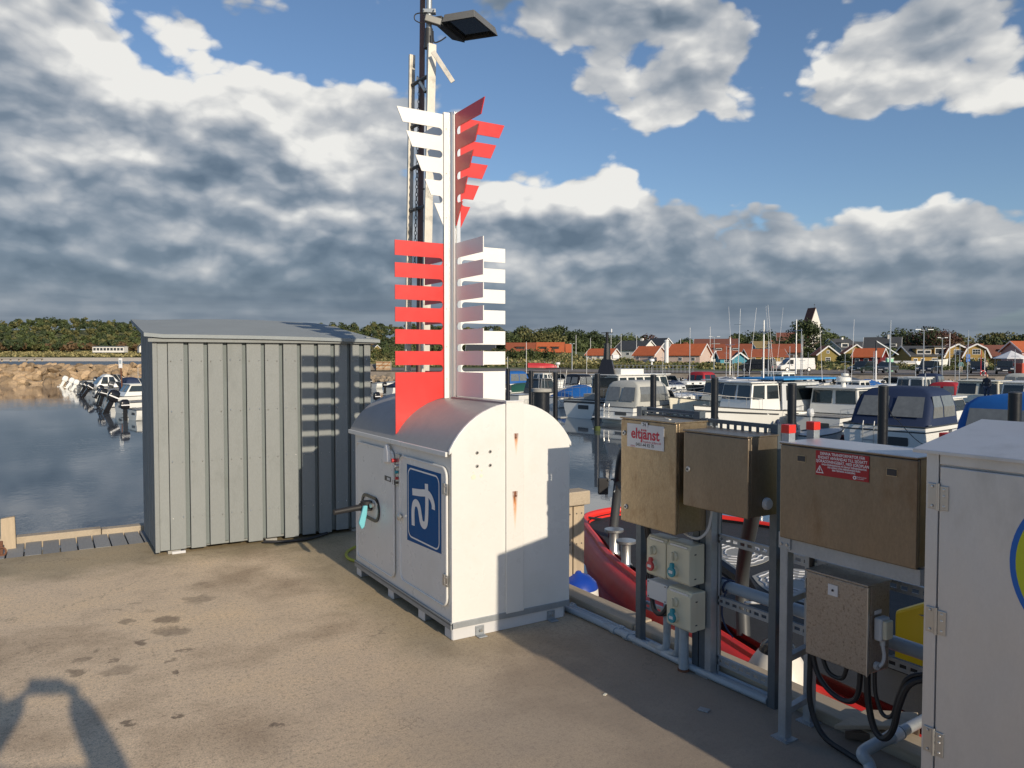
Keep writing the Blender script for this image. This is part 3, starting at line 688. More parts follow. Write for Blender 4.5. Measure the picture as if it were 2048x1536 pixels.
# hoses by the shed
q = MB(); q.tube(smooth_path([(1.62, 6.84, .02), (1.75, 6.77, .018), (1.95, 6.74, .018), (2.10, 6.80, .02), (2.2, 6.87, .02)], 6), .014, 8)
tag(q.build('rubber_hose', M['black'], None, smooth=True), 'black rubber hose lying along the foot of the shed', 'hose')
q = MB(); q.tube(smooth_path([(2.12, 5.75, .015), (2.08, 5.95, .012), (2.15, 6.16, .012), (2.30, 6.25, .03), (2.42, 6.20, .045), (2.5, 6.0, .03)], 8), .012, 8)
tag(q.build('garden_hose', M['hose'], None, smooth=True), 'yellow-green hose curling out behind the white cabinet', 'hose')

# wooden mooring post at the far left and its ring
q = MB(); g = gnd(18, 1095)
q.add([(g.x-.058, g.y-.045, -.05), (g.x+.055, g.y-.045, -.05), (g.x+.055, g.y+.045, -.05), (g.x-.058, g.y+.045, -.05),
       (g.x-.055, g.y-.045, .262), (g.x+.048, g.y-.045, .272), (g.x+.048, g.y+.045, .268), (g.x-.055, g.y+.045, .255)],
      [(0, 1, 2, 3), (4, 5, 6, 7), (0, 1, 5, 4), (1, 2, 6, 5), (2, 3, 7, 6), (3, 0, 4, 7)])
tag(q.build('mooring_post', M['timber_v'], None, bevel=.006), 'short square timber post on the deck at the left edge of the picture', 'post')
q = MB(); c_ = gnd(3, 1112, .0); q.tube([(c_.x+.032*cos(a), c_.y-.0, .035+.035*sin(a)) for a in [2*pi*i/16 for i in range(16)]], .008, 6, closed=True); q.cyl((c_.x, c_.y+.02, .0), (c_.x, c_.y+.02, .12), .012, n=8)
tag(q.build('iron_ring', M['rust'], None, smooth=True), 'rusty iron ring lying by the foot of the timber post', 'ring')

# ================================================================== electric rack
def slotbar(q, p0, p1, h, t=.004, flange=.018, slot=.030, web=.016, out=(1, 0, 0)):
    """a perforated channel lying from p0 to p1 (same height), web upright"""
    p0, p1 = Vector(p0), Vector(p1); L = (p1-p0).length; d = (p1-p0).normalized(); a = Vector(out); zz = Vector((0, 0, 1))
    R = Matrix((d, a, zz)).transposed()
    def bx(s0, s1, z0, z1, w0, w1): q.obox(p0 + d*(s0+s1)/2 + a*(w0+w1)/2 + zz*(z0+z1)/2, (s1-s0, w1-w0, z1-z0), R)
    bx(0, L, h*.68, h, 0, t); bx(0, L, 0, h*.32, 0, t)
    bx(0, L, h-t, h, t, flange); bx(0, L, 0, t, t, flange)
    s = .012; bx(0, s, h*.32, h*.68, 0, t)
    while s < L-.01:
        e = min(s+slot, L-.008); w1 = min(e+web, L); bx(e, w1, h*.32, h*.68, 0, t); s = w1
def channel(q, x, y, z0, z1, w=.041, d=.041, t=.004, back='x'):
    """upright C-channel"""
    q.box(x, x+t, y-w/2, y+w/2, z0, z1); q.box(x+t, x+d, y-w/2, y-w/2+t, z0, z1); q.box(x+t, x+d, y+w/2-t, y+w/2, z0, z1)
    q.box(x+d-t, x+d, y-w/2+t, y-w/2+.012, z0, z1); q.box(x+d-t, x+d, y+w/2-.012, y+w/2-t, z0, z1)
def build_rack():
    r = thing('cable_rack', 'galvanised rack of slotted channels carrying the electric cabinets along the quay edge', 'steel rack', (2.9, 2.85, 0))
    for y, zt in ((3.315, 1.368), (2.865, 1.368), (2.815, 1.335), (2.775, 1.30), (2.372, 1.338)):
        q = MB(); channel(q, 2.88, y, 0.0, zt); q.build('upright', M['galv_dark'] if y != 2.775 else M['galv'], r)
    q = MB(); channel(q, 2.93, 2.79, 0.0, 1.28); q.build('upright', M['galv_dark'], r)
    q = MB(); q.box(2.925, 2.931, 2.742, 2.752, 0, 1.2); q.build('angle_iron', M['galv'], r)
    for p0, p1, h in (((2.925, 3.33, 1.312), (2.925, 2.86, 1.312), .052), ((2.885, 3.29, 1.330), (2.885, 2.89, 1.330), .02), ((2.885, 2.80, 1.275), (2.885, 2.39, 1.275), .060),
                      ((2.925, 2.76, .70), (2.925, 2.34, .70), .045), ((2.925, 2.76, .38), (2.925, 2.34, .38), .045), ((2.925, 2.76, .07), (2.925, 2.34, .07), .045),
                      ((2.925, 2.34, .70), (2.925, 1.5, .70), .045), ((2.925, 2.34, .38), (2.925, 1.5, .38), .045), ((2.925, 3.31, .50), (2.925, 2.86, .50), .045), ((2.925, 3.31, .20), (2.925, 2.86, .20), .045)):
        q = MB(); slotbar(q, p0, p1, h); q.build('slotted_rail', M['galv_dark'] if p0[2] > 1 else M['galv'], r)
    for y in (3.30, 2.80):
        q = MB(); q.box(2.86, 2.93, y-.04, y+.04, .001, .006); q.build('foot_plate', M['galv'], r)
    return r
build_rack()
# guard pipe behind the rack
q = MB(); q.tube([(2.99, 2.83, .465), (2.99, 2.0, .462), (2.99, -.6, .46)], .030, 12)
g_ = tag(q.build('guard_pipe', M['pvc'], None, smooth=True), 'thick grey galvanised pipe running level behind the slotted steel rack', 'pipe')
# rope tied round it
q = MB(); q.tube([(2.99+.036*cos(a), 2.72+.006*i, .465+.036*sin(a)) for i, a in enumerate([2*pi*k/8 for k in range(17)])], .006, 6)
q.tube(smooth_path([(2.955, 2.72, .46), (2.94, 2.73, .40), (2.93, 2.725, .33), (2.935, 2.70, .27), (2.94, 2.66, .235)], 5), .0045, 6)
tag(q.build('rope', M['navy'], None, smooth=True), 'short dark blue rope tied round the guard pipe with its end hanging', 'rope')

def cabinet(name, label, X0, X1, y0, y1, z0, z1, mb='brown', door=True, doorm=None, cat='electric cabinet'):
    r = thing(name, label, cat, (X1, (y0+y1)/2, z0))
    q = MB(); q.box(X0+.022, X1, y0+.003, y1-.003, z0+.003, z1-.004); bo = q.build('housing', M[mb], r, bevel=.004)
    q = MB(); q.box(X0, X0+.018, y0, y1, z0, z1-.006); q.build('door', M[doorm or mb], r, bevel=.005)
    q = MB(); q.box(X0-.006, X1+.004, y0-.002, y1+.002, z1-.004, z1+.004); q.build('top_plate', M[mb], r, bevel=.002)
    return r, bo
def lock(r, X, y, z, rr=.014, sq=False, m='bright'):
    q = MB()
    if sq: q.box(X-.003, X, y-.022, y+.022, z-.022, z+.022)
    else: q.lathe([(rr, 0), (rr, -.004), (rr*.8, -.007), (0, -.007)], (X, y, z), 16, 'x')
    l = q.build('lock', M[m], r, smooth=not sq); q = MB(); q.cyl((X-.007 if not sq else X-.003, y, z), (X-(.009 if not sq else .006), y, z), rr*.42, n=8); q.build('keyhole', M['ink'], l)
# cabinet 1 with the company plate
r1, _ = cabinet('electric_cabinet', 'tall brown steel cabinet with the white company plate, farthest left on the rack', 2.665, 2.88, 2.790, 3.215, .760, 1.322, 'brown')
lock(r1, 2.665, 3.186, 1.240); lock(r1, 2.665, 3.168, .842)
q = MB(); X = 2.664; q.add([(X-.002, 3.160, 1.297), (X-.002, 2.875, 1.297), (X-.002, 2.875, 1.172), (X-.002, 3.160, 1.172), (X, 3.160, 1.297), (X, 2.875, 1.297), (X, 2.875, 1.172), (X, 3.160, 1.172)], [(0, 1, 2, 3), (4, 5, 6, 7), (0, 1, 5, 4), (1, 2, 6, 5), (2, 3, 7, 6), (3, 0, 4, 7)])
pl = q.build('company_plate', M['platesil'], r1)
def lettering(txt, size, X, y, z, m, par, fw=1.0, bold=0.0, name='lettering', R=FACE_NX):
    tb = place(text_mb(txt, size, fw, bold), R, (X, y, z)); return tb.build(name, m, par)
lettering('eltjänst', .078, X-.0026, 3.018, 1.245, M['crimson'], pl, .97, .0022)
lettering('Ängelholm & Bjäre AB', .0155, X-.0026, 2.965, 1.2075, M['crimson'], pl, .98)
lettering('0431-44 92 70', .0245, X-.0026, 3.018, 1.189, M['ink'], pl, .98, .0003)
lettering('eltjänst', .0135, X-.0026, 3.112, 1.179, M['crimson'], pl, 1)
q = MB(); q.box(X-.0045, X-.0022, 2.995, 3.045, 1.284, 1.309); nt = q.build('number_tag', M['platesil'], r1)
lettering('74', .023, X-.005, 3.02, 1.296, M['ink'], nt, 1.1, .0006)
q = MB(); q.obox((2.665+.10, 2.96, 1.328), (.012, .10, .004), Matrix.Rotation(radians(-28), 3, 'Z')); tag(q.build('bone_white_stick', M['cream'], None), 'pale flat stick lying on top of the tall brown cabinet', 'stick')
# cabinet 2
r2, _ = cabinet('electric_cabinet', 'square brown steel cabinet with a round grey plug on its side, middle of the rack', 2.66, 2.858, 2.330, 2.733, .925, 1.292, 'brown2')
lock(r2, 2.66, 2.700, 1.105)
q = MB(); q.lathe([(.028, 0), (.028, -.010), (.022, -.014), (.022, -.020), (0, -.021)], (2.78, 2.330, .985), 20, 'y'); q.build('blanking_plug', M['palegrey'], r2, smooth=True)
# transformer
r3, _ = cabinet('transformer_cabinet', 'long brown transformer cabinet with a red warning notice beside the silver locker', 2.67, 2.93, 1.565, 2.165, .880, 1.285, 'brown2')
q = MB(); q.box(2.664, 2.935, 1.562, 2.168, 1.2855, 1.2905); q.build('lid', M['stain'], r3, bevel=.002)
for y0, y1, z0, z1 in ((2.037, 2.080, 1.215, 1.243), (1.640, 1.684, 1.208, 1.238)):
    q = MB(); q.box(2.6685, 2.672, y0, y1, z0, z1); v = q.build('vent_frame', M['brown'], r3); q = MB(); q.box(2.6675, 2.6685, y0+.003, y1-.003, z0+.003, z1-.003); q.build('vent_opening', M['ink'], v)
q = MB(); q.box(2.667, 2.6695, 1.753, 1.988, 1.172, 1.272); nt = q.build('warning_notice', M['label_red'], r3)
X = 2.6665
for i, (s_, z, sz) in enumerate((('DENNA TRANSFORMATOR FÅR', 1.261, .0158), ('ENDAST ANVÄNDAS TILL SJÖSATT', 1.2455, .0158), ('SJÖRÄDDNINGSBÅT, MED JORDPLAN', 1.230, .0158), ('INGA FÖRÄNDRINGAR PÅ DENNA TRANSFORMATOR', 1.2175, .0092), ('FÅR GÖRAS UTAN MEDGIVANDE FRÅN', 1.208, .0092), ('SSRS TEKNISKA AVDELNING', 1.1985, .0092))):
    lettering(s_, sz, X, 1.8685 - (.008 if i > 2 else 0), z, M['flat_white'], nt, .88, .0003)
lettering('SJÖRÄDDNINGS', .0065, X, 1.786, 1.1865, M['flat_white'], nt); lettering('SÄLLSKAPET', .0065, X, 1.789, 1.180, M['flat_white'], nt)
q = MB(); q.lathe([(.0075, 0), (.0075, -.0004)], (X, 1.812, 1.183), 14, 'x'); em = q.build('round_emblem', M['flat_white'], nt)
q = MB(); q.lathe([(.0035, 0), (.0035, -.0003)], (X-.0005, 1.812, 1.183), 10, 'x'); q.build('emblem_centre', M['label_red'], em)
def tri(c, h, X_): return [(X_, c[0]+h*.60, c[1]-h*.5), (X_, c[0]-h*.60, c[1]-h*.5), (X_, c[0], c[1]+h*.55)]
q = MB(); q.add(tri((1.968, 1.1965), .030, X), [(0, 1, 2)]); w_ = q.build('warning_triangle', M['flat_white'], nt)
q = MB(); q.add(tri((1.968, 1.1955), .021, X-.0004), [(0, 1, 2)]); q.build('triangle_inside', M['label_red'], w_)
q = MB(); X_ = X-.0008; q.add([(X_, a, b_) for a, b_ in ((1.969, 1.2035), (1.966, 1.203), (1.9695, 1.196), (1.9655, 1.197), (1.968, 1.187), (1.9715, 1.193), (1.9725, 1.1985), (1.9715, 1.1985))], [(0, 1, 2, 7), (7, 2, 3, 5, 6), (3, 4, 5)]); q.build('lightning_bolt', M['flat_white'], w_)
# low speckled cabinet
r4, _ = cabinet('electric_cabinet', 'low speckled steel cabinet under the transformer with a white socket on its side', 2.68, 2.825, 1.755, 2.035, .418, .770, 'speck', doorm='speck')
q = MB(); q.box(2.676, 2.684, 1.753, 1.757, .418, .764); q.build('door_edge', M['bright'], r4)
lock(r4, 2.68, 1.908, .715, .012, True, 'platesil')
q = MB(); q.box(2.715, 2.775, 1.722, 1.755, .555, .645); so = q.build('socket_box', M['palegrey'], r4, bevel=.008, seg=3)
q = MB(); q.box(2.722, 2.768, 1.705, 1.723, .565, .638); q.build('socket_lid', M['beige'], so, bevel=.006, seg=3)
q = MB(); q.box(2.72, 2.765, 1.7535, 1.755, .652, .668); q.build('socket_label', M['platesil'], r4)
q = MB(); q.cyl((2.745, 1.735, .555), (2.745, 1.735, .535), .010, n=10); q.tube(smooth_path([(2.745, 1.735, .535), (2.748, 1.730, .50), (2.745, 1.732, .47), (2.735, 1.74, .452)], 5), .007, 8); q.build('socket_cable', M['palegrey'], so, smooth=True)
q = MB(); q.lathe([(.016, 0), (.016, -.012), (.008, -.013), (.008, -.003), (0, -.003)], (2.733, 1.755, .452), 14, 'y'); q.build('cable_gland', M['palegrey'], r4, smooth=True)

# sockets
def socket(label, y0, y1, z0, z1, colr, X0=2.76, X1=2.87):
    r = thing('socket_unit', label, 'power socket', (X1, (y0+y1)/2, z0), 0, 'power sockets on the rack')
    q = MB(); q.box(X0+.012, X1, y0, y1, z0, z1); q.build('back_box', M['beige'], r, bevel=.006, seg=3)
    q = MB(); q.prism([(X0, z0+.008), (X0+.012, z0-.002), (X0+.05, z0-.002), (X0+.05, z1+.002), (X0+.020, z1+.002), (X0, z1-.022)], 'y', y0-.002, y1+.002); q.build('cover', M['beige'], r, bevel=.005, seg=2)
    w = y1-y0; cy = y0+w*.62; H = z1-z0
    q = MB(); q.lathe([(.024, 0), (.024, -.010), (.020, -.013), (0, -.013)], (X0, cy, z0+H*.66), 20, 'x'); sw = q.build('switch_base', M['beige'], r, smooth=True)
    q = MB(); q.box(X0-.030, X0-.012, cy-.006, cy+.006, z0+H*.66-.022, z0+H*.66+.022); q.build('switch_knob', M['beige'], sw, bevel=.004)
    q = MB(); q.lathe([(.030, 0), (.030, -.014), (.026, -.018), (0, -.018)], (X0, cy+.002, z0+H*.27), 20, 'x'); fl = q.build('socket_ring', M['beige'], r, smooth=True)
    q = MB(); q.prism([(cy+.002+.027*cos(a), z0+H*.27+.027*sin(a)) for a in [2*pi*k/18 for k in range(18)]], 'x', X0-.030, X0-.016)
    q.prism([(cy-.012, z0+H*.27+.018), (cy+.016, z0+H*.27+.018), (cy+.012, z0+H*.27+.045), (cy-.006, z0+H*.27+.045)], 'x', X0-.028, X0-.010)
    lid = q.build('socket_lid', M[colr], r, bevel=.003)
    q = MB(); q.box(X0-.0315, X0-.030, cy-.012, cy+.015, z0+H*.27-.007, z0+H*.27+.008); q.build('lid_label', M['platesil'], lid)
    q = MB(); q.box(X0+.003, X0+.006, y0+.02, y1-.02, z1-.019, z1-.010); q.build('cover_label', M['platesil'], r)
    for z in (z0+.03, z1-.05):
        for y in (y0-.0035,): q = MB(); q.box(X0+.035, X0+.048, y, y0, z, z+.006); q.build('screw', M['ink'], r)
    return r
socket('beige socket unit with a red lid under the company plate', 2.965, 3.110, .478, .690, 'redplast', 2.762, 2.86)
socket('beige socket unit with a teal lid, upper right beside the red one', 2.790, 2.952, .487, .692, 'teal')
socket('beige socket unit with a teal lid, lowest on the rack', 2.780, 2.950, .252, .452, 'teal')
r = thing('junction_box', 'pale grey junction box below the socket with the red lid', 'junction box', (2.87, 3.02, .35))
q = MB(); q.box(2.775, 2.87, 2.955, 3.105, .352, .448); q.build('box_base', M['palegrey'], r, bevel=.004)
q = MB(); q.box(2.762, 2.7755, 2.953, 3.107, .350, .450); lid = q.build('box_lid', M['palegrey'], r, bevel=.004)
for y in (2.965, 3.095):
    for z in (.36, .44): q = MB(); q.cyl((2.762, y, z), (2.7605, y, z), .004, n=8); q.build('screw', M['ink'], lid)
# thin printed label strips etc above the sockets, small steel conduits and cables
def cable(name, label, pts, rr, m, cat='cable', n=6, sides=8):
    q = MB(); q.tube(smooth_path(pts, n), rr, sides); return tag(q.build(name, M[m], None, smooth=True), label, cat)
cable('cable', 'white cable looping from under the middle cabinet to the tall one', [(2.82, 2.93, .755), (2.80, 2.84, .735), (2.80, 2.765, .735), (2.82, 2.725, .78), (2.83, 2.712, .85), (2.83, 2.70, .93)], .007, 'palegrey')
cable('cable', 'black cable bundle dropping behind the sockets on the far upright', [(2.80, 3.16, .765), (2.83, 3.165, .65), (2.84, 3.16, .45), (2.83, 3.14, .32), (2.80, 3.08, .27), (2.80, 3.02, .28), (2.82, 2.99, .35)], .013, 'black')
cable('cable', 'second black cable beside the bundle on the far upright', [(2.82, 3.20, .77), (2.86, 3.215, .6), (2.86, 3.20, .36), (2.85, 3.13, .25), (2.84, 3.04, .26), (2.84, 2.98, .33)], .009, 'black')
cable('cable', 'black cable drop in front of the transformer stand leg down to the ground', [(2.83, 2.12, .88), (2.84, 2.13, .6), (2.84, 2.13, .33), (2.83, 2.12, .14), (2.82, 2.05, .03), (2.80, 1.92, .012), (2.78, 1.75, .012), (2.80, 1.55, .012), (2.9, 1.40, .012)], .012, 'black')
cable('cable', 'black cable looping low under the speckled cabinet to its left', [(2.78, 2.10, .70), (2.77, 2.08, .5), (2.77, 2.05, .33), (2.765, 1.98, .26), (2.76, 1.89, .25), (2.76, 1.845, .30), (2.76, 1.835, .425)], .011, 'black')
cable('cable', 'short black cable loop close under the speckled cabinet', [(2.76, 2.02, .42), (2.76, 1.99, .35), (2.76, 1.95, .33), (2.76, 1.91, .345), (2.76, 1.89, .425)], .009, 'black')
cable('cable', 'thick black cable hanging deepest beside the silver locker', [(2.75, 1.80, .42), (2.75, 1.795, .30), (2.75, 1.77, .20), (2.75, 1.73, .17), (2.75, 1.69, .22), (2.75, 1.665, .33), (2.76, 1.63, .42), (2.80, 1.56, .455), (2.86, 1.46, .46)], .013, 'black')
cable('cable', 'thinner black cable inside the thick loop beside the silver locker', [(2.76, 1.775, .42), (2.76, 1.77, .33), (2.76, 1.74, .26), (2.76, 1.70, .27), (2.76, 1.675, .36), (2.77, 1.64, .44), (2.81, 1.56, .47), (2.87, 1.46, .475)], .008, 'black')
for k, (y, lab) in enumerate(((3.075, 'farther of two bent grey conduits rising from the ground under the sockets'), (2.985, 'nearer of two bent grey conduits rising from the ground under the sockets'))):
    cable('conduit', lab, [(2.88, y+.14, .03), (2.88, y+.07, .03), (2.88, y+.015, .05), (2.88, y, .11), (2.88, y, .30)], .021, 'pvc', 'conduit', 5, 10)
r = thing('stub_pipe', 'upright grey pipe standing on the quay under the lowest socket unit', 'pipe', (2.84, 2.90, 0))
q = MB(); q.cyl((2.84, 2.905, .002), (2.84, 2.905, .255), .026, n=16); q.build('pipe', M['pvc'], r, smooth=True)
q = MB(); q.cyl((2.84, 2.905, .0005), (2.84, 2.905, .012), .031, n=16); q.build('pipe_collar', M['rust'], r)
for lab, x0, x1, rr, yy in (('thick grey conduit on the ground along the kerb', 2.868, 2.872, .018, 4.4), ('thin upper grey conduit against the kerb timber', 2.935, 2.935, .014, 4.6), ('middle grey conduit on the ground along the kerb', 2.905, 2.90, .014, 4.6)):
    r = thing('conduit', lab, 'conduit', (x0, 3.5, 0), 0, 'conduits along the kerb')
    q = MB(); q.tube(smooth_path([(x0-.10 if rr > .016 else x0-.02, yy+.1, rr+.002), (x0-.03, yy-.25, rr+.002), (x0, 3.75, rr+.002), (x1, 3.3, rr+.002), (x1, 2.8, rr+.002), (x1+.02, 2.40, rr+.002)], 5), rr, 10); q.build('pipe', M['pvc'], r, smooth=True)
    for y in (4.02, 3.52, 3.40, 2.92): q = MB(); q.cyl((x0, y-.02, rr+.003), (x0, y+.02, rr+.003), rr+.0035, n=12); q.build('sleeve', M['pvc'], r)

# ------------------------------------------------ transformer stand
r = thing('transformer_stand', 'galvanised angle-iron stand with red end caps under the transformer cabinet', 'steel stand', (2.8, 1.9, 0))
for (x, y) in ((2.708, 2.155), (2.925, 2.195), (2.708, 1.59), (2.925, 1.60)):
    q = MB(); q.box(x-.020, x+.020, y-.019, y-.015, .002, 1.345); q.box(x-.020, x-.016, y-.015, y+.02, .002, 1.345); lg = None
    q.box(x+.016, x+.020, y-.015, y+.02, .002, 1.345)
    if x < 2.8 and y < 2: continue
    lg = q.build('leg', M['galv'], r, bevel=.0015)
    q = MB(); q.box(x-.0225, x+.0225, y-.0215, y+.0225, 1.325, 1.362); q.build('end_cap', M['capred'], lg, bevel=.003)
    q = MB(); q.box(x-.045, x+.03, y-.045, y+.04, .0005, .005); q.build('foot_plate', M['galv'], lg)
    q = MB(); q.cyl((x-.034, y-.03, .005), (x-.034, y-.03, .016), .007, n=6); q.build('foot_bolt', M['galv'], lg)
for z in (.115, .345, .60, .855):
    q = MB(); q.bar((2.725, 2.160, z), (2.92, 2.192, z), .03, .028); q.build('cross_tie', M['galv'], r, bevel=.001)
q = MB(); q.box(2.690, 2.694, 1.56, 2.175, .820, .878); q.box(2.694, 2.730, 1.56, 2.175, .874, .878); q.build('bearer', M['galv'], r)
q = MB(); q.box(2.905, 2.909, 1.56, 2.20, .820, .878); q.build('bearer', M['galv'], r)
q = MB(); q.box(2.683, 2.6895, 2.120, 2.180, .83, .90); gp = q.build('gusset_plate', M['galv'], r, bevel=.002)
for y in (2.135, 2.165):
    q = MB(); q.cyl((2.683, y, .85), (2.678, y, .85), .006, n=6); q.build('bolt', M['bright'], gp)

# ------------------------------------------------ silver locker
def build_locker():
    X = 2.33; Y1 = 1.338; Y0 = -.35; XR = 3.04; XM = 2.70; ZE = 1.362
    r = thing('steel_locker', 'large silver steel locker with hinged door and round emblem at the right edge', 'locker', ((X+XR)/2, .5, 0))
    q = MB(); q.box(X+.012, XR, Y0, Y1, .012, ZE); q.build('housing', M['stain'], r, bevel=.004)
    q = MB(); q.box(X, X+.0115, 1.300, Y1, .012, ZE); q.build('corner_post', M['stain'], r, bevel=.002)
    q = MB(); q.box(X-.001, X+.0115, Y0+.02, 1.296, 1.322, ZE); q.build('top_rail', M['stain'], r, bevel=.002)
    q = MB(); q.box(X-.002, X+.0110, .05, 1.2945, .03, 1.3165); d = q.build('door', M['stain'], r, bevel=.003)
    for z in (1.222, .838, .460):
        q = MB(); q.box(X-.005, X-.0004, 1.301, 1.330, z-.040, z+.040); hg = q.build('hinge', M['bright'], r, bevel=.003)
        q = MB(); q.box(X-.0065, X-.0024, 1.266, 1.292, z-.040, z+.036); q.build('hinge_leaf', M['bright'], hg, bevel=.004)
        q = MB(); q.cyl((X-.007, 1.2965, z-.042), (X-.007, 1.2965, z+.042), .0052, n=10); q.build('hinge_pin', M['bright'], hg, smooth=True)
        for y, dz in ((1.315, -.030), (1.315, .030), (1.279, -.028), (1.279, .004), (1.279, .024)):
            q = MB(); q.lathe([(.0045, 0), (.0035, -.002), (0, -.0028)], (X-.0064, y, z+dz), 10, 'x'); q.build('rivet', M['alu'], hg)
    n = 64; c = (.852, 1.075)
    ring = lambda rr: [(X-.0035, c[0]+rr*cos(2*pi*i/n), c[1]+rr*sin(2*pi*i/n)) for i in range(n)]
    q = MB(); q.add(ring(.240)+ring(.2245), [(i, (i+1) % n, n+(i+1) % n, n+i) for i in range(n)]); em = q.build('emblem_ring', M['emblue'], d)
    q = MB(); q.add(ring(.2243), [tuple(range(n))]); q.build('emblem_disc', M['emyellow'], em)
    # low gable roof with overhang
    e = .03; t = .012; vs = []
    for y in (Y0-e, Y1+.028):
        vs += [(X-e, y, ZE+.004), (XM, y, ZE+.078), (XR+e, y, ZE+.004), (XR+e, y, ZE+.004-t), (XM, y, ZE+.078-t), (X-e, y, ZE+.004-t)]
    q = MB(); q.add(vs, [(0, 1, 2, 3, 4, 5), (6, 11, 10, 9, 8, 7), (0, 6, 7, 1), (1, 7, 8, 2), (2, 8, 9, 3), (3, 9, 10, 4), (4, 10, 11, 5), (5, 11, 6, 0)]); rf = q.build('roof', M['stain'], r, bevel=.002)
    q = MB(); q.add([(X+.02, Y1-.01, ZE-.001), (XM, Y1-.01, ZE+.062), (XR-.02, Y1-.01, ZE-.001), (X+.02, Y1-.002, ZE-.001), (XM, Y1-.002, ZE+.062), (XR-.02, Y1-.002, ZE-.001)], [(0, 1, 2), (3, 4, 5), (0, 1, 4, 3), (1, 2, 5, 4), (0, 2, 5, 3)]); q.build('gable_infill', M['stain'], rf)
    for x in (X+.05, XR-.05):
        for y in (Y0+.1, Y1-.08): q = MB(); q.box(x-.03, x+.03, y-.03, y+.03, 0.001, .0115); q.build('foot', M['galv'], r)
build_locker()
# grey drain pipe with elbow
r = thing('drain_pipe', 'grey drain pipe with an elbow and a white joint, low beside the silver locker', 'pipe', (2.72, 1.75, 0))
a = gnd(1722, 1503, .10); b_ = gnd(1790, 1470, .10); c_ = gnd(1862, 1432, .10)
q = MB(); q.tube(smooth_path([gnd(1745, 1560, .04), gnd(1738, 1528, .07), gnd(1725, 1508, .10), a.lerp(b_, .35), b_], 6), .024, 12); q.build('elbow', M['pvc'], r, smooth=True)
dd = (c_-a).normalized()
q = MB(); q.cyl(b_, c_, .022, n=14); q.build('pipe', M['galv'], r, smooth=True)
q = MB(); q.cyl(b_-dd*.03, b_+dd*.028, .0275, n=16); q.build('joint_ring', M['platesil'], r, smooth=True)
q = MB(); q.cyl(b_+dd*.034, b_+dd*.042, .0275, n=16); q.build('joint_ring', M['pvc'], r)
# loose boards by the locker
pts = [(1668, 1450, 1835, 1452, 1836, 1424, 1730, 1418, .085, .020, 'weathered loose board lying on top of another beside the silver locker', 'timber'), (1690, 1462, 1835, 1480, 1840, 1452, 1690, 1440, .045, .035, 'dark wet board lying under the loose weathered one', 'oldwood')]
for (x0, y0, x1, y1, x2, y2, x3, y3, z, th, lab, m_) in pts:
    P = [gnd(x0, y0, z), gnd(x1, y1, z), gnd(x2, y2, z), gnd(x3, y3, z)]
    q = MB(); q.add(P + [p - Vector((0, 0, th)) for p in P], [(0, 1, 2, 3), (4, 5, 6, 7), (0, 1, 5, 4), (1, 2, 6, 5), (2, 3, 7, 6), (3, 0, 4, 7)])
    tag(q.build('loose_board', M[m_], None, bevel=.004), lab, 'board')
q = MB(); g = gnd(1408, 1421); q.obox((g.x, g.y, .004), (.035, .05, .006), Matrix.Rotation(.4, 3, 'Z')); tag(q.build('steel_cover', M['galv'], None, bevel=.001), 'small grey steel plate lying on the quay in the shade', 'plate')
q = MB(); g = gnd(1210, 1390); q.obox((g.x, g.y, .003), (.022, .012, .004), Matrix.Rotation(.4, 3, 'Z')); tag(q.build('wood_chip', M['cream'], None), 'pale wood chip lying on the quay at the edge of the shadow', 'wood chip')

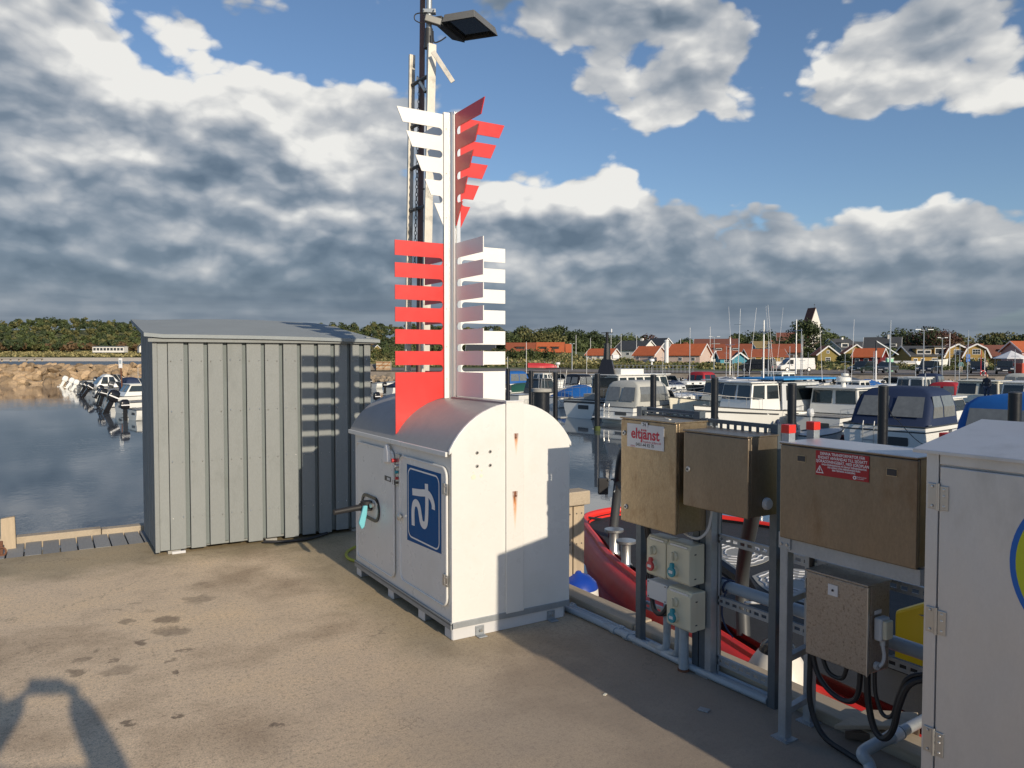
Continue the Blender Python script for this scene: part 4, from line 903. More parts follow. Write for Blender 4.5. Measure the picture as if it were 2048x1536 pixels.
# ================================================================== ladder mast with lamp
def build_mast():
    D = 6.84
    fr = dep(815, 735, 6.98); to = dep(824, 110, 6.98); fr2 = dep(850, 740, 6.70); to2 = dep(864, 88, 6.70)
    def ext(a, b_, z): return a + (b_-a)*((z-a.z)/(b_.z-a.z))
    base = ext(fr, to, 0).lerp(ext(fr2, to2, 0), .5)
    r = thing('ladder_mast', 'tall aluminium ladder mast with steel poles rising behind the finned sign', 'mast', (base.x, base.y, 0))
    Rz = Matrix.Rotation(atan2(fr2.y-fr.y, fr2.x-fr.x), 3, 'Z')
    def rail(a, b_, w, d_, name, m):
        a0 = ext(a, b_, .0); q = MB(); dv = (b_-a0).normalized(); e1 = (Rz @ Vector((1, 0, 0))); e2 = dv.cross(e1).normalized(); e1 = e2.cross(dv)
        R = Matrix((dv, e1, e2)).transposed(); q.obox((a0+b_)/2, ((b_-a0).length, w, d_), R); return q.build(name, m, r, bevel=.003)
    M['mastalu'] = mat('weathered_aluminium', (.66, .62, .54), .45, .35, .15, 6, .08, 60, dirt=(.20, .20, .17), dscale=5, damt=.8)
    rail(fr, to, .028, .055, 'rail', M['mastalu']); rail(fr2, to2, .028, .075, 'rail', M['mastalu'])
    z = .35
    while z < 4.3:
        a = ext(fr, to, z); b_ = ext(fr2, to2, z); q = MB(); q.cyl(a, b_, .017, n=8); q.build('rung', M['darkgrey'], r); z += .375
    p0 = dep(838, 740, 6.95); p1 = dep(846, -60, 6.9); q = MB(); q.cyl(ext(p0, p1, 0), p1, .031, .024, 12); q.build('flag_pole', M['mast_brown'], r, smooth=True)
    p0 = dep(851, 740, 6.88); p1 = dep(859, -60, 6.76); q = MB(); q.cyl(ext(p0, p1, 0), ext(p0, p1, 4.35), .018, n=12); q.build('lamp_pole', M['galv'], r, smooth=True)
    q = MB(); q.cyl(ext(p0, p1, 4.35), ext(p0, p1, 4.52), .042, .034, n=12); q.build('pole_socket', M['fgskin'], r, smooth=True)
    q = MB(); q.cyl(ext(p0, p1, 4.50), ext(p0, p1, 5.3), .026, n=12); lp = q.build('lamp_pole', M['galv'], r, smooth=True)
    for k in range(7): c_ = ext(p0, p1, 2.3+k*.28); q = MB(); q.box(c_.x-.032, c_.x+.032, c_.y-.032, c_.y+.032, c_.z-.004, c_.z+.004); q.build('cable_tie', M['black'], r)
    # clamps
    c_ = ext(p0, p1, 4.86); 
    for dz, w in ((.0, .16), (-.20, .11)):
        q = MB(); e = _r; R = Matrix((e, Vector((0, 0, 1)).cross(e), Vector((0, 0, 1)))).transposed(); q.obox((c_.x, c_.y, c_.z+dz), (w, .06, .035), R); q.build('clamp', M['galv'], r, bevel=.004)
        for s_ in (-1, 1): q = MB(); k_ = Vector((c_.x, c_.y, c_.z+dz)) + e*s_*w*.4; q.cyl(k_-_f*.05, k_+_f*.045, .007, n=6); q.build('clamp_bolt', M['bright'], r)
    q = MB(); q.tube(smooth_path([dep(866, 62, 6.70), dep(868, 84, 6.70), dep(880, 82, 6.72), dep(892, 74, 6.75)], 5), .006, 6); q.tube(smooth_path([dep(854, 25, 6.72), dep(832, 28, 6.72), dep(830, 40, 6.72), dep(846, 48, 6.74)], 5), .005, 6); q.build('lamp_cable', M['black'], r, smooth=True)
    # loose flat bar
    q = MB(); q.bar(dep(866, 103, 6.62), dep(906, 164, 6.62), .012, .040); q.build('flat_bar', M['mastalu'], r, bevel=.002)
    q = MB(); q.bar(dep(834, 155, 6.9), dep(850, 180, 6.75), .01, .03); q.build('brace', M['mastalu'], r)
    # chain
    q = MB(); zz = 2.45; k = 0
    while zz < 4.1:
        c_ = dep(840 - (4.1-zz)*7, 400, 6.85); c_ = Vector((c_.x, c_.y, zz)); rr = .011
        q.tube([(c_.x + (rr*cos(a) if k % 2 else 0), c_.y + (0 if k % 2 else rr*cos(a)), zz + .021*sin(a)) for a in [2*pi*i/8 for i in range(8)]], .0035, 4, closed=True); zz += .034; k += 1
    q.build('chain', M['darkgrey'], r)['kind'] = 'stuff'
    return r
build_mast()
def build_lamp():
    r = thing('floodlight', 'flat grey floodlight head clamped to the top of the ladder mast', 'floodlight', tuple(dep(870, 45, 6.75)))
    zt = 4.70
    C = [gnd(883, 44, zt), gnd(949, 33, zt), gnd(996, 72, zt), gnd(930, 82, zt)]
    up = Vector((0, 0, .075))
    top = [p + (sum(C, Vector())/4 - p)*.10 + up for p in C]
    q = MB(); q.add(C + top, [(0, 1, 5, 4), (1, 2, 6, 5), (2, 3, 7, 6), (3, 0, 4, 7), (4, 5, 6, 7)])
    q.build('lamp_housing', M['lampgrey'], r, bevel=.004)
    cc = sum(C, Vector())/4
    rim = [p + (cc-p)*.10 for p in C]; dn = Vector((0, 0, .025))
    q = MB(); q.add(C + rim + [p+dn for p in rim], [(0, 1, 5, 4), (1, 2, 6, 5), (2, 3, 7, 6), (3, 0, 4, 7), (4, 5, 9, 8), (5, 6, 10, 9), (6, 7, 11, 10), (7, 4, 8, 11)]); q.build('lamp_rim', M['fgskin'], r)
    q = MB(); q.add([p+dn for p in rim], [(0, 1, 2, 3)]); q.build('lamp_glass', M['window'], r)
    G = [gnd(870, 50, zt-.02), C[0]-Vector((0, 0, .02)), C[3]-Vector((0, 0, .02)), gnd(904, 80, zt-.02)]
    q = MB(); q.add(G + [p+Vector((0, 0, .08)) for p in G], [(0, 1, 2, 3), (4, 5, 6, 7), (0, 1, 5, 4), (1, 2, 6, 5), (2, 3, 7, 6), (3, 0, 4, 7)]); q.build('gear_box', M['fgskin'], r, bevel=.006)
    q = MB(); q.bar(dep(850, 36, 6.72), dep(882, 46, 6.74), .05, .06); q.build('lamp_bracket', M['lampgrey'], r, bevel=.006)
build_lamp()

# ================================================================== timber dolphin beyond the kerb, buoys, red boat
r = thing('mooring_fence', 'short sunlit fence of nailed timber planks with a thick cap beyond the kerb', 'timber fence', (3.25, 4.5, 0))
for i, x in enumerate((3.125, 3.23)):
    q = MB(); q.box(x, x+.096, 4.42, 4.47, -1.5, .585-.004*i); pk = q.build('plank', M['timber_v'], r, bevel=.004)
    for z in (.52, .30, .06):
        for dx in (.025, .07): q = MB(); q.cyl((x+dx, 4.42, z), (x+dx, 4.4165, z), .005, n=8); q.build('nail', M['darkgrey'], pk)
q = MB(); q.box(3.09, 3.335, 4.36, 4.50, .590, .690); q.build('cap_beam', M['timber'], r, bevel=.008)
q = MB(); q.box(3.10, 3.32, 4.505, 4.60, .40, .66); q.build('rear_beam', M['timber'], r, bevel=.008)
r = thing('fender_buoy', 'white round buoy with a blue top hanging between the kerb and the red boat', 'fender', (3.42, 4.62, -.1))
q = MB(); q.lathe([(.0, -.22), (.09, -.20), (.14, -.12), (.15, -.02), (.146, .0298)], (3.27, 4.42, -.05), 24); q.build('buoy_body', M['fendwhite'], r, smooth=True)
q = MB(); q.lathe([(.146, .03), (.130, .075), (.085, .115), (.03, .135), (.02, .15), (0, .155)], (3.27, 4.42, -.05), 24); q.build('buoy_top', M['fendblue'], r, smooth=True)

def build_rib():
    r = thing('rescue_boat', 'red and black rescue boat with a yellow deckhouse moored alongside the quay', 'boat', (4.9, 2.0, ZW))
    L_ = [(3.26, -3.5), (3.26, 0), (3.30, 1.4), (3.38, 2.7), (3.50, 3.35), (3.66, 4.0), (3.84, 4.6), (4.05, 5.2), (4.36, 5.85), (4.66, 6.35), (4.90, 6.62), (5.2, 6.72), (5.5, 6.70), (5.85, 6.42), (6.15, 6.02), (6.42, 5.4), (6.58, 4.5), (6.66, 3.2), (6.7, 1.5), (6.7, -3.5)]
    P = smooth_path([(x, y, -.30+.10*max(0, (y-2)/4.7)) for x, y in L_], 4)
    cen = [Vector((4.93, min(p.y, 5.4), p.z)) for p in P]
    inw = [(c - p).normalized() for c, p in zip(cen, P)]
    # collar: a fat tube with a raised moulding along its top
    q = MB(); n = 14; rings = []
    for p, i_ in zip(P, inw):
        i2 = Vector((i_.x, i_.y, 0)).normalized(); rings.append([p + i2*(.12 + .13*cos(2*pi*k/n)) + Vector((0, 0, .15*sin(2*pi*k/n))) for k in range(n)])
    q.loft(rings); q.build('collar', M['tube_red'], r, smooth=True)
    q = MB(); q.tube([p + Vector((i_.x, i_.y, 0)).normalized()*.13 + Vector((0, 0, .145)) for p, i_ in zip(P, inw)], .035, 8); q.build('collar_moulding', M['tube_red'], r, smooth=True)
    # hull side below the collar
    rings = []
    for p, i_ in zip(P, inw):
        i2 = Vector((i_.x, i_.y, 0)).normalized(); rings.append([p + i2*(.02+.04) + Vector((0, 0, .02)), p + i2*.16 + Vector((0, 0, -.35)), p + i2*.42 + Vector((0, 0, -.95)), p + i2*.62 + Vector((0, 0, -1.9))])
    q = MB(); q.loft(rings, closed=False); q.build('hull', M['tube_red'], r, smooth=True)
    dk = [p + Vector((i_.x, i_.y, 0)).normalized()*.20 for p, i_ in zip(P, inw)]
    q = MB(); z = -.10; q.add([(p.x, p.y, z) for p in dk], [tuple(range(len(dk)))]); dko = q.build('deck', M['ribdeck'], r)
    rings = [[(p.x, p.y, z-.1), (p.x, p.y, z+.03)] for p in dk]; q = MB(); q.loft(rings, closed=False); q.build('deck_edge', M['gloss_black'], dko)
    for k, pts in enumerate([[(1408, 1092), (1450, 1080), (1500, 1082), (1542, 1100), (1540, 1118), (1500, 1132), (1440, 1130), (1405, 1115)], [(1504, 1152), (1540, 1140), (1600, 1138), (1680, 1160), (1700, 1200), (1640, 1210), (1570, 1195), (1525, 1175)]]):
        pp = [gnd(x, y, z+.006) for x, y in pts]; pp = smooth_path(pp + [pp[0]], 4)[:-1]; c_ = sum(pp, Vector())/len(pp)
        q = MB(); q.add([tuple(p) for p in pp] + [(p.x, p.y, z+.001) for p in pp], [tuple(range(len(pp)))] + [(i, (i+1) % len(pp), len(pp)+(i+1) % len(pp), len(pp)+i) for i in range(len(pp))]); pd = q.build('deck_pad', M['deckpad'], dko)
        for f_ in (.85, .68, .5, .33):
            q = MB(); q.tube([c_ + (p-c_)*f_*(1+.05*sin(3*j)) + Vector((0, 0, .003)) for j, p in enumerate(pp)], .006, 4, closed=True); q.build('pad_groove', M['platesil'], pd)
    for x, y in ((1228, 1097), (1252, 1122)):
        g = gnd(x, y, z+.05); g.z = z; q = MB(); q.lathe([(.055, 0), (.055, .02), (.04, .04), (.04, .20), (.085, .205), (.085, .225), (0, .23)], g, 20); q.build('bollard', M['bright'], dko, smooth=True)
    # bow rail of thick black tube
    A0, A1 = dep(1225, 1078, 7.35), dep(1243, 900, 6.9); B0, B1 = gnd(1487, 1272, z), dep(1510, 1000, 4.0)
    A0.z = z; q = MB(); q.tube(smooth_path([A0, A0 + Vector((.03, -.05, .55)), dep(1238, 960, 6.9), dep(1250, 900, 6.5), dep(1300, 880, 5.8)], 5), .045, 10); bw = q.build('bow_rail', M['darkgrey'], r, smooth=True)
    q = MB(); q.tube(smooth_path([B0, B0+Vector((.02, .03, .4)), B1, dep(1500, 960, 4.2), dep(1440, 930, 4.6)], 5), .042, 10); q.build('bow_rail', M['darkgrey'], r, smooth=True)
    q = MB(); q.tube([dep(1238, 965, 6.9), dep(1262, 1000, 6.2), dep(1300, 1020, 5.9)], .035, 8); q.build('bow_rail', M['darkgrey'], r, smooth=True)
    q = MB(); q.tube([gnd(1415, 1112, z+.3), gnd(1490, 1165, z+.25), gnd(1500, 1185, z+.1)], .05, 8); q.build('rail_brace', M['gloss_black'], r, smooth=True)
    c_ = dep(1206, 972, 6.9); q = MB(); q.obox(c_, (.09, .06, .15), Matrix.Rotation(-YAW, 3, 'Z')); sp = q.build('deck_light', M['black'], bw, bevel=.008)
    q = MB(); q.tube([dep(1218, 960, 6.85), dep(1226, 958, 6.9), dep(1232, 968, 6.9), dep(1228, 984, 6.9)], .008, 6); q.build('light_bracket', M['galv'], bw, smooth=True)
    # mooring line from the bow to shore, and black gear on deck
    q = MB(); q.tube(smooth_path([(3.15, 4.5, .34), (3.6, 5.0, .17), (4.5, 6.3, .02), (5.2, 6.45, -.12)], 6), .014, 6); q.build('mooring_line', M['black'], r, smooth=True)
    # deckhouse: sloping yellow front with a dark window
    q = MB(); yel = [(2.50, z), (2.50, .22), (2.25, .36), (1.7, .52), (1.1, .90), (-3.0, .90), (-3.0, z)]
    q.prism(yel, 'x', 4.06, 5.7); dh = q.build('deckhouse', M['yellow'], r, bevel=.02)
    q = MB(); q.box(4.02, 4.059, -3, 2.53, z, z+.05); q.box(4.03, 5.74, 2.5005, 2.53, z, z+.05); q.build('deckhouse_skirt', M['black'], dh)
    q = MB(); q.add([(4.055, 2.36, .34-.10), (4.055, 2.05, .20), (4.055, 1.9, .24), (4.055, 1.9, .40), (4.055, 2.15, .29)], [(0, 1, 2, 3, 4)]); q.build('side_window', M['window'], dh)
    nn = 40
    def rg(rr): return [(4.054, 2.12+rr*cos(2*pi*i/nn), .065+rr*sin(2*pi*i/nn)) for i in range(nn)]
    q = MB(); q.add(rg(.19)+rg(.13), [(i, (i+1) % nn, nn+(i+1) % nn, nn+i) for i in range(nn)]); q.build('red_emblem', M['redplast'], dh)
    return r
build_rib()
r = thing('fender_buoy', 'large white fender with a black top hanging on a line behind the rack', 'fender', (3.2, 2.4, 0))
c_ = px = None
def at_x(x, y, X):
    d = ray(x, y); return Vector((0, 0, EYE)) + d*(X/d.x)
c_ = at_x(1556, 1318, 3.35)
q = MB(); q.lathe([(0, -.30), (.10, -.28), (.17, -.18), (.175, -.08), (.13, .0), (.10, .045)], c_, 22); q.build('buoy_body', M['fendwhite'], r, smooth=True)
q = MB(); q.lathe([(.101, .045), (.085, .085), (.045, .11), (.04, .16), (0, .165)], c_, 22); q.build('buoy_top', M['gloss_black'], r, smooth=True)
q = MB(); q.tube([c_+Vector((0, 0, .15)), c_+Vector((-.015, .03, .30)), at_x(1490, 1205, 3.0)], .007, 6); q.build('buoy_line', M['platesil'], r)

# ================================================================== the photographer behind the camera
def skin_body(name, mat_, joints, edges, parent, sub=2):
    me = bpy.data.meshes.new(name); me.from_pydata([j[0] for j in joints], edges, [])
    o = bpy.data.objects.new(name, me); COL.objects.link(o); o.parent = parent
    me.materials.append(mat_)
    sk = o.modifiers.new('skin', 'SKIN'); 
    if not me.skin_vertices: me.skin_vertices.new()
    lay = me.skin_vertices[0].data
    for i, j in enumerate(joints):
        lay[i].radius = (j[1], j[2] if len(j) > 2 else j[1]); lay[i].use_root = (i == 0)
    sb = o.modifiers.new('sub', 'SUBSURF'); sb.levels = sub; sb.render_levels = sub
    return o
def person(label, loc, rz, cloth, legs, pose='stand', h=1.75, group=None, hair='black', arms=None, sub=2, ar=(.062, .045, .032)):
    """person facing local +y; one skin surface for the clothed body, head and hair as children"""
    r = thing('person', label, 'person', loc, rz, group); k = h/1.75
    S = lambda x, y, z: (x*k, y*k, z*k)
    w = .0 if pose == 'stand' else .16
    J = [(S(0, 0, .95), .14*k, .10*k), (S(0, .01, 1.15), .135*k, .10*k), (S(0, 0, 1.36), .155*k, .10*k), (S(0, 0, 1.47), .07*k, .06*k), (S(0, .005, 1.53), .052*k, .052*k)]
    E = [(0, 1), (1, 2), (2, 3), (3, 4)]
    for s_ in (-1, 1):
        b0 = len(J); J += [(S(s_*.10, 0, .88), .095*k, .10*k), (S(s_*.11, s_*w*.5+.01, .50), .065*k), (S(s_*.11, s_*w-.02, .10), .045*k), (S(s_*.12, s_*w+.10, .03), .04*k, .032*k)]
        E += [(0, b0), (b0, b0+1), (b0+1, b0+2), (b0+2, b0+3)]
        A = (arms or {}).get(s_, [(s_*.27, .02, 1.12), (s_*.28, .10, .86)])
        b0 = len(J); J += [(S(s_*.185, 0, 1.40), ar[0]*k), (S(*A[0]), ar[1]*k), (S(*A[1]), ar[2]*k)]
        E += [(2, b0), (b0, b0+1), (b0+1, b0+2)]
        if len(A) > 2: J += [(S(*A[2]), ar[2]*k*.62)]; E += [(b0+2, b0+3)]
    body = skin_body('body', M[cloth], J, E, r, sub)
    q = MB(); q.box(-.01, .01, -.01, .01, 1, 1.02)
    # legs wear other cloth: trousers as a second slightly larger surface
    LJ = [(S(0, 0, .93), .15*k, .112*k)]; LE = []
    for s_ in (-1, 1):
        b0 = len(LJ); LJ += [(S(s_*.10, 0, .86), .105*k, .105*k), (S(s_*.11, s_*w*.5+.01, .50), .076*k), (S(s_*.11, s_*w-.02, .11), .062*k)]; LE += [(0, b0), (b0, b0+1), (b0+1, b0+2)]
    skin_body('trousers', M[legs], LJ, LE, r, sub)
    hp = [(0, .115), (.035, .11), (.062, .07), (.075, .01), (.072, -.04), (.055, -.085), (.03, -.11), (0, -.115)]
    q = MB(); q.lathe([(a*k, -b_*k) for a, b_ in hp][::-1], S(0, .012, 1.635), 16); q.v = [(x, (y-.012*k)*1.18+.012*k, z) for x, y, z in q.v]
    q.add([S(-.014, .09, 1.62), S(.014, .09, 1.62), S(0, .125, 1.612), S(0, .092, 1.66)], [(0, 1, 2), (0, 2, 3), (1, 3, 2)])
    for s_ in (-1, 1): q.box((s_*.076-.008)*k, (s_*.076+.008)*k, -.01*k, .02*k, 1.61*k, 1.655*k)
    hd = q.build('head', M['skin'], r, smooth=True, local=True)
    q = MB(); q.lathe([(.0, .128*k), (.05*k, .118*k), (.08*k, .07*k), (.086*k, .01*k), (.07*k, -.04*k)], S(0, -.012, 1.645), 14); q.build('hair', M[hair], hd, smooth=True, local=True)
    for s_ in (-1, 1):
        q = MB(); q.lathe([(0, -.006*k), (.009*k, -.003*k), (.009*k, .003*k), (0, .006*k)], S(s_*.028, .094, 1.645), 8, 'y'); q.build('eye', M['ink'], hd, local=True)
    return r, S
def hand(parent, wrist, tip_dir, palm_n, L=.17, mirror=1, curl=.5):
    """a palm and five bent fingers as one skin chain per finger"""
    d = Vector(tip_dir).normalized(); n = Vector(palm_n).normalized(); s_ = d.cross(n).normalized()*mirror; w = Vector(wrist)
    J = [(tuple(w), .026, .018), (tuple(w+d*.045), .036, .016), (tuple(w+d*.085), .038, .014)]; E = [(0, 1), (1, 2)]
    for i, (o, l) in enumerate(((-.030, .062), (-.010, .074), (.011, .080), (.031, .072))):
        b0 = len(J); p = w + d*.095 + s_*o
        dv = (d + n*curl*.5).normalized(); dv2 = (d + n*curl*1.6).normalized()
        J += [(tuple(p), .0095), (tuple(p+dv*l*.5), .009), (tuple(p+dv*l*.5+dv2*l*.5), .0078)]; E += [(2, b0), (b0, b0+1), (b0+1, b0+2)]
    b0 = len(J); p = w + d*.035 + s_*.034
    J += [(tuple(p), .012), (tuple(p+(d*.5+s_*.7)*.04), .0105), (tuple(p+(d*.5+s_*.7)*.04+(d+n*.4)*.028), .009)]; E += [(1, b0), (b0, b0+1), (b0+1, b0+2)]
    return skin_body('hand', M['skin'], J, E, parent, 1)
ploc = (-.24, -.50, 0)
pr, S = person('photographer in a dark jacket holding up a phone behind the camera', ploc, -YAW, 'cloth_dark', 'jeans', h=1.74,
               arms={-1: [(-.27, .28, 1.30), (-.20, .48, 1.47), (-.155, .51, 1.55)], 1: [(.33, .37, 1.27), (.13, .51, 1.47), (.085, .525, 1.545)]}, ar=(.085, .078, .062))
hand(pr, (-.175, .505, 1.525), (.75, .1, .6), (.6, 0, -.5), mirror=1); hand(pr, (.105, .525, 1.52), (-.75, .05, .6), (-.6, 0, -.5), mirror=-1)
ph = thing('phone', 'dark phone held level in both hands just behind the camera', 'phone', (-.012, -.02, EYE-.045), -YAW)
q = MB(); q.prism(rrect(-.082, .082, -.065, .012, .010, 4), 'y', -.012, -.003); q.build('phone_body', M['gloss_black'], ph, local=True)
q = MB(); q.prism(rrect(-.076, .076, -.060, .007, .006, 4), 'y', -.0135, -.0121); q.build('screen', M['window'], ph, local=True)

# ================================================================== breakwater, embankment and land
def edgeD(x):        # distance of the water's edge, by photo column
    T_ = [(-2500, 80), (-600, 96), (0, 103), (300, 106), (700, 116), (1000, 112), (1300, 103), (1600, 95), (1900, 88), (2400, 84), (4200, 75)]
    for (a, u), (b_, v) in zip(T_, T_[1:]):
        if x <= b_: return u + (v-u)*max(0, (x-a))/(b_-a)
    return T_[-1][1]
def ss(a, b_, v): v = max(0, min(1, (v-a)/(b_-a))); return v*v*(3-2*v)
def landz(x, D):
    if D < 110: z = -.5
    else: z = -.5 + (D-110)*.0135
    z = min(z, 2.2 + (D-300)*.012) if D > 300 else z
    # low dunes, then the wooded ridge on the left; a knoll under the two tiled houses
    left = 1 - ss(560, 1250, x)
    z += left*ss(640, 1000, D)*20
    z += 3.0*math.exp(-((x-1060)/150)**2)*ss(140, 250, D)
    z += .35*sin(D*.31+x*.013)*ss(150, 260, D)
    return z
def P3(x, D, dz=0.0, zf=None):
    p = dep(x, HZ, D); p.z = (zf or landz)(x, D) + dz; return p
M['grass'] = mat('dune_grass', (.115, .120, .035), .95, 0, .45, .12, .35, 3.0, 0, 1, world_co=True, dirt=(.26, .21, .10), dscale=.16, damt=.7)
M['drygrass'] = mat('dry_dune_grass', (.30, .26, .115), .95, 0, .3, .3, .3, 3.0, world_co=True)
M['lawn'] = mat('rough_meadow', (.085, .105, .025), .95, 0, .4, .25, .35, 2.5, 0, 1, world_co=True, dirt=(.20, .18, .07), dscale=.3, damt=.6)
M['sand'] = mat('beach_sand', (.78, .66, .50), .95, 0, .15, .2, world_co=True)
M['asphalt'] = mat('pale_asphalt', (.20, .175, .155), .9, 0, .12, .3, .1, 3, world_co=True)
M['rock'] = mat('orange_brown_granite', (.37, .265, .16), .85, 0, .5, 1.3, .35, 7, .9, 5, tint=.40, dirt=(.13, .10, .075), dscale=1.6, damt=.75)  # sandy orange-brown is the stone's own colour
M['rockdark'] = mat('weathered_stone', (.24, .205, .165), .88, 0, .35, 1.5, .3, 9, .6, 6, world_co=True, dirt=(.12, .10, .07), dscale=.8, damt=.7)
def patch(name, xs, Dfun, mat_, dz=0.0, n=10, kind='structure'):
    vs = []; W = n+1
    for x in xs:
        for j in range(W):
            D = Dfun(x, j/n); vs.append(tuple(P3(x, D, dz)))
    q = MB(); q.add(vs, [(i*W+j, (i+1)*W+j, (i+1)*W+j+1, i*W+j+1) for i in range(len(xs)-1) for j in range(n)])
    o = q.build(name, mat_, None, smooth=True); o['kind'] = kind; return o
XS = list(range(480, 4201, 60))
patch('ground', XS, lambda x, t: edgeD(x)+1.2 + t**1.6*700, M['lawn'], 0, 40)
XL = list(range(-2500, 721, 70))
def beachD(x, t): return 640 + 14*sin(x*.006) + t*60
def pz(x, D): return ZW + .04 + (D-385)*.03
vs = []; 
q = MB(); W = 9
for x in XL:
    for j in range(W):
        D = beachD(x, j/8); p = dep(x, HZ, D); p.z = ZW-.1 + j/8*3.3; vs.append(tuple(p))
q.add(vs, [(i*W+j, (i+1)*W+j, (i+1)*W+j+1, i*W+j+1) for i in range(len(XL)-1) for j in range(W-1)]); q.build('beach', M['sand'], None, smooth=True)['kind'] = 'structure'
vs = []; q = MB(); W = 25
for x in XL:
    for j in range(W):
        D = beachD(x, 1) - 2 + j*20; p = dep(x, HZ, D); p.z = 1.15 + 5.5*ss(0, 5, j) + .7*sin(x*.05+j*1.3)*ss(0, 2, j) + ss(765, 1150, D)*35; vs.append(tuple(p))
q.add(vs, [(i*W+j, (i+1)*W+j, (i+1)*W+j+1, i*W+j+1) for i in range(len(XL)-1) for j in range(W-1)]); q.build('dunes', M['grass'], None, smooth=True)['kind'] = 'structure'
patch('parking_lot', list(range(1330, 3601, 60)), lambda x, t: edgeD(x)+1.5 + t*28*ss(1250, 1750, x), M['asphalt'], .03, 6)
patch('road', list(range(620, 1761, 60)), lambda x, t: edgeD(x)+1.5 + t*14, M['asphalt'], .02, 4)
patch('sand_path', list(range(620, 1301, 40)), lambda x, t: edgeD(x)+60 + 12*sin(x*.01) + t*9, M['sand'], .03, 3)

# stone mound on the left: every stone that shows is a part
def rock_mesh(seed, n=2):
    rr = random.Random(seed); bm = bmesh.new(); bmesh.ops.create_icosphere(bm, subdivisions=n, radius=1)
    ax = [Vector((rr.uniform(-1, 1), rr.uniform(-1, 1), rr.uniform(-1, 1))).normalized() for _ in range(9)]; cut = [rr.uniform(.55, .85) for _ in ax]
    for v in bm.verts:
        for a, c in zip(ax, cut):
            d = v.co.dot(a)
            if d > c: v.co -= a*(d-c)
        v.co *= rr.uniform(.97, 1.03)
    me = bpy.data.meshes.new('rock'); bm.to_mesh(me); bm.free(); me.materials.append(M['rock']); return me
RM = [rock_mesh(k) for k in range(6)]
bw = thing('breakwater', 'breakwater of big sunlit orange-brown stones across the water on the left', 'breakwater', tuple(dep(150, HZ, 85)))
bw.location.z = ZW
q = MB(); sec = [(0, ZW-1.5), (1.0, ZW), (3.6, -.1), (4.4, .50), (7.5, .56), (12.5, ZW-1)]
rings = []
for x in range(-2400, 781, 60):
    D0 = edgeD(x)-.8; rings.append([Vector((*dep(x, HZ, D0+d)[:2], z)) for d, z in sec])
q.loft(rings, closed=False); q.build('mound', M['rockdark'], bw)
inv = chain_inv(bw); cnt = 0
rows = [(.2, -1.85, 1.2), (1.3, -1.35, 1.4), (2.3, -.8, 1.35), (3.2, -.25, 1.3), (4.0, .30, 1.05)]
for x in range(-420, 300, 1):
    pass
def rock_row(x0, x1, d, z, s, lim):
    global cnt
    x = x0
    while x < x1 and cnt < lim:
        D0 = edgeD(x)-.8; sz = s*rnd.uniform(.55, 1.25); p = dep(x, HZ, D0+d+rnd.uniform(-.4, .4)); p.z = z + rnd.uniform(-.15, .15)
        inst(RM[rnd.randrange(6)], 'rock', bw, tuple(inv @ p), (rnd.uniform(-.6, .6), rnd.uniform(-.6, .6), rnd.uniform(0, 6)), (sz*rnd.uniform(.8, 1.5), sz*rnd.uniform(.6, .9), sz*rnd.uniform(.45, .85)))
        x += sz*1525/D0*rnd.uniform(.85, 1.25); cnt += 1
for d, z, s in rows: rock_row(-60, 305, d, z, s*.68, 299)
# smaller stones of the embankment on the right: one joined part
em = thing('embankment', 'low brown stone embankment behind the moored boats below the road and parking', 'embankment', tuple(dep(1500, HZ, 98)))
q = MB(); rings = []
for x in range(560, 4201, 60):
    D0 = edgeD(x); rings.append([Vector((*dep(x, HZ, D0+d)[:2], z)) for d, z in [(-1.8, ZW-1), (-.6, ZW+.15), (.8, -.62), (1.6, -.50), (3.0, -.505)]])
q.loft(rings, closed=False); q.build('mound', M['rockdark'], em)
bmr = bmesh.new(); bmesh.ops.create_icosphere(bmr, subdivisions=1, radius=1); rv = [tuple(v.co) for v in bmr.verts]; rf_ = [tuple(v.index for v in f.verts) for f in bmr.faces]; bmr.free()
M['rockmix'] = mat('mixed_stone', (.30, .235, .165), .88, 0, .5, .8, .3, 9, 0, 6, world_co=True)
q = MB()
for x in range(640, 2300, 5):
    for k in range(4):
        D0 = edgeD(x); xx = x + rnd.uniform(-6, 6); s = rnd.uniform(.22, .6); t_ = rnd.random(); p = dep(xx, HZ, D0-1.3+t_*2.6); p.z = ZW + t_*.95 + rnd.uniform(-.1, .12)
        Rm = Matrix.Rotation(rnd.uniform(0, 6), 3, 'Z') @ Matrix.Rotation(rnd.uniform(-.6, .6), 3, 'X')
        sc_ = (s*rnd.uniform(.8, 1.4), s*.8, s*rnd.uniform(.5, .9))
        q.add([p + Rm @ Vector((a*sc_[0]*rnd.uniform(.8, 1.1), b_*sc_[1], c*sc_[2]*rnd.uniform(.8, 1.1))) for a, b_, c in rv], rf_)
q.build('stones', M['rockmix'], em)['kind'] = 'stuff'

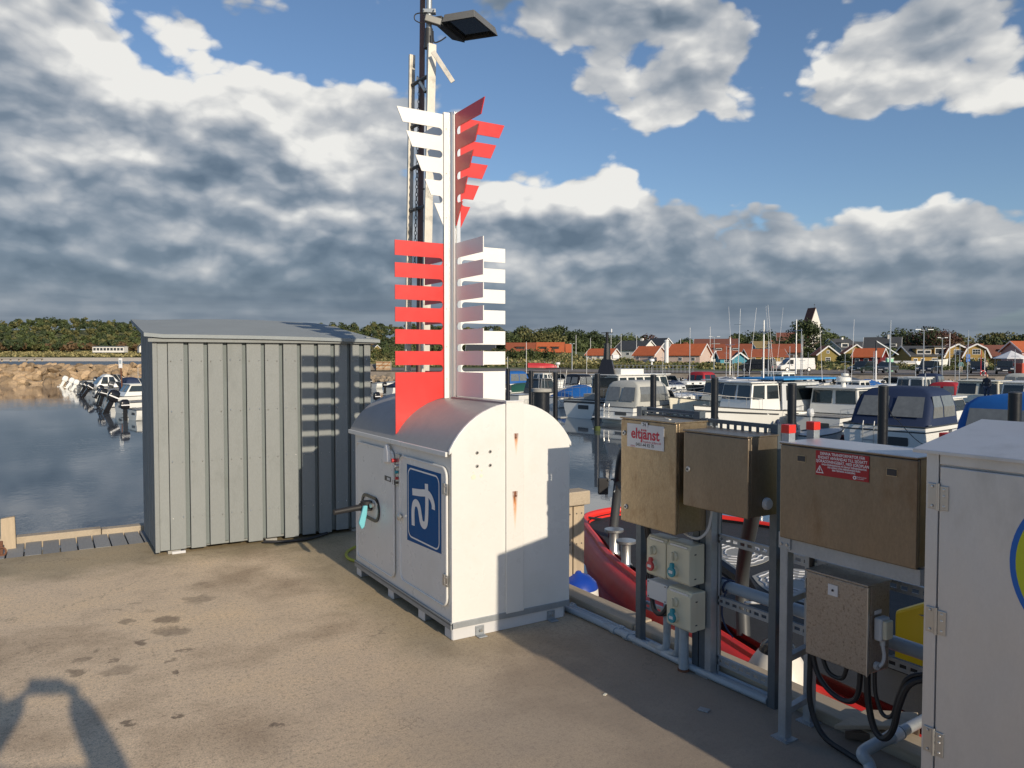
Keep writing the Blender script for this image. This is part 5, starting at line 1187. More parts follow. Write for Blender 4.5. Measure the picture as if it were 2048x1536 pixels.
# ================================================================== piles
def pile(px_, D, topz, dia=.22, label='', cap='black'):
    D *= 1.24; dia *= 1.24; topz = EYE-(EYE-topz)*1.24
    p = dep(px_, HZ, D); r = thing('mooring_pile', label, 'pile', (p.x, p.y, ZW), 0, 'black mooring piles between the berths')
    q = MB(); q.cyl((p.x, p.y, ZW-1.5), (p.x, p.y, ZW+.05), dia*.48, n=16); q.cyl((p.x, p.y, ZW+.05), (p.x, p.y, topz), dia/2, n=18)
    q.build('sleeve', M['pilecoat'], r, smooth=True)
    q = MB(); q.lathe([(dia/2+.004, 0), (dia/2+.004, .02), (dia*.3, .045), (0, .05)], (p.x, p.y, topz-.004), 18); q.build('top_cap', M['darkgrey'], r, smooth=True)
    q = MB(); q.lathe([(dia*.5+.012, -.12), (dia*.5+.03, .02), (dia*.5+.02, .16), (dia*.5+.003, .22)], (p.x, p.y, ZW), 18); q.build('weed_ring', M['weed'], r, smooth=True)
for i, (x, D, zt, dia, lab) in enumerate([(1016, 42, 1.0, .22, 'black mooring pile farthest left, just right of the white fins'), (1062, 36.5, .98, .22, 'black mooring pile standing behind the thick steel pile'), (1111, 33.5, .97, .21, 'black mooring pile left of the flat-sterned white wheelhouse boat'), (1195, 30.5, .97, .22, 'black mooring pile with a green weed ring in open water before the cream cruiser'),
        (1307, 28.5, .97, .23, 'black mooring pile in front of the cream cruiser canopy frame'), (1430, 24.5, .97, .23, 'black mooring pile in front of the cream wheelhouse'), (1585, 19.4, .96, .22, 'black mooring pile in front of the sky blue awning'), (1768, 17.6, .97, .22, 'black mooring pile in front of the navy canopy'), (2032, 14.3, .97, .225, 'nearest black mooring pile in front of the bright blue tarpaulin')]):
    pile(x, D, zt, dia, lab)
p = dep(1083, HZ, 41.0); r = thing('steel_pile', 'thick dark steel pile topped with a grey rim and thin rods', 'pile', (p.x, p.y, ZW))
q = MB(); q.cyl((p.x, p.y, ZW-1), (p.x, p.y, -.25), .44, n=24); q.build('pile_body', M['pilecoat'], r, smooth=True)
q = MB(); q.lathe([(.46, -.02), (.56, .04), (.54, .20), (.45, .21), (.44, .03), (0, .03)], (p.x, p.y, -.25), 24); q.build('pile_rim', M['concrete_block'], r, smooth=True)
for dx, h in ((-.18, .95), (.02, .7), (.22, 1.0)): q = MB(); q.cyl((p.x+dx, p.y, -.22), (p.x+dx*.8, p.y, -.22+h), .014, n=6); q.build('rod', M['galv'], r)

# ================================================================== boats
def hull(L, B, fs, fb, bow=2.2, n=12, draft=.30, bowx=.0, tr=.86):
    """rings from stern to bow: starboard gunwale -> keel -> port gunwale"""
    rings = []
    for i in range(n+1):
        t = i/n; k = 1 - max(0, (t-.38)/.62)**bow; k = max(k, .012); bt = B/2*k*(tr + (1-tr)*min(1, t/.35)); z = fs + (fb-fs)*t**1.6
        flare = .80 - .30*max(0, (t-.4)/.6); kz = -draft*(1-t**4) ; x = L*t*(1.0)
        xs = [x + L*.05*t**3*a for a in (1.0, .7, .35, 0)]
        rings.append([(xs[0], -bt, z), (xs[1], -bt*(flare+.16), z*.55), (xs[2], -bt*flare, .04+.10*t), (xs[3]-L*.02*t**3, 0, kz), (xs[2], bt*flare, .04+.10*t), (xs[1], bt*(flare+.16), z*.55), (xs[0], bt, z)])
    return rings
GROUPN = [0]
def boat(label, px_, D, L=6, B=2.3, fs=.62, fb=1.0, m='gelcoat', head=1, feats=(), stripe=None, boot=None, group=None, deckm='greywhite', yaw=0, name='motorboat', trim=M['darkgrey'], bow=2.2, recess=.0, scaleD=False, lod=1):
    if scaleD: D = min(D*1.24, edgeD(px_)-9)
    p = dep(px_, HZ, D); p.z = ZW
    rz = (.17 if head > 0 else pi) + yaw
    r = thing(name, label, 'boat', tuple(p), rz, group)
    R = hull(L, B, fs, fb, bow)
    H = lambda t: fs + (fb-fs)*max(t, 0)**1.6
    def hb(t): k = max(1 - max(0, (t-.38)/.62)**bow, .012); return B/2*k*(.86+.14*min(1, t/.35))
    q = MB(); q.loft(R, closed=False); q.add(R[0], [(0, 1, 2, 3, 4, 5, 6)]); hu = q.build('hull', M[m], r, smooth=True, local=True)
    # deck with cockpit well
    n = len(R)-1; q = MB(); dk = [(R[i][0][0], R[i][0][1]+.03*(1-i/n), R[i][0][2]-.03) for i in range(n+1)]; dk2 = [(x, -y, z) for x, y, z in dk]
    q.loft([[a, b_] for a, b_ in zip(dk, dk2)], closed=False); q.build('deck', M[deckm], r, local=True)
    q = MB()
    q.tube([(a[0], a[1], a[2]) for a in [g[0] for g in R]], .028, 6); q.tube([g[6] for g in R], .028, 6); q.tube([R[0][0], R[0][6]], .028, 6); q.build('rub_rail', trim, r, smooth=True, local=True)
    if stripe:
        z0, z1, sm = stripe; q = MB()
        for s_ in (0, 6):
            o = 1 if s_ == 0 else 5; vs = []
            for g in R:
                a = Vector(g[s_]); b_ = Vector(g[o]); sgn = -1 if s_ == 0 else 1
                for f_ in (z0, z1): pnt = a.lerp(b_, f_); vs.append((pnt.x, pnt.y+sgn*.006, pnt.z))
            q.add(vs, [(2*i, 2*i+1, 2*i+3, 2*i+2) for i in range(len(R)-1)])
        a, b_ = Vector(R[0][0]), Vector(R[0][1]); c, d = Vector(R[0][6]), Vector(R[0][5])
        q.add([a.lerp(b_, z0)+Vector((-.006, 0, 0)), a.lerp(b_, z1)+Vector((-.006, 0, 0)), c.lerp(d, z1)+Vector((-.006, 0, 0)), c.lerp(d, z0)+Vector((-.006, 0, 0))], [(0, 1, 2, 3)])
        q.build('hull_stripe', M[sm], hu, local=True)
    if boot:
        q = MB(); Rb = [[(x - (.006 if i == 0 else 0), y*1.01, z) for (x, y, z) in (Vector(g[1]).lerp(Vector(g[2]), .75), g[2], g[3], g[4], Vector(g[5]).lerp(Vector(g[4]), .75))] for i, g in enumerate(R)]
        q.loft(Rb, closed=False); q.add([(x-.004, y, z) for x, y, z in Rb[0]], [(0, 1, 2, 3, 4)]); q.build('boot_top', M[boot], hu, smooth=True, local=True)
    if lod:
        q = MB(); q.add([(L*.05, -B*.30, H(.1)-.022), (L*.22, -B*.32, H(.2)-.022), (L*.22, B*.32, H(.2)-.022), (L*.05, B*.30, H(.1)-.022)], [(0, 1, 2, 3)]); q.build('cockpit_floor', M['decktimber'], r, local=True)
        for s_ in (-1, 1):
            for t_ in (.04, .52, .93): q = MB(); y = s_*(hb(t_)-.07); q.box(L*t_, L*t_+.22, y-.02, y+.02, H(t_)+.03, H(t_)+.06); q.build('cleat', M['bright'], r, local=True)
            for t_ in (.25, .60): q = MB(); q.lathe([(0, -.26), (.075, -.22), (.095, -.08), (.095, .08), (.04, .2), (0, .23)], (L*t_, s_*(hb(t_)+.09), fs*.55), 10); q.build('side_fender', M['fendwhite' if t_ < .5 else 'navy'], r, smooth=True, local=True)
        q = MB(); q.prism(rrect(-B*.26, B*.02, fs*.50, fs*.72, .04, 2), 'x', -.016, -.004); q.build('transom_vent', M['darkgrey'], hu, local=True)
    for f in feats:
        k = f[0]
        if k == 'cabin':     # x0, x1, halfwidth, height above deck, material, window count, roof material, front rake, back rake
            _, x0, x1, w, h, mm, nw, rm, fr, bk = f[:10]; zb = H((x0+x1)/2/L)-.06; zt = zb+h
            top = w*.90
            v = [(x0, -w, zb), (x1, -w*.92, zb), (x1, w*.92, zb), (x0, w, zb), (x0+bk, -top, zt), (x1-fr, -top*.92, zt), (x1-fr, top*.92, zt), (x0+bk, top, zt)]
            q = MB(); q.add(v, [(3, 2, 1, 0), (4, 5, 6, 7), (0, 1, 5, 4), (1, 2, 6, 5), (2, 3, 7, 6), (3, 0, 4, 7)]); cb = q.build('cabin', M[mm], r, local=True, bevel=.03)
            q = MB(); ov = f[10] if len(f) > 10 else .10
            q.prism(rrect(x0+bk-ov, x1-fr+ov*1.3, -top-ov*.5, top+ov*.5, .12, 3), 'z', zt, zt+.06); q.build('cabin_roof', M[rm], cb, local=True, bevel=.015)
            V = [Vector(a) for a in v]
            def win(a, b_, c, d, off):   # quad inset on a face
                q = MB(); P_ = [x_ + off for x_ in (a, b_, c, d)]; q.add(P_, [(0, 1, 2, 3)]); w_ = q.build('window', M['window'], cb, local=True)
                if lod and nw < 6:
                    q = MB(); q.tube([x_+off*1.2 for x_ in (a, b_, c, d)], .012, 4, closed=True); q.build('window_frame', M['darkgrey'], w_, local=True)
            z0, z1 = .42, .90
            for s_, (A, Bb, Tb, Ta) in ((-1, (V[0], V[1], V[5], V[4])), (1, (V[3], V[2], V[6], V[7]))):
                for i in range(nw):
                    u0 = (i+.10)/nw; u1 = (i+.90)/nw
                    g_ = lambda u, t_: A.lerp(Bb, u).lerp(Ta.lerp(Tb, u), t_)
                    win(g_(u0, z0), g_(u1, z0), g_(u1, z1), g_(u0, z1), Vector((0, s_*.012, .003)))
            for (A, Bb, Tb, Ta, sx, nn_) in ((V[1], V[2], V[6], V[5], 1, 2), (V[0], V[3], V[7], V[4], -1, 2)):
                for i in range(nn_):
                    u0 = (i+.08)/nn_; u1 = (i+.92)/nn_; g_ = lambda u, t_: A.lerp(Bb, u).lerp(Ta.lerp(Tb, u), t_)
                    win(g_(u0, .40), g_(u1, .40), g_(u1, z1), g_(u0, z1), Vector((sx*.014, 0, .004)))
        elif k == 'canopy':  # x0, x1, halfwidth, height, fabric, window material
            _, x0, x1, w, h, mm, wm = f[:7]; zb = H(x0/L)-.02; zt = zb+h; fr = f[7] if len(f) > 7 else .45; bk = f[8] if len(f) > 8 else .30
            rings = []
            for t_, ww, xa, xb in ((0, 1.0, x0, x1), (.5, .97, x0+bk*.45, x1-fr*.45), (.82, .88, x0+bk*.85, x1-fr*.85), (.95, .70, x0+bk*1.05, x1-fr*1.1), (1.0, .40, x0+bk*1.4, x1-fr*1.4)):
                rings.append([(x, y, zb+h*t_) for x, y in rrect(xa, xb, -w*ww, w*ww, .16, 3)])
            q = MB(); q.loft(rings, caps=True); cn = q.build('canopy', M[mm], r, local=True, smooth=True)
            nwin = f[9] if len(f) > 9 else 2
            for s_ in (-1, 1):
                for i in range(nwin):
                    u0 = x0+(x1-x0)*(.06+(i/nwin)*.88)+bk*.3*(1 if i == 0 else 0); u1 = x0+(x1-x0)*(.06+((i+1)/nwin)*.88)-.10-fr*.30*(1 if i == nwin-1 else 0)
                    fw = lambda t_: w*(1-.06*t_ if t_ < .5 else .97-.09*(t_-.5)/.32)+.014
                    rr_ = []
                    for t_ in (.22, .38, .5, .64, .78): g_ = (t_-.22)/.56; rr_.append([(u0+(bk*.3*g_ if i == 0 else 0), s_*fw(t_), zb+h*t_), (u1-(fr*.3*g_ if i == nwin-1 else 0), s_*fw(t_), zb+h*t_)])
                    q = MB(); q.loft(rr_, closed=False); q.build('canopy_window', M[wm], cn, local=True)
            for i in range(2):
                y0 = -w*.82 + i*w*.86; q = MB(); q.add([(x0+bk*.16-.03, y0, zb+h*.24), (x0+bk*.16-.03, y0+w*.78, zb+h*.24), (x0+bk*.72-.03, y0+w*.72, zb+h*.76), (x0+bk*.72-.03, y0+w*.06, zb+h*.76)], [(0, 1, 2, 3)]); q.build('canopy_window', M[wm], cn, local=True)
        elif k == 'cover':   # flat tarpaulin over x0..x1
            _, x0, x1, h, mm = f[:5]; rings = []
            for i in range(7):
                t_ = (x0 + (x1-x0)*i/6)/L; w = hb(t_)+.02; z = H(t_); hh = h*sin(pi*(.12+.80*i/6)); x = L*t_
                rings.append([(x, -w, z-.10), (x, -w, z+.02), (x, -w*.55, z+hh*.7), (x, 0, z+hh), (x, w*.55, z+hh*.7), (x, w, z+.02), (x, w, z-.10)])
            q = MB(); q.loft(rings, closed=False); q.add(rings[0], [tuple(range(7))]); q.add(rings[-1], [tuple(range(7))]); q.build('boat_cover', M[mm], r, smooth=True, local=True)
        elif k == 'screen':  # raked windscreen with frame: x, halfwidth, height
            _, x, w, h = f[:4]; z = H(x/L); q = MB()
            a = [(x-.15, -w, z), (x+.45, -w*.6, z), (x+.45, w*.6, z), (x-.15, w, z)]; b_ = [(x-.55, -w*.9, z+h), (x-.05, -w*.5, z+h), (x-.05, w*.5, z+h), (x-.55, w*.9, z+h)]
            q.loft([a, b_], closed=False); ws = q.build('windscreen', M['window'], r, local=True)
            q = MB(); q.tube(b_, .02, 5); 
            for i in range(4): q.tube([a[i], b_[i]], .02, 5)
            q.build('screen_frame', M['bright'], ws, local=True)
        elif k == 'coach':   # low coachroof forward: x0, x1, halfwidth, height
            _, x0, x1, w, h = f[:5]; z = H((x0+x1)/2/L)-.05; rings = [[(x, y, z+zz) for x, y in rrect(x0+i_, x1-i_*2.5, -w+i_, w-i_, .15, 3)] for i_, zz in ((0, 0), (.05, h*.7), (.2, h))]
            q = MB(); q.loft(rings, caps=True); cr = q.build('coachroof', M[f[5] if len(f) > 5 else m], r, smooth=True, local=True)
            for s_ in (-1, 1):
                for i in range(2):
                    xa = x0+(x1-x0)*(.18+.34*i); q = MB(); q.prism([(xa, z+h*.25), (xa+.36, z+h*.25), (xa+.36, z+h*.62), (xa, z+h*.62)], 'y', s_*(w-.045), s_*(w-.012)); q.build('porthole', M['window'], cr, local=True)
        elif k == 'outboard':
            _, mm, n_, sc_ = f[:4]; sc_ *= .72
            for i in range(n_):
                y = (i-(n_-1)/2)*.55; T = Matrix.Translation((-.35*sc_, y, fs-.05)) @ Matrix.Rotation(f[4] if len(f) > 4 else 0, 4, 'Y') @ Matrix.Scale(sc_, 4)
                q = MB(); q.T = T; rings = [[(a*kx+ox, b_*ky, z) for a, b_ in rrect(-.28, .22, -.17, .17, .09, 3)] for kx, ky, z, ox in ((.75, .8, .10, 0), (1, 1, .18, 0), (1.02, 1, .42, -.02), (.86, .85, .60, -.02), (.5, .5, .66, -.02))]
                q.loft(rings, caps=True); ob_ = q.build('outboard_motor', M[mm], r, smooth=True, local=True)
                q = MB(); q.T = T; q.box(-.14, .10, -.06, .06, -.62, .12); q.box(-.26, .14, -.10, .10, -.42, -.39); q.cyl((-.30, 0, -.62), (.14, 0, -.62), .05, .02, 8); q.build('motor_leg', M[mm], ob_, local=True)
                q = MB(); q.T = T; q.box(-.27, .20, -.176, -.171, .30, .36); q.box(-.27, .20, .171, .176, .30, .36); q.build('motor_stripe', M['flat_white'], ob_, local=True)
        elif k == 'rail':
            _, x0, x1, h = f[:4]; q = MB(); nn_ = max(3, int((x1-x0)/.7))
            for s_ in (-1, 1):
                pp = []
                for i in range(nn_+1):
                    x = x0+(x1-x0)*i/nn_; t_ = x/L; pp.append((x, s_*(hb(min(t_, .97))-.04), H(t_)+h)); q.cyl((x, s_*(hb(min(t_, .97))-.05), H(t_)-.02), pp[-1], .010, n=5)
                q.tube(pp, .013, 5)
            if x1 > L*.9: q.tube([(x1, -hb(.97)+.04, H(x1/L)+h), (L*1.03, 0, H(1)+h), (x1, hb(.97)-.04, H(x1/L)+h)], .013, 5)
            q.build('guard_rail', M['bright'], r, local=True)
        elif k == 'mast':
            _, x, h, rr = f[:4]; h *= .85; z = H(x/L)+(f[4] if len(f) > 4 else 0); q = MB(); q.cyl((x, 0, z), (x+(f[5] if len(f) > 5 else 0), 0, z+h), rr, rr*.6, 8); ms = q.build('mast', M[f[6]] if len(f) > 6 else M['alu'], r, local=True)
            if h > 2.2: q = MB(); q.cyl((x+.0, -.35, z+h*.8), (x, .35, z+h*.8), rr*.5, n=5); q.build('crosstree', M['alu'], ms, local=True)
        elif k == 'antenna':
            _, x, y, z, h, dx = f[:6]; q = MB(); q.cyl((x, y, z), (x+dx, y, z+h), .012, .007, 5); q.build('antenna', M['flat_white'], r, local=True)
        elif k == 'radar':
            _, x, y, z, rr = f[:5]; q = MB(); q.lathe([(rr*.35, -.28), (rr*.30, -.05), (rr*.8, -.03), (rr, .02), (rr*.98, .16), (rr*.85, .20), (0, .21)], (x, y, z), 18); q.build('radar_dome', M['gelcoat'], r, smooth=True, local=True)
        elif k == 'ttop':
            _, x, w, h, mm = f[:5]; z = H(x/L); q = MB(); q.prism(rrect(x-.75, x+.75, -w, w, .2, 3), 'z', z+h, z+h+.07); tt = q.build('t_top', M[mm], r, local=True)
            q = MB()
            for sx in (-.4, .45):
                for s_ in (-1, 1): q.cyl((x+sx*.6, s_*w*.6, z-.1), (x+sx, s_*w*.75, z+h), .025, n=6)
            q.build('t_top_frame', M['alu'], tt, local=True); q = MB(); q.box(x-.3, x+.35, -.35, .35, z-.2, z+.55); q.build('console', M['gelcoat'], r, local=True, bevel=.05)
        elif k == 'ladder':
            _, y, w, z0, z1 = f[:5]; q = MB()
            for yy in (y-w/2, y+w/2): q.tube([(-.06, yy, z1+.15), (-.10, yy, z1), (-.10, yy, z0)], .018, 6)
            for i in range(3): zz = z0+.02+i*(z1-z0)*.42; q.cyl((-.10, y-w/2, zz), (-.10, y+w/2, zz), .016, n=6)
            q.build('swim_ladder', M['bright'], r, local=True)
        elif k == 'box':
            _, x0, x1, y0, y1, z0, z1, mm, nm = f[:9]; q = MB(); q.box(x0, x1, y0, y1, z0, z1); q.build(nm, M[mm], r, local=True, bevel=.02)
        elif k == 'door':
            _, x, y0, y1, z0, z1, mm = f[:7]; q = MB(); q.box(x-.02, x, y0, y1, z0, z1); q.build('doorway', M[mm], r, local=True)
        elif k == 'fender':
            _, x, s_, mm = f[:4]; t_ = x/L; q = MB(); q.lathe([(0, -.30), (.07, -.27), (.09, -.1), (.09, .08), (.05, .2), (0, .24)], (x, s_*(hb(t_)+.10), .45), 10); q.build('side_fender', M[mm], r, smooth=True, local=True)
        elif k == 'ring':
            _, x, y, z = f[:4]; q = MB(); q.tube([(x, y+.20*cos(a), z+.20*sin(a)) for a in [2*pi*i/16 for i in range(16)]], .05, 6, closed=True); q.build('lifering', M['redplast'], r, smooth=True, local=True)
    return r

# --- nearest row of boats (sterns or bows towards the open water)
boat('white cabin cruiser with navy canopy and stern ladder, nearest row on the right', 1768, 26.0, 9.0, 3.2, 1.32, 1.6, 'gelcoat', 1,
     [('canopy', .35, 3.1, 1.34, 1.30, 'navy', 'vinyl', .25, .75), ('cabin', 3.4, 5.6, 1.05, .78, 'gelcoat', 1, 'gelcoat', .75, .1, .12), ('coach', 5.0, 7.4, .95, .28), ('box', 2.95, 3.35, -.9, .9, 1.2, 1.9, 'wood_varn', 'cockpit_seat'),
      ('rail', 5.0, 7.9, .42), ('ladder', .45, .38, .40, 1.3), ('mast', 3.6, 1.0, .03, .8), ('fender', 2.2, -1, 'fendwhite'), ('fender', 1.2, -1, 'navy'), ('box', 1.7, 2.5, -1.61, -1.57, .95, 1.18, 'platesil', 'side_vent')], (.26, .34, 'darkgrey'), None, trim=M['darkgrey'])
boat('white boat wholly covered by a bright blue tarpaulin behind the silver locker', 2030, 19.0, 7.5, 2.9, 1.20, 1.45, 'gelcoat', 1,
     [('canopy', -.05, 4.6, 1.38, 1.50, 'bluecanvas', 'vinyl', .5, .35), ('cover', 4.2, 6.8, .35, 'bluecanvas')])
boat('white pilothouse boat with curved roof, radar dome and maroon bottom', 1628, 34.5, 7.8, 2.9, .95, 1.35, 'gelcoat', 1,
     [('cabin', 1.9, 5.2, 1.20, 1.18, 'gelcoat', 2, 'gelcoat', .45, .1, .40), ('radar', 2.9, 0, 2.50, .34), ('coach', 4.9, 6.9, .9, .35), ('rail', 4.0, 7.4, .5), ('rail', .1, 1.8, .35), ('outboard', 'greywhite', 1, .9), ('antenna', 2.2, .7, 2.5, 2.6, -.3), ('antenna', 2.2, -.7, 2.5, 2.9, .2)], None, 'maroon')
boat('white fishing boat with forward wheelhouse, lifebuoy and sky blue awning', 1648, 39.5, 8.8, 3.0, .95, 1.45, 'gelcoat', -1,
     [('cabin', 4.6, 6.6, 1.05, 1.30, 'gelcoat', 2, 'gelcoat', .25, .05, .2), ('cabin', 1.8, 4.5, 1.2, 1.42, 'greywhite', 1, 'greywhite', .05, .05, .05), ('box', .2, 4.9, -1.45, 1.45, 2.56, 2.64, 'skyblue', 'awning'), ('ring', 4.55, .45, 1.9),
      ('rail', 6.0, 8.4, .5), ('mast', 4.6, 3.3, .045, 1.5), ('mast', 2.2, 3.2, .04, 1.8), ('antenna', 4.9, .9, 2.5, 3.6, .5), ('antenna', 4.6, -.9, 2.5, 3.6, -.5)], (.30, .44, 'darkgrey'))
boat('cream wheelhouse boat with sweeping bow behind the fourth near pile', 1530, 46.0, 7.4, 2.7, .85, 1.45, 'cream', -1,
     [('cabin', 1.9, 4.4, 1.05, 1.35, 'cream', 3, 'greywhite', .35, .1, .22), ('door', 2.18, -.25, .35, .9, 2.3, 'wood_varn'), ('rail', 4.6, 7.0, .4), ('mast', 3.0, 2.6, .04, 1.6), ('antenna', 3.4, .6, 2.5, 4.0, .4)], None, None)
boat('cream cruiser with a clear-windowed camper canopy and swim platform', 1232, 42.0, 8.6, 2.9, .90, 1.30, 'gelcoat', 1,
     [('canopy', .3, 3.5, 1.25, 1.45, 'greycanvas', 'vinyl', .5, .35), ('screen', 4.1, 1.25, .70), ('coach', 4.4, 8.0, 1.1, .35), ('rail', 4.6, 8.6, .45), ('box', -.75, -.02, -1.1, 1.1, .28, .36, 'gelcoat', 'swim_platform'), ('ladder', .6, .35, .25, .9), ('fender', 1.5, -1, 'fendwhite')], (.62, .70, 'navy'))
boat('white wheelhouse boat with flat stern, black stripe and tall black mast', 1158, 45.5, 9.6, 3.0, 1.10, 1.45, 'gelcoat', 1,
     [('cabin', 2.3, 7.6, 1.2, 1.36, 'gelcoat', 6, 'gelcoat', .5, .05, .25), ('door', 2.30, -1.0, .45, 1.05, 2.35, 'window'), ('door', 2.30,   .62, 1.0, 1.4, 2.3, 'window'), ('rail', .05, 2.2, .65), ('box', .5, 1.1, -.7, .1, 1.1, 1.45, 'concrete_block', 'crate'), ('rail', 6, 10, .5),
      ('box', 3.0, 5.2, -.7, .7, 2.52, 2.90, 'gelcoat', 'roof_locker')], (.16, .42, 'darkgrey'))
# its black mast
p = dep(1214, HZ, 47.5); r = thing('signal_mast', 'tall black tapering signal mast standing on the white wheelhouse roof', 'mast', (p.x, p.y, .5))
q = MB(); q.cyl((p.x, p.y, .45), (p.x, p.y, 1.50), .80, .42, 4); q.build('mast_foot', M['gloss_black'], r)
q = MB(); q.cyl((p.x, p.y, 1.50), (p.x, p.y, 2.5), .24, .17, 8); q.build('mast_trunk', M['gloss_black'], r); q = MB(); q.cyl((p.x, p.y, 2.5), (p.x, p.y, 3.2), .09, n=8); q.build('mast_top', M['gloss_black'], r)
for z, w in ((1.42, .75), (2.45, .27), (3.15, .36)):
    q = MB(); q.bar((p.x-w*_r.x, p.y-w*_r.y, z), (p.x+w*_r.x, p.y+w*_r.y, z), .07, .05); q.build('crosstree', M['gloss_black'], r)
q = MB(); c_ = p+_r*.27; q.lathe([(.0, 0), (.04, .02), (.04, .22), (0, .26)], (c_.x, c_.y, 3.16), 8); q.build('mast_lamp', M['flat_white'], r)
q = MB(); c_ = p+_r*.52; q.obox((c_.x, c_.y, 1.66), (.42, .4, .26), Matrix.Rotation(-YAW, 3, 'Z')); q.build('radar_box', M['flat_white'], r, bevel=.06)

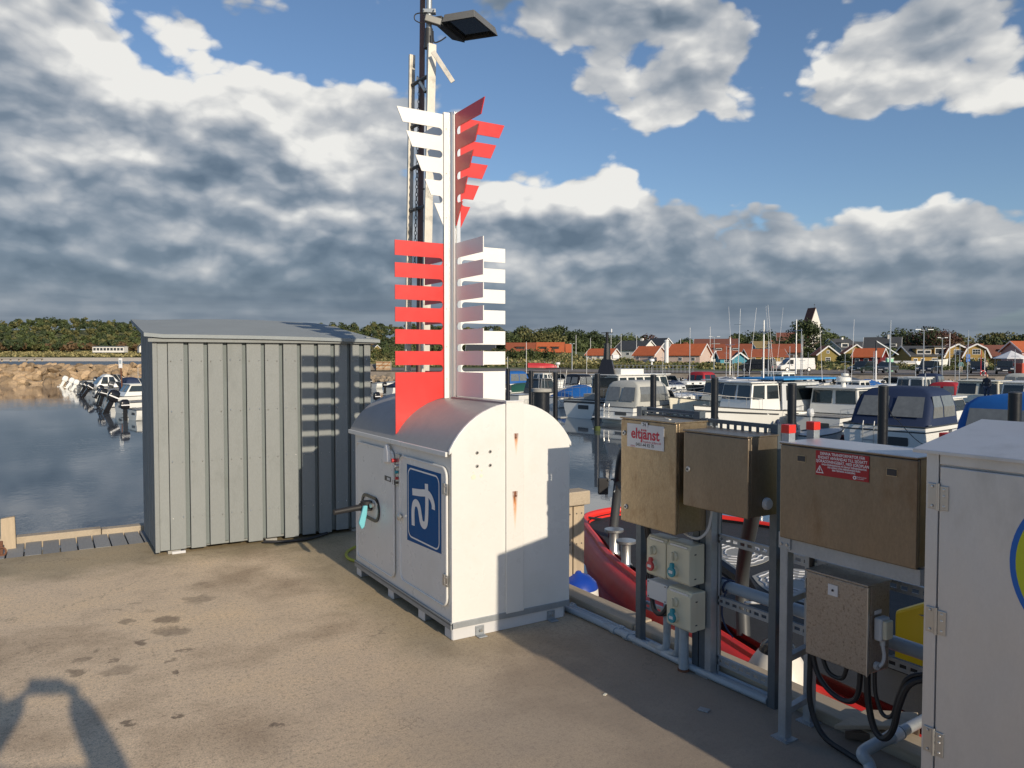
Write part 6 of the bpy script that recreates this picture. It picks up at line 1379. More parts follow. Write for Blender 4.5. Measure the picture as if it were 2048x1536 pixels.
# --- second row and the crowd behind
crowd = [
    ('white hardtop cruiser with dark windows behind the navy canopy boat', 1935, 36.0, 7.5, 2.8, .9, 1.25, 'cream', 1, [('cabin', 1.6, 4.6, 1.2, 1.25, 'cream', 2, 'cream', .7, .3, .2), ('rail', 4.5, 7.2, .45), ('coach', 4.4, 6.8, .9, .3)]),
    ('white cabin boat with grey window frames at the right edge above the blue tarpaulin', 2040, 32.5, 7.5, 2.8, .95, 1.25, 'gelcoat', 1, [('cabin', .9, 4.3, 1.2, 1.30, 'gelcoat', 2, 'gelcoat', .55, .2, .2), ('rail', 4.2, 7.2, .45)]),
    ('open white boat with red canopy and bicycle behind the navy canopy', 1880, 44.0, 6.5, 2.4, .7, 1.0, 'gelcoat', 1, [('canopy', .3, 2.6, 1.05, 1.15, 'redcanvas', 'vinyl'), ('mast', 3.0, 4.5, .03)]),
    ('white dinghy with dark grey outboard beside the awning boat', 1600, 25.0, 3.6, 1.5, .45, .6, 'greywhite', 1, [('outboard', 'greycanvas', 1, 1.1)]),
    ('white T-top fishing boat with black roof left of the steel pile', 1075, 56.0, 6.8, 2.5, .75, 1.05, 'gelcoat', 1, [('ttop', 2.6, 1.0, 1.75, 'gloss_black'), ('radar', 2.6, 0, 2.95, .22), ('outboard', 'gloss_black', 2, 1.2)]),
    ('dark-sided boat with a black and white striped outboard by the white fins', 1020, 47.0, 6.6, 2.4, .75, 1.05, 'gelcoat', 1, [('cabin', 2.2, 4.4, .95, 1.1, 'darkgrey', 2, 'darkgrey', .7, .3), ('outboard', 'darkgrey', 1, 1.9, .35), ('rail', 3.5, 6.2, .4)]),
    ('boat with blue and white cover in front of the embankment, left of the fins gap', 1003, 66.0, 6.5, 2.4, .8, 1.1, 'gelcoat', 1, [('canopy', .1, 3.2, 1.1, 1.35, 'bluecanvas', 'vinyl'), ('mast', 3.6, 5.2, .04)]),
    ('low boat with a green cover beside the white fins', 1000, 55.0, 5.5, 2.2, .6, .85, 'gelcoat', 1, [('cover', .2, 4.8, .6, 'greencanvas')]),
    ('long white boat with blue covered cockpit behind the steel pile', 1100, 44.5, 8.2, 2.6, .75, 1.15, 'gelcoat', 1, [('cover', 1.2, 5.0, .75, 'bluecanvas'), ('rail', 4.8, 7.8, .45), ('rail', 0.1, 1.1, .4)]),
    ('white boat with a dark arched canopy under the red-roofed houses', 1135, 60.0, 7.0, 2.5, .8, 1.1, 'gelcoat', 1, [('canopy', .4, 2.8, 1.1, 1.2, 'gloss_black', 'vinyl'), ('screen', 3.2, 1.0, .6)]),
    ('white day cruiser with black outboard right of the cream cruiser', 1352, 48.0, 6.4, 2.4, .7, 1.05, 'gelcoat', 1, [('screen', 3.0, 1.0, .6), ('outboard', 'gloss_black', 1, 1.3), ('rail', 3.6, 6.2, .4), ('coach', 3.5, 5.8, .8, .25)]),
    ('white boat with a red canopy top behind the cream cruiser', 1378, 62.0, 7.0, 2.5, .8, 1.1, 'gelcoat', 1, [('canopy', 1.0, 3.6, 1.1, 1.35, 'redcanvas', 'window'), ('rail', 3.8, 6.6, .4)]),
    ('white sailing boat with a thick red and white furled sail mast', 1330, 58.0, 8.2, 2.6, .85, 1.15, 'gelcoat', 1, [('coach', 2.5, 6.2, .8, .4), ('mast', 3.9, 6.6, .05), ('cover', .4, 2.2, .6, 'navy')]),
    ('sailing boat with tall thin leaning mast behind the fifth pile', 1425, 52.0, 8.0, 2.6, .85, 1.1, 'gelcoat', 1, [('coach', 2.5, 6.2, .8, .4), ('mast', 3.8, 8.2, .05, 0, .35)]),
    ('white boat with blue cushions and inflatable under the blue awning', 1475, 50.0, 6.6, 2.4, .7, 1.0, 'gelcoat', 1, [('cover', .3, 2.5, .5, 'bluecanvas'), ('screen', 3.2, 1.0, .6), ('mast', 1.0, 3.5, .03)]),
    ('workboat with two tall white rods crossed behind the awning', 1500, 46.0, 8.6, 2.8, .9, 1.3, 'greywhite', 1, [('cabin', 3.0, 5.4, 1.0, 1.5, 'gelcoat', 2, 'gelcoat', .3, .1), ('mast', 2.6, 3.2, .05, 1.2), ('mast', 5.8, 4.0, .04), ('antenna', 4.0, .5, 2.2, 5.4, -1.0), ('antenna', 4.6, .5, 2.2, 5.4, 1.0)]),
    ('sailing boat with mast just left of the black van', 1560, 57.0, 8.0, 2.6, .85, 1.1, 'gelcoat', 1, [('coach', 2.5, 6.2, .8, .4), ('mast', 3.9, 6.4, .05), ('cover', .3, 2.3, .55, 'bluecanvas')]),
    ('white boat with radar arch right of the blue awning', 1668, 46.0, 7.4, 2.6, .8, 1.15, 'gelcoat', 1, [('cabin', 2.2, 4.6, 1.0, .95, 'gelcoat', 2, 'gelcoat', .5, .2), ('radar', 1.8, 0, 2.2, .28), ('mast', 1.8, 3.6, .03), ('rail', 4.4, 7, .4)]),
    ('boat with bright blue cover behind the pilothouse roof', 1706, 58.0, 6.6, 2.4, .75, 1.05, 'gelcoat', 1, [('cover', .3, 5.2, .7, 'bluecanvas')]),
    ('sailing boat with a thick pale mast behind the pilothouse', 1738, 50.0, 8.6, 2.7, .9, 1.15, 'gelcoat', 1, [('coach', 2.6, 6.4, .85, .4), ('mast', 4.0, 6.8, .09)]),
    ('white cabin boat with flat roof behind the navy canopy', 1800, 47.0, 7.4, 2.6, .85, 1.15, 'gelcoat', 1, [('cabin', 1.8, 4.6, 1.05, 1.15, 'gelcoat', 3, 'gelcoat', .5, .2), ('mast', 3.0, 1.6, .03, 1.1)]),
    ('white boat with dark outboards below the grey parked car', 1765, 66.0, 6.4, 2.4, .7, 1.0, 'gelcoat', 1, [('outboard', 'gloss_black', 2, 1.1), ('screen', 3, 1, .6)]),
    ('white boat with short mast below the navy parked car', 1850, 62.0, 7.2, 2.5, .8, 1.1, 'gelcoat', 1, [('canopy', .4, 2.6, 1.1, 1.2, 'navy', 'vinyl'), ('mast', 3.3, 3.4, .03)]),
    ('sailing boat with twin masts behind the hardtop cruiser', 1905, 56.0, 8.0, 2.6, .85, 1.1, 'gelcoat', 1, [('coach', 2.5, 6.2, .8, .4), ('mast', 3.9, 6.2, .05), ('mast', 1.8, 4.8, .04)]),
    ('white sloop hull below the people walking', 1960, 60.0, 7.4, 2.5, .85, 1.1, 'gelcoat', 1, [('coach', 2.5, 6.0, .8, .4), ('cover', .4, 2.2, .5, 'navy')]),
    ('white boat with grey canopy at the far right below the orange container', 2030, 58.0, 7.2, 2.5, .8, 1.1, 'gelcoat', 1, [('canopy', .4, 3.0, 1.1, 1.3, 'greycanvas', 'vinyl')]),
    ('small white boat with windscreen between the two big piles', 1270, 68.0, 6.2, 2.3, .7, 1.0, 'gelcoat', 1, [('screen', 3, .95, .6), ('cover', .3, 2.2, .5, 'navy')]),
    ('white boat with a round white radar ball on a pole', 1285, 50.0, 7.2, 2.5, .8, 1.1, 'gelcoat', 1, [('coach', 2.5, 6.0, .8, .4), ('mast', 1.2, 2.4, .03), ('radar', 1.2, 0, 3.3, .22)]),
    ('small open boat with orange floats behind the cream wheelhouse', 1395, 72.0, 5.6, 2.1, .6, .9, 'gelcoat', 1, [('outboard', 'gloss_black', 1, 1.1), ('box', 1.5, 2.2, -.5, .5, .5, .95, 'orange', 'float')]),
    ('white boat with navy cover seen through the slots of the red fin', 775, 60.0, 6.5, 2.3, .7, 1.0, 'gelcoat', 1, [('cover', .3, 3.2, .6, 'navy'), ('outboard', 'gloss_black', 1, 1.2)]),
    ('white open boat nearest behind the shed corner', 762, 43.0, 6.2, 2.3, .65, .95, 'gelcoat', 1, [('outboard', 'gloss_black', 1, 1.3), ('screen', 2.8, .9, .6), ('rail', 3.2, 5.8, .4)]),
    ('white boat far behind the shed corner under the sandy bank', 800, 76.0, 6.0, 2.2, .65, .95, 'gelcoat', 1, [('screen', 2.6, .9, .6)]),
    ('small white boat beside the crates on the bank', 745, 72.0, 5.8, 2.2, .6, .9, 'gelcoat', 1, [('outboard', 'gloss_black', 1, 1.1)]),
    ('white cuddy boat behind the T-top boat', 1050, 72.0, 6.4, 2.3, .75, 1.0, 'gelcoat', 1, [('cabin', 2.0, 4.0, .9, .9, 'gelcoat', 2, 'gelcoat', .5, .2)]),
    ('white boat with pale canopy behind the black signal mast', 1190, 70.0, 6.8, 2.4, .75, 1.05, 'gelcoat', 1, [('canopy', .3, 2.6, 1.0, 1.1, 'greycanvas', 'vinyl')]),
    ('white boat under the low fence behind the red-topped boat', 1440, 76.0, 6.4, 2.3, .75, 1.0, 'gelcoat', 1, [('cover', .3, 2.4, .5, 'navy'), ('mast', 3, 3.4, .03)]),
    ('white boat below the white van', 1590, 70.0, 6.8, 2.4, .75, 1.0, 'gelcoat', 1, [('cover', .3, 3.0, .5, 'gloss_black'), ('mast', 3, 4.0, .03)]),
    ('white boat with dark cover below the dark green car', 1690, 70.0, 6.4, 2.4, .75, 1.0, 'gelcoat', 1, [('cover', .4, 3.4, .6, 'gloss_black')]),
]
for c in crowd: boat(*c, scaleD=True, lod=0)
for lab, a, b_ in (('thin mooring rope from the navy canopy boat down towards the quay', (1790, 835, 26.0), (1905, 905, 20.0)), ('mooring rope from the nearest navy canopy pile to the canopy boat', (1770, 800, 21.8), (1802, 838, 25.8)), ('mooring rope from the cream cruiser to the weedy pile', (1212, 815, 41.5), (1197, 800, 37.8)), ('mooring rope from the flat-sterned boat to its pile', (1130, 805, 45.0), (1112, 790, 41.6)), ('mooring rope from the pilothouse boat to the awning pile', (1600, 850, 34.0), (1587, 800, 24.0)), ('mooring rope from the fishing boat bow to the wheelhouse pile', (1440, 842, 34.5), (1431, 800, 30.4))):
    A_, B_ = dep(*a), dep(*b_); md = (A_+B_)/2; md.z -= .12*(A_-B_).length*.4
    q = MB(); q.tube(smooth_path([A_, md, B_], 6), .014, 5); tag(q.build('mooring_rope', M['black'], None), lab, 'rope')
# --- left cluster: sterns with outboards pointing out to the left
left = [
    ('nearest left-hand boat with a black outboard, half hidden by the shed', 262, 35.5, 6.0, 2.2, .62, .95, 'gelcoat', 1, [('outboard', 'gloss_black', 1, 1.35), ('screen', 2.6, .9, .6)]),
    ('white boat with a big black and red outboard by the shed', 236, 40.0, 6.6, 2.4, .70, 1.0, 'gelcoat', 1, [('outboard', 'gloss_black', 1, 1.9, .45), ('screen', 2.8, 1.0, .6), ('rail', 3.2, 6.0, .4)]),
    ('long white boat with a row of dark side windows and two outboards', 212, 45.0, 7.4, 2.5, .75, 1.05, 'gelcoat', 1, [('cabin', .9, 4.6, 1.05, .85, 'gelcoat', 3, 'gelcoat', .4, .5), ('outboard', 'gloss_black', 2, 1.4, .3)]),
    ('white boat with navy boxed cover on its cockpit beside the sign', 205, 52.0, 6.8, 2.4, .75, 1.05, 'gelcoat', 1, [('canopy', 1.4, 3.0, .95, 1.15, 'navy', 'navy'), ('outboard', 'gloss_black', 1, 1.3, .5), ('rail', 3.4, 6.4, .4)]),
    ('white boat with its outboard tilted up beside the navy-covered one', 184, 55.0, 6.2, 2.3, .70, 1.0, 'gelcoat', 1, [('outboard', 'gloss_black', 1, 1.6, .6), ('screen', 2.6, .95, .6)]),
    ('white boat with slanting white awning and grey motor', 168, 61.0, 6.2, 2.3, .70, 1.0, 'gelcoat', 1, [('canopy', .8, 3.2, .95, 1.25, 'gelcoat', 'window', .9, .9), ('outboard', 'darkgrey', 1, 1.3, .4)]),
    ('small white boat with a white outboard in the left row', 156, 66.0, 5.8, 2.2, .65, .95, 'gelcoat', 1, [('outboard', 'gelcoat', 1, 1.4, .5), ('rail', 3.0, 5.4, .35)]),
    ('second small white boat with a white outboard, near the stones', 146, 71.0, 5.6, 2.1, .65, .95, 'gelcoat', 1, [('outboard', 'gelcoat', 1, 1.5, .6)]),
    ('farthest left boat with a tilted white motor against the stones', 134, 76.0, 5.4, 2.1, .6, .9, 'gelcoat', 1, [('outboard', 'gelcoat', 1, 1.7, .5)]),
    ('white open boat wedged between the outboards near the stones', 176, 58.0, 6.0, 2.2, .70, 1.0, 'gelcoat', 1, [('coach', 1.8, 4.6, .85, .4), ('outboard', 'gloss_black', 1, 1.5, .5)]),
    ('white boat with raised white bow behind the slanting awning', 196, 68.0, 6.6, 2.4, .85, 1.5, 'gelcoat', 1, [('screen', 2.2, .9, .7), ('rail', 3, 6.2, .4), ('outboard', 'gloss_black', 1, 1.4, .4)]),
    ('white boat with grey windscreen tucked behind the notice board', 228, 58.0, 6.4, 2.3, .78, 1.05, 'gelcoat', 1, [('screen', 2.4, 1.0, .75), ('outboard', 'darkgrey', 1, 1.4, .3), ('rail', 3, 6.0, .4)]),
    ('grey-sided boat behind the sign on the left', 250, 62.0, 6.4, 2.3, .75, 1.1, 'greywhite', 1, [('cabin', 1.8, 3.8, .9, 1.0, 'greywhite', 2, 'greywhite', .5, .2), ('mast', 1.2, 2.2, .03)]),
]
for k in range(22):
    x = 985 + k*49 + rnd.uniform(-12, 12); D = edgeD(x) - rnd.uniform(7.5, 14)
    ft = [('screen', 2.8, .9, .6), ('outboard', 'gloss_black', 1, 1.2)] if k % 3 else [('coach', 2.2, 5.0, .75, .38), ('mast', 3.4, rnd.uniform(3, 5.2), .045)]
    boat('small white motorboat with a black outboard in the farthest row below the embankment' if k % 3 else 'small white sailing boat in the farthest row below the embankment', x, D, rnd.uniform(5.4, 7.0), 2.3, .75, 1.05, 'gelcoat', 1, ft, group='farthest row of small motorboats' if k % 3 else 'farthest row of small sailing boats', lod=0)
for c in left: boat(*c, scaleD=True)
# white buoy-like notice board standing among the left boats
p = dep(244, HZ, 62); r = thing('notice_board', 'narrow pale blue and white notice board on a brown pole among the left boats', 'sign', (p.x, p.y, ZW))
R3 = Matrix.Rotation(-YAW, 3, 'Z')
q = MB(); q.cyl((p.x, p.y, ZW), (p.x-.1, p.y, .75), .05, n=8); q.build('pole', M['rust'], r)
q = MB(); q.obox((p.x-.12, p.y, 1.15), (.30, .05, .80), R3); bd = q.build('board', M['flat_white'], r, bevel=.02)
q = MB(); q.obox((p.x-.12-_f.x*.03, p.y-_f.y*.03, 1.25), (.18, .01, .30), R3); q.build('board_symbol', M['pvc'], bd)
# pontoon behind the left boats
a = dep(345, HZ, 50); b_ = dep(275, HZ, 100); q = MB(); q.bar((a.x, a.y, ZW+.25), (b_.x, b_.y, ZW+.25), 2.0, .35)
tag(q.build('pontoon', M['decktimber'], None), 'long floating pontoon at the bows of the left row of boats', 'pontoon')

# ================================================================== trees
def leafmat(name, col, tint=.0):
    m = mat(name, col, .75, 0, .30, .35, .25, 1.6, 0, 1, world_co=True, tint=tint); return m
M['leaf_dark'] = leafmat('dark_green_leaves', (.036, .054, .018)); M['leaf_mid'] = leafmat('mid_green_leaves', (.070, .092, .026))
M['leaf_olive'] = leafmat('olive_leaves', (.115, .112, .036)); M['leaf_brown'] = leafmat('autumn_brown_leaves', (.13, .080, .036)); M['leaf_copper'] = leafmat('copper_leaves', (.065, .028, .020))
M['bark'] = mat('bark', (.16, .12, .09), .9, 0, .3, 2)
nr = np.random.default_rng(5)
def leaf_quads(centers, sizes, n_per, leaf, flat=.75):
    """numpy: quads scattered in the outer part of ellipsoid lobes; returns verts (4N,3)"""
    out = []
    for c, s in zip(centers, sizes):
        n = n_per; d = nr.normal(size=(n, 3)); d /= np.linalg.norm(d, axis=1)[:, None]; rr = nr.uniform(.55, 1.05, size=(n, 1))**.6
        p = np.array(c) + d*rr*np.array(s)
        a = d + nr.normal(size=(n, 3))*.7; a /= np.linalg.norm(a, axis=1)[:, None]
        t = np.cross(a, nr.normal(size=(n, 3))); t /= np.linalg.norm(t, axis=1)[:, None]; b_ = np.cross(a, t)
        L = leaf*nr.uniform(.6, 1.3, size=(n, 1)); t = t*L; b_ = b_*L*nr.uniform(.45, .9, size=(n, 1))
        q = np.stack([p-t-b_*.4, p+t*.3-b_, p+t+b_*.5, p-t*.2+b_], 1); out.append(q.reshape(-1, 3))
    return np.concatenate(out)
def quad_mesh(name, V, mats, mi=None):
    n = len(V)//4; me = bpy.data.meshes.new(name); me.vertices.add(len(V)); me.vertices.foreach_set('co', V.astype(np.float32).ravel())
    me.loops.add(4*n); me.loops.foreach_set('vertex_index', np.arange(4*n, dtype=np.int32)); me.polygons.add(n)
    me.polygons.foreach_set('loop_start', np.arange(0, 4*n, 4, dtype=np.int32)); me.polygons.foreach_set('loop_total', np.full(n, 4, dtype=np.int32))
    for k in mats: me.materials.append(k)
    if mi is not None: me.polygons.foreach_set('material_index', mi.astype(np.int32))
    me.update(calc_edges=True); return me
def tree(label, x, ytop, D, wpx, leaf='leaf_mid', second='leaf_olive', zb=None, lobes=16, n=110, name='tree', group='trees behind the harbour houses', trunk=.30, lsz=None):
    base = P3(x, D) if zb is None else dep(x, HZ, D)
    if zb is not None: base.z = zb
    ztop = EYE + (HZ-ytop)/FPX*D; H = ztop-base.z; W = wpx/FPX*D/2
    r = thing(name, label, 'tree', tuple(base), 0, group)
    rr = random.Random(int(x*7+ytop)); q = MB()
    q.tube([(0, 0, -.3), (rr.uniform(-.1, .1), 0, H*.25), (rr.uniform(-.3, .3), .1, H*.6)], [W*.07+.12, W*.055+.08, .06], 8)
    for k in range(6):
        a = rr.uniform(0, 6.28); h0 = H*rr.uniform(.2, .45); q.tube([(0, 0, h0), (W*.35*cos(a), W*.35*sin(a), h0+H*.15), (W*.65*cos(a), W*.65*sin(a), h0+H*.28)], [W*.03+.05, W*.02+.04, .03], 5)
    q.build('trunk', M['bark'], r, local=True)
    C = []; S = []
    for k in range(lobes):
        a = rr.uniform(0, 6.28); u = rr.random()**.5; h = rr.uniform(trunk, .98); env = sin(pi*min(1, max(.06, (h-trunk*.6)/(1-trunk*.6)))**.75)**.7
        R_ = W*env*u*.85; s_ = W*rr.uniform(.22, .42); C.append((R_*cos(a), R_*sin(a), H*h*.93)); S.append((s_, s_, s_*rr.uniform(.6, .85)))
    V = leaf_quads(C, S, n, lsz or max(.16, D/FPX*2.1)); mi = np.repeat((nr.random(lobes) < .3).astype(int), n)
    me = quad_mesh('crown', V, [M[leaf], M[second]], mi); o = bpy.data.objects.new('crown', me); COL.objects.link(o); o.parent = r
    return r
TREES = [ # x, ytop, D, width px, leaf, second, words
 (1002, 668, 285, 60, 'leaf_dark', 'leaf_mid', 'dark green tree left of the tiled houses'), (1045, 662, 300, 70, 'leaf_dark', 'leaf_olive', 'dark round tree behind the left tiled house'),
 (1092, 663, 300, 80, 'leaf_olive', 'leaf_dark', 'broad olive tree behind the right tiled house'), (1120, 656, 320, 60, 'leaf_dark', 'leaf_mid', 'tallest dark tree above the tiled houses'),
 (1152, 668, 310, 60, 'leaf_dark', 'leaf_mid', 'dark tree right of the tiled houses'), (1180, 669, 330, 70, 'leaf_dark', 'leaf_mid', 'dark wide tree behind the small orange roof'),
 (1160, 690, 240, 60, 'leaf_mid', 'leaf_dark', 'low green bushy tree beside the tiled houses'), (1215, 677, 340, 60, 'leaf_dark', 'leaf_mid', 'dark tree behind the black signal mast'),
 (1258, 680, 350, 80, 'leaf_dark', 'leaf_mid', 'far dark tree behind the white gabled house'), (1295, 678, 360, 70, 'leaf_copper', 'leaf_dark', 'reddish far tree behind the grey gable'),
 (1374, 680, 360, 40, 'leaf_mid', 'leaf_dark', 'small round green tree above the bright orange roof'), (1405, 684, 340, 40, 'leaf_mid', 'leaf_dark', 'small green tree left of the brown-roofed house'),
 (1478, 672, 360, 50, 'leaf_dark', 'leaf_mid', 'round dark tree above the brown roof'), (1520, 674, 370, 90, 'leaf_dark', 'leaf_mid', 'long dark tree row behind the thatched roof'), (1560, 676, 370, 60, 'leaf_dark', 'leaf_mid', 'far dark tree left of the church'),
 (1470, 695, 200, 46, 'leaf_brown', 'leaf_copper', 'reddish brown bush-like tree behind the blue cottage'),
 (1607, 643, 205, 78, 'leaf_dark', 'leaf_mid', 'big dense green tree in front of the church tower'), (1650, 666, 330, 52, 'leaf_mid', 'leaf_dark', 'green tree right of the church tower'), (1690, 677, 330, 46, 'leaf_mid', 'leaf_dark', 'small tree between white gabled houses'),
 (1800, 665, 260, 82, 'leaf_dark', 'leaf_mid', 'large green tree behind the grey house with the chimney'), (1855, 658, 250, 84, 'leaf_copper', 'leaf_dark', 'tall copper-brown tree behind the yellow houses'), (1888, 668, 255, 60, 'leaf_copper', 'leaf_brown', 'copper-brown tree right of the tallest one'),
 (1922, 672, 260, 64, 'leaf_olive', 'leaf_mid', 'olive tree behind the gambrel houses'), (1992, 668, 260, 74, 'leaf_olive', 'leaf_dark', 'olive tree behind the brown-roofed row'), (2052, 668, 255, 60, 'leaf_dark', 'leaf_mid', 'dark tree at the right edge'),
 (1780, 700, 180, 40, 'leaf_mid', 'leaf_dark', 'green garden tree beside the red cottage'), (1700, 712, 150, 40, 'leaf_mid', 'leaf_dark', 'garden shrub tree beside the olive house'), (1998, 706, 150, 40, 'leaf_mid', 'leaf_olive', 'round green garden tree before the brown-roofed row')]
for x, yt, D, w, a, b_, lab in TREES: tree(lab, x, yt, D, w*1.45, a, b_, lobes=44 if x == 1607 else 26, n=150, trunk=.14 if D > 160 else .08)
# hedges and shrubs in front of the houses
def hedge(label, x0, x1, D, hpx, leaf='leaf_mid', second='leaf_dark', n=26, per=60):
    base = P3((x0+x1)/2, D); r = None; C = []; S = []
    for k in range(n):
        x = x0+(x1-x0)*(k+.5)/n; p = P3(x, D+nr.uniform(-2, 2)) - base; h = hpx/FPX*D*nr.uniform(.6, 1.05); C.append((p.x, p.y, p.z+h*.45)); S.append(((x1-x0)/n/FPX*D*.8, 1.0, h*.55))
    V = leaf_quads(C, S, per, max(.10, D/FPX*1.8)); me = quad_mesh('hedge', V, [M[leaf], M[second]], np.repeat((nr.random(n) < .4).astype(int), per))
    o = bpy.data.objects.new('hedge', me); COL.objects.link(o); o.location = base; tag(o, label, 'hedge')
hedge('long green hedge in front of the gambrel-roofed yellow houses', 1875, 1975, 128, 24, 'leaf_olive', 'leaf_mid', 30)
hedge('low hedge along the parking lot at the right', 1820, 2048, 118, 12, 'leaf_mid', 'leaf_olive', 40)
hedge('dark hedge under the red cottage and olive houses', 1630, 1760, 140, 14, 'leaf_mid', 'leaf_dark', 30)
hedge('dark scrub on the knoll below the tiled houses', 985, 1110, 175, 24, 'leaf_mid', 'leaf_dark', 40, 90)
hedge('mixed dark scrub on the slope right of the shed and behind the white fins', 560, 1000, 290, 26, 'leaf_mid', 'leaf_olive', 90, 110)
hedge('lower belt of olive scrub on the bank right of the shed', 560, 1000, 200, 15, 'leaf_olive', 'leaf_mid', 90, 70)
hedge('small round shrub by the pale garden wall', 1770, 1812, 130, 14, 'leaf_olive', 'leaf_mid', 8)
hedge('strip of tall yellowish reeds behind the road', 1100, 1560, 128, 11, 'leaf_olive', 'leaf_olive', 110, 45)
# the wood on the left reads as one mass
def forest():
    C = []; S = []; mi = []; LQ = []
    for (n, x0, x1, D0, D1, zlo) in ((1500, -500, 1010, 770, 1150, 0), (260, -400, 800, 745, 780, 0)):
        for k in range(n):
            x = nr.uniform(x0, x1); u = nr.random(); D = D0+(D1-D0)*u; p = dep(x, HZ, D)
            low = D < 785
            crest = 4.0*math.exp(-((x-60)/260)**2) + 1.5*sin(x*.011) 
            p.z = 5.5 + ss(760, 1150, D)*(30+crest*2); H = nr.uniform(7, 12) if low else nr.uniform(9, 16)
            W = nr.uniform(3.5, 7.0); k_ = 0 if nr.random() < .45 else (1 if nr.random() < .5 else 2)
            if low and nr.random() < .45: k_ = 3
            for j in range(4):
                C.append((p.x+nr.uniform(-W, W)*.5, p.y+nr.uniform(-W, W)*.5, p.z+H*nr.uniform(.45, .88))); s_ = W*nr.uniform(.45, .75); S.append((s_, s_, s_*nr.uniform(.5, .8))); mi.append(k_)
    V = leaf_quads(C, S, 26, 1.35); me = quad_mesh('forest', V, [M['leaf_dark'], M['leaf_mid'], M['leaf_olive'], M['leaf_brown']], np.repeat(np.array(mi), 26))
    o = bpy.data.objects.new('forest', me); COL.objects.link(o); tag(o, 'wooded ridge of pines and autumn trees behind the beach', 'forest', None, 'stuff')
forest()
def marram():
    C = []; S = []
    for k in range(1300):
        x = nr.uniform(-300, 760); D = nr.uniform(712, 760) ; p = dep(x, HZ, D); C.append((p.x, p.y, 1.6+(D-702)*.085+nr.uniform(0, .5))); S.append((4.5, 4.5, .9))
    V = leaf_quads(C, S, 8, 1.1); me = quad_mesh('dune_scrub', V, [M['leaf_olive'], M['drygrass']], (nr.random(1300*8) < .7).astype(int)); o = bpy.data.objects.new('dune_scrub', me); COL.objects.link(o); tag(o, 'low scrub and marram grass on the dunes above the beach', 'scrub', None, 'stuff')
    C = []; S = []
    for k in range(2600):
        x = nr.uniform(700, 2300); D = edgeD(x) + 24 + nr.random()**1.2*70; p = P3(x, D); 
        if x > 1700 and D < edgeD(x)+34: continue
        C.append((p.x, p.y, p.z+.15)); S.append((1.6, 1.6, .45))
    V = leaf_quads(C, S, 12, .30); n = len(V)//4; me = quad_mesh('meadow_grass', V, [M['leaf_olive'], M['drygrass'], M['leaf_mid']], nr.integers(0, 3, n)); o = bpy.data.objects.new('meadow_grass', me); COL.objects.link(o); tag(o, 'rough tufted grass between the road and the houses', 'grass', None, 'stuff')
marram()

# ================================================================== houses
M['tile_orange'] = mat('orange_roof_tiles', (.46, .115, .040), .75, 0, .18, 1.2, .12, 8, .6, 5, world_co=True)
M['tile_red'] = mat('red_brown_roof_tiles', (.27, .075, .035), .8, 0, .22, 1.0, .15, 8, .6, 5, world_co=True)
M['tile_brown'] = mat('dark_brown_roof_tiles', (.17, .065, .045), .8, 0, .2, 1.0, .15, 8, .6, 5, world_co=True)
M['slate'] = mat('dark_grey_roof', (.055, .058, .062), .7, 0, .2, 1.0, .1, 8, world_co=True)
M['thatch'] = mat('tan_roof', (.26, .19, .085), .85, 0, .15, 1, world_co=True)
M['w_white'] = mat('white_render', (.72, .70, .65), .8, 0, .06, .5); M['w_pink'] = mat('pinkish_render', (.56, .44, .38), .8, 0, .06, .5)
M['w_yellow'] = mat('ochre_render', (.34, .225, .065), .8, 0, .08, .6); M['w_olive'] = mat('olive_render', (.26, .20, .06), .8, 0, .08, .6)
M['w_maroon'] = mat('maroon_boards', (.13, .012, .016), .7, 0, .1, 2, .1, 3, 0, 1, (1, 1, .1)); M['w_blue'] = mat('blue_boards', (.06, .27, .36), .7, 0, .08, 2)
M['w_dark'] = mat('dark_stained_boards', (.055, .04, .032), .8, 0, .2, 2); M['w_grey'] = mat('grey_boards', (.20, .21, .21), .8, 0, .1, 1); M['w_lilac'] = mat('greyish_pink_render', (.40, .35, .36), .8, 0, .05, 1)
M['brick'] = mat('chimney_brick', (.25, .09, .05), .85, 0, .2, 3)
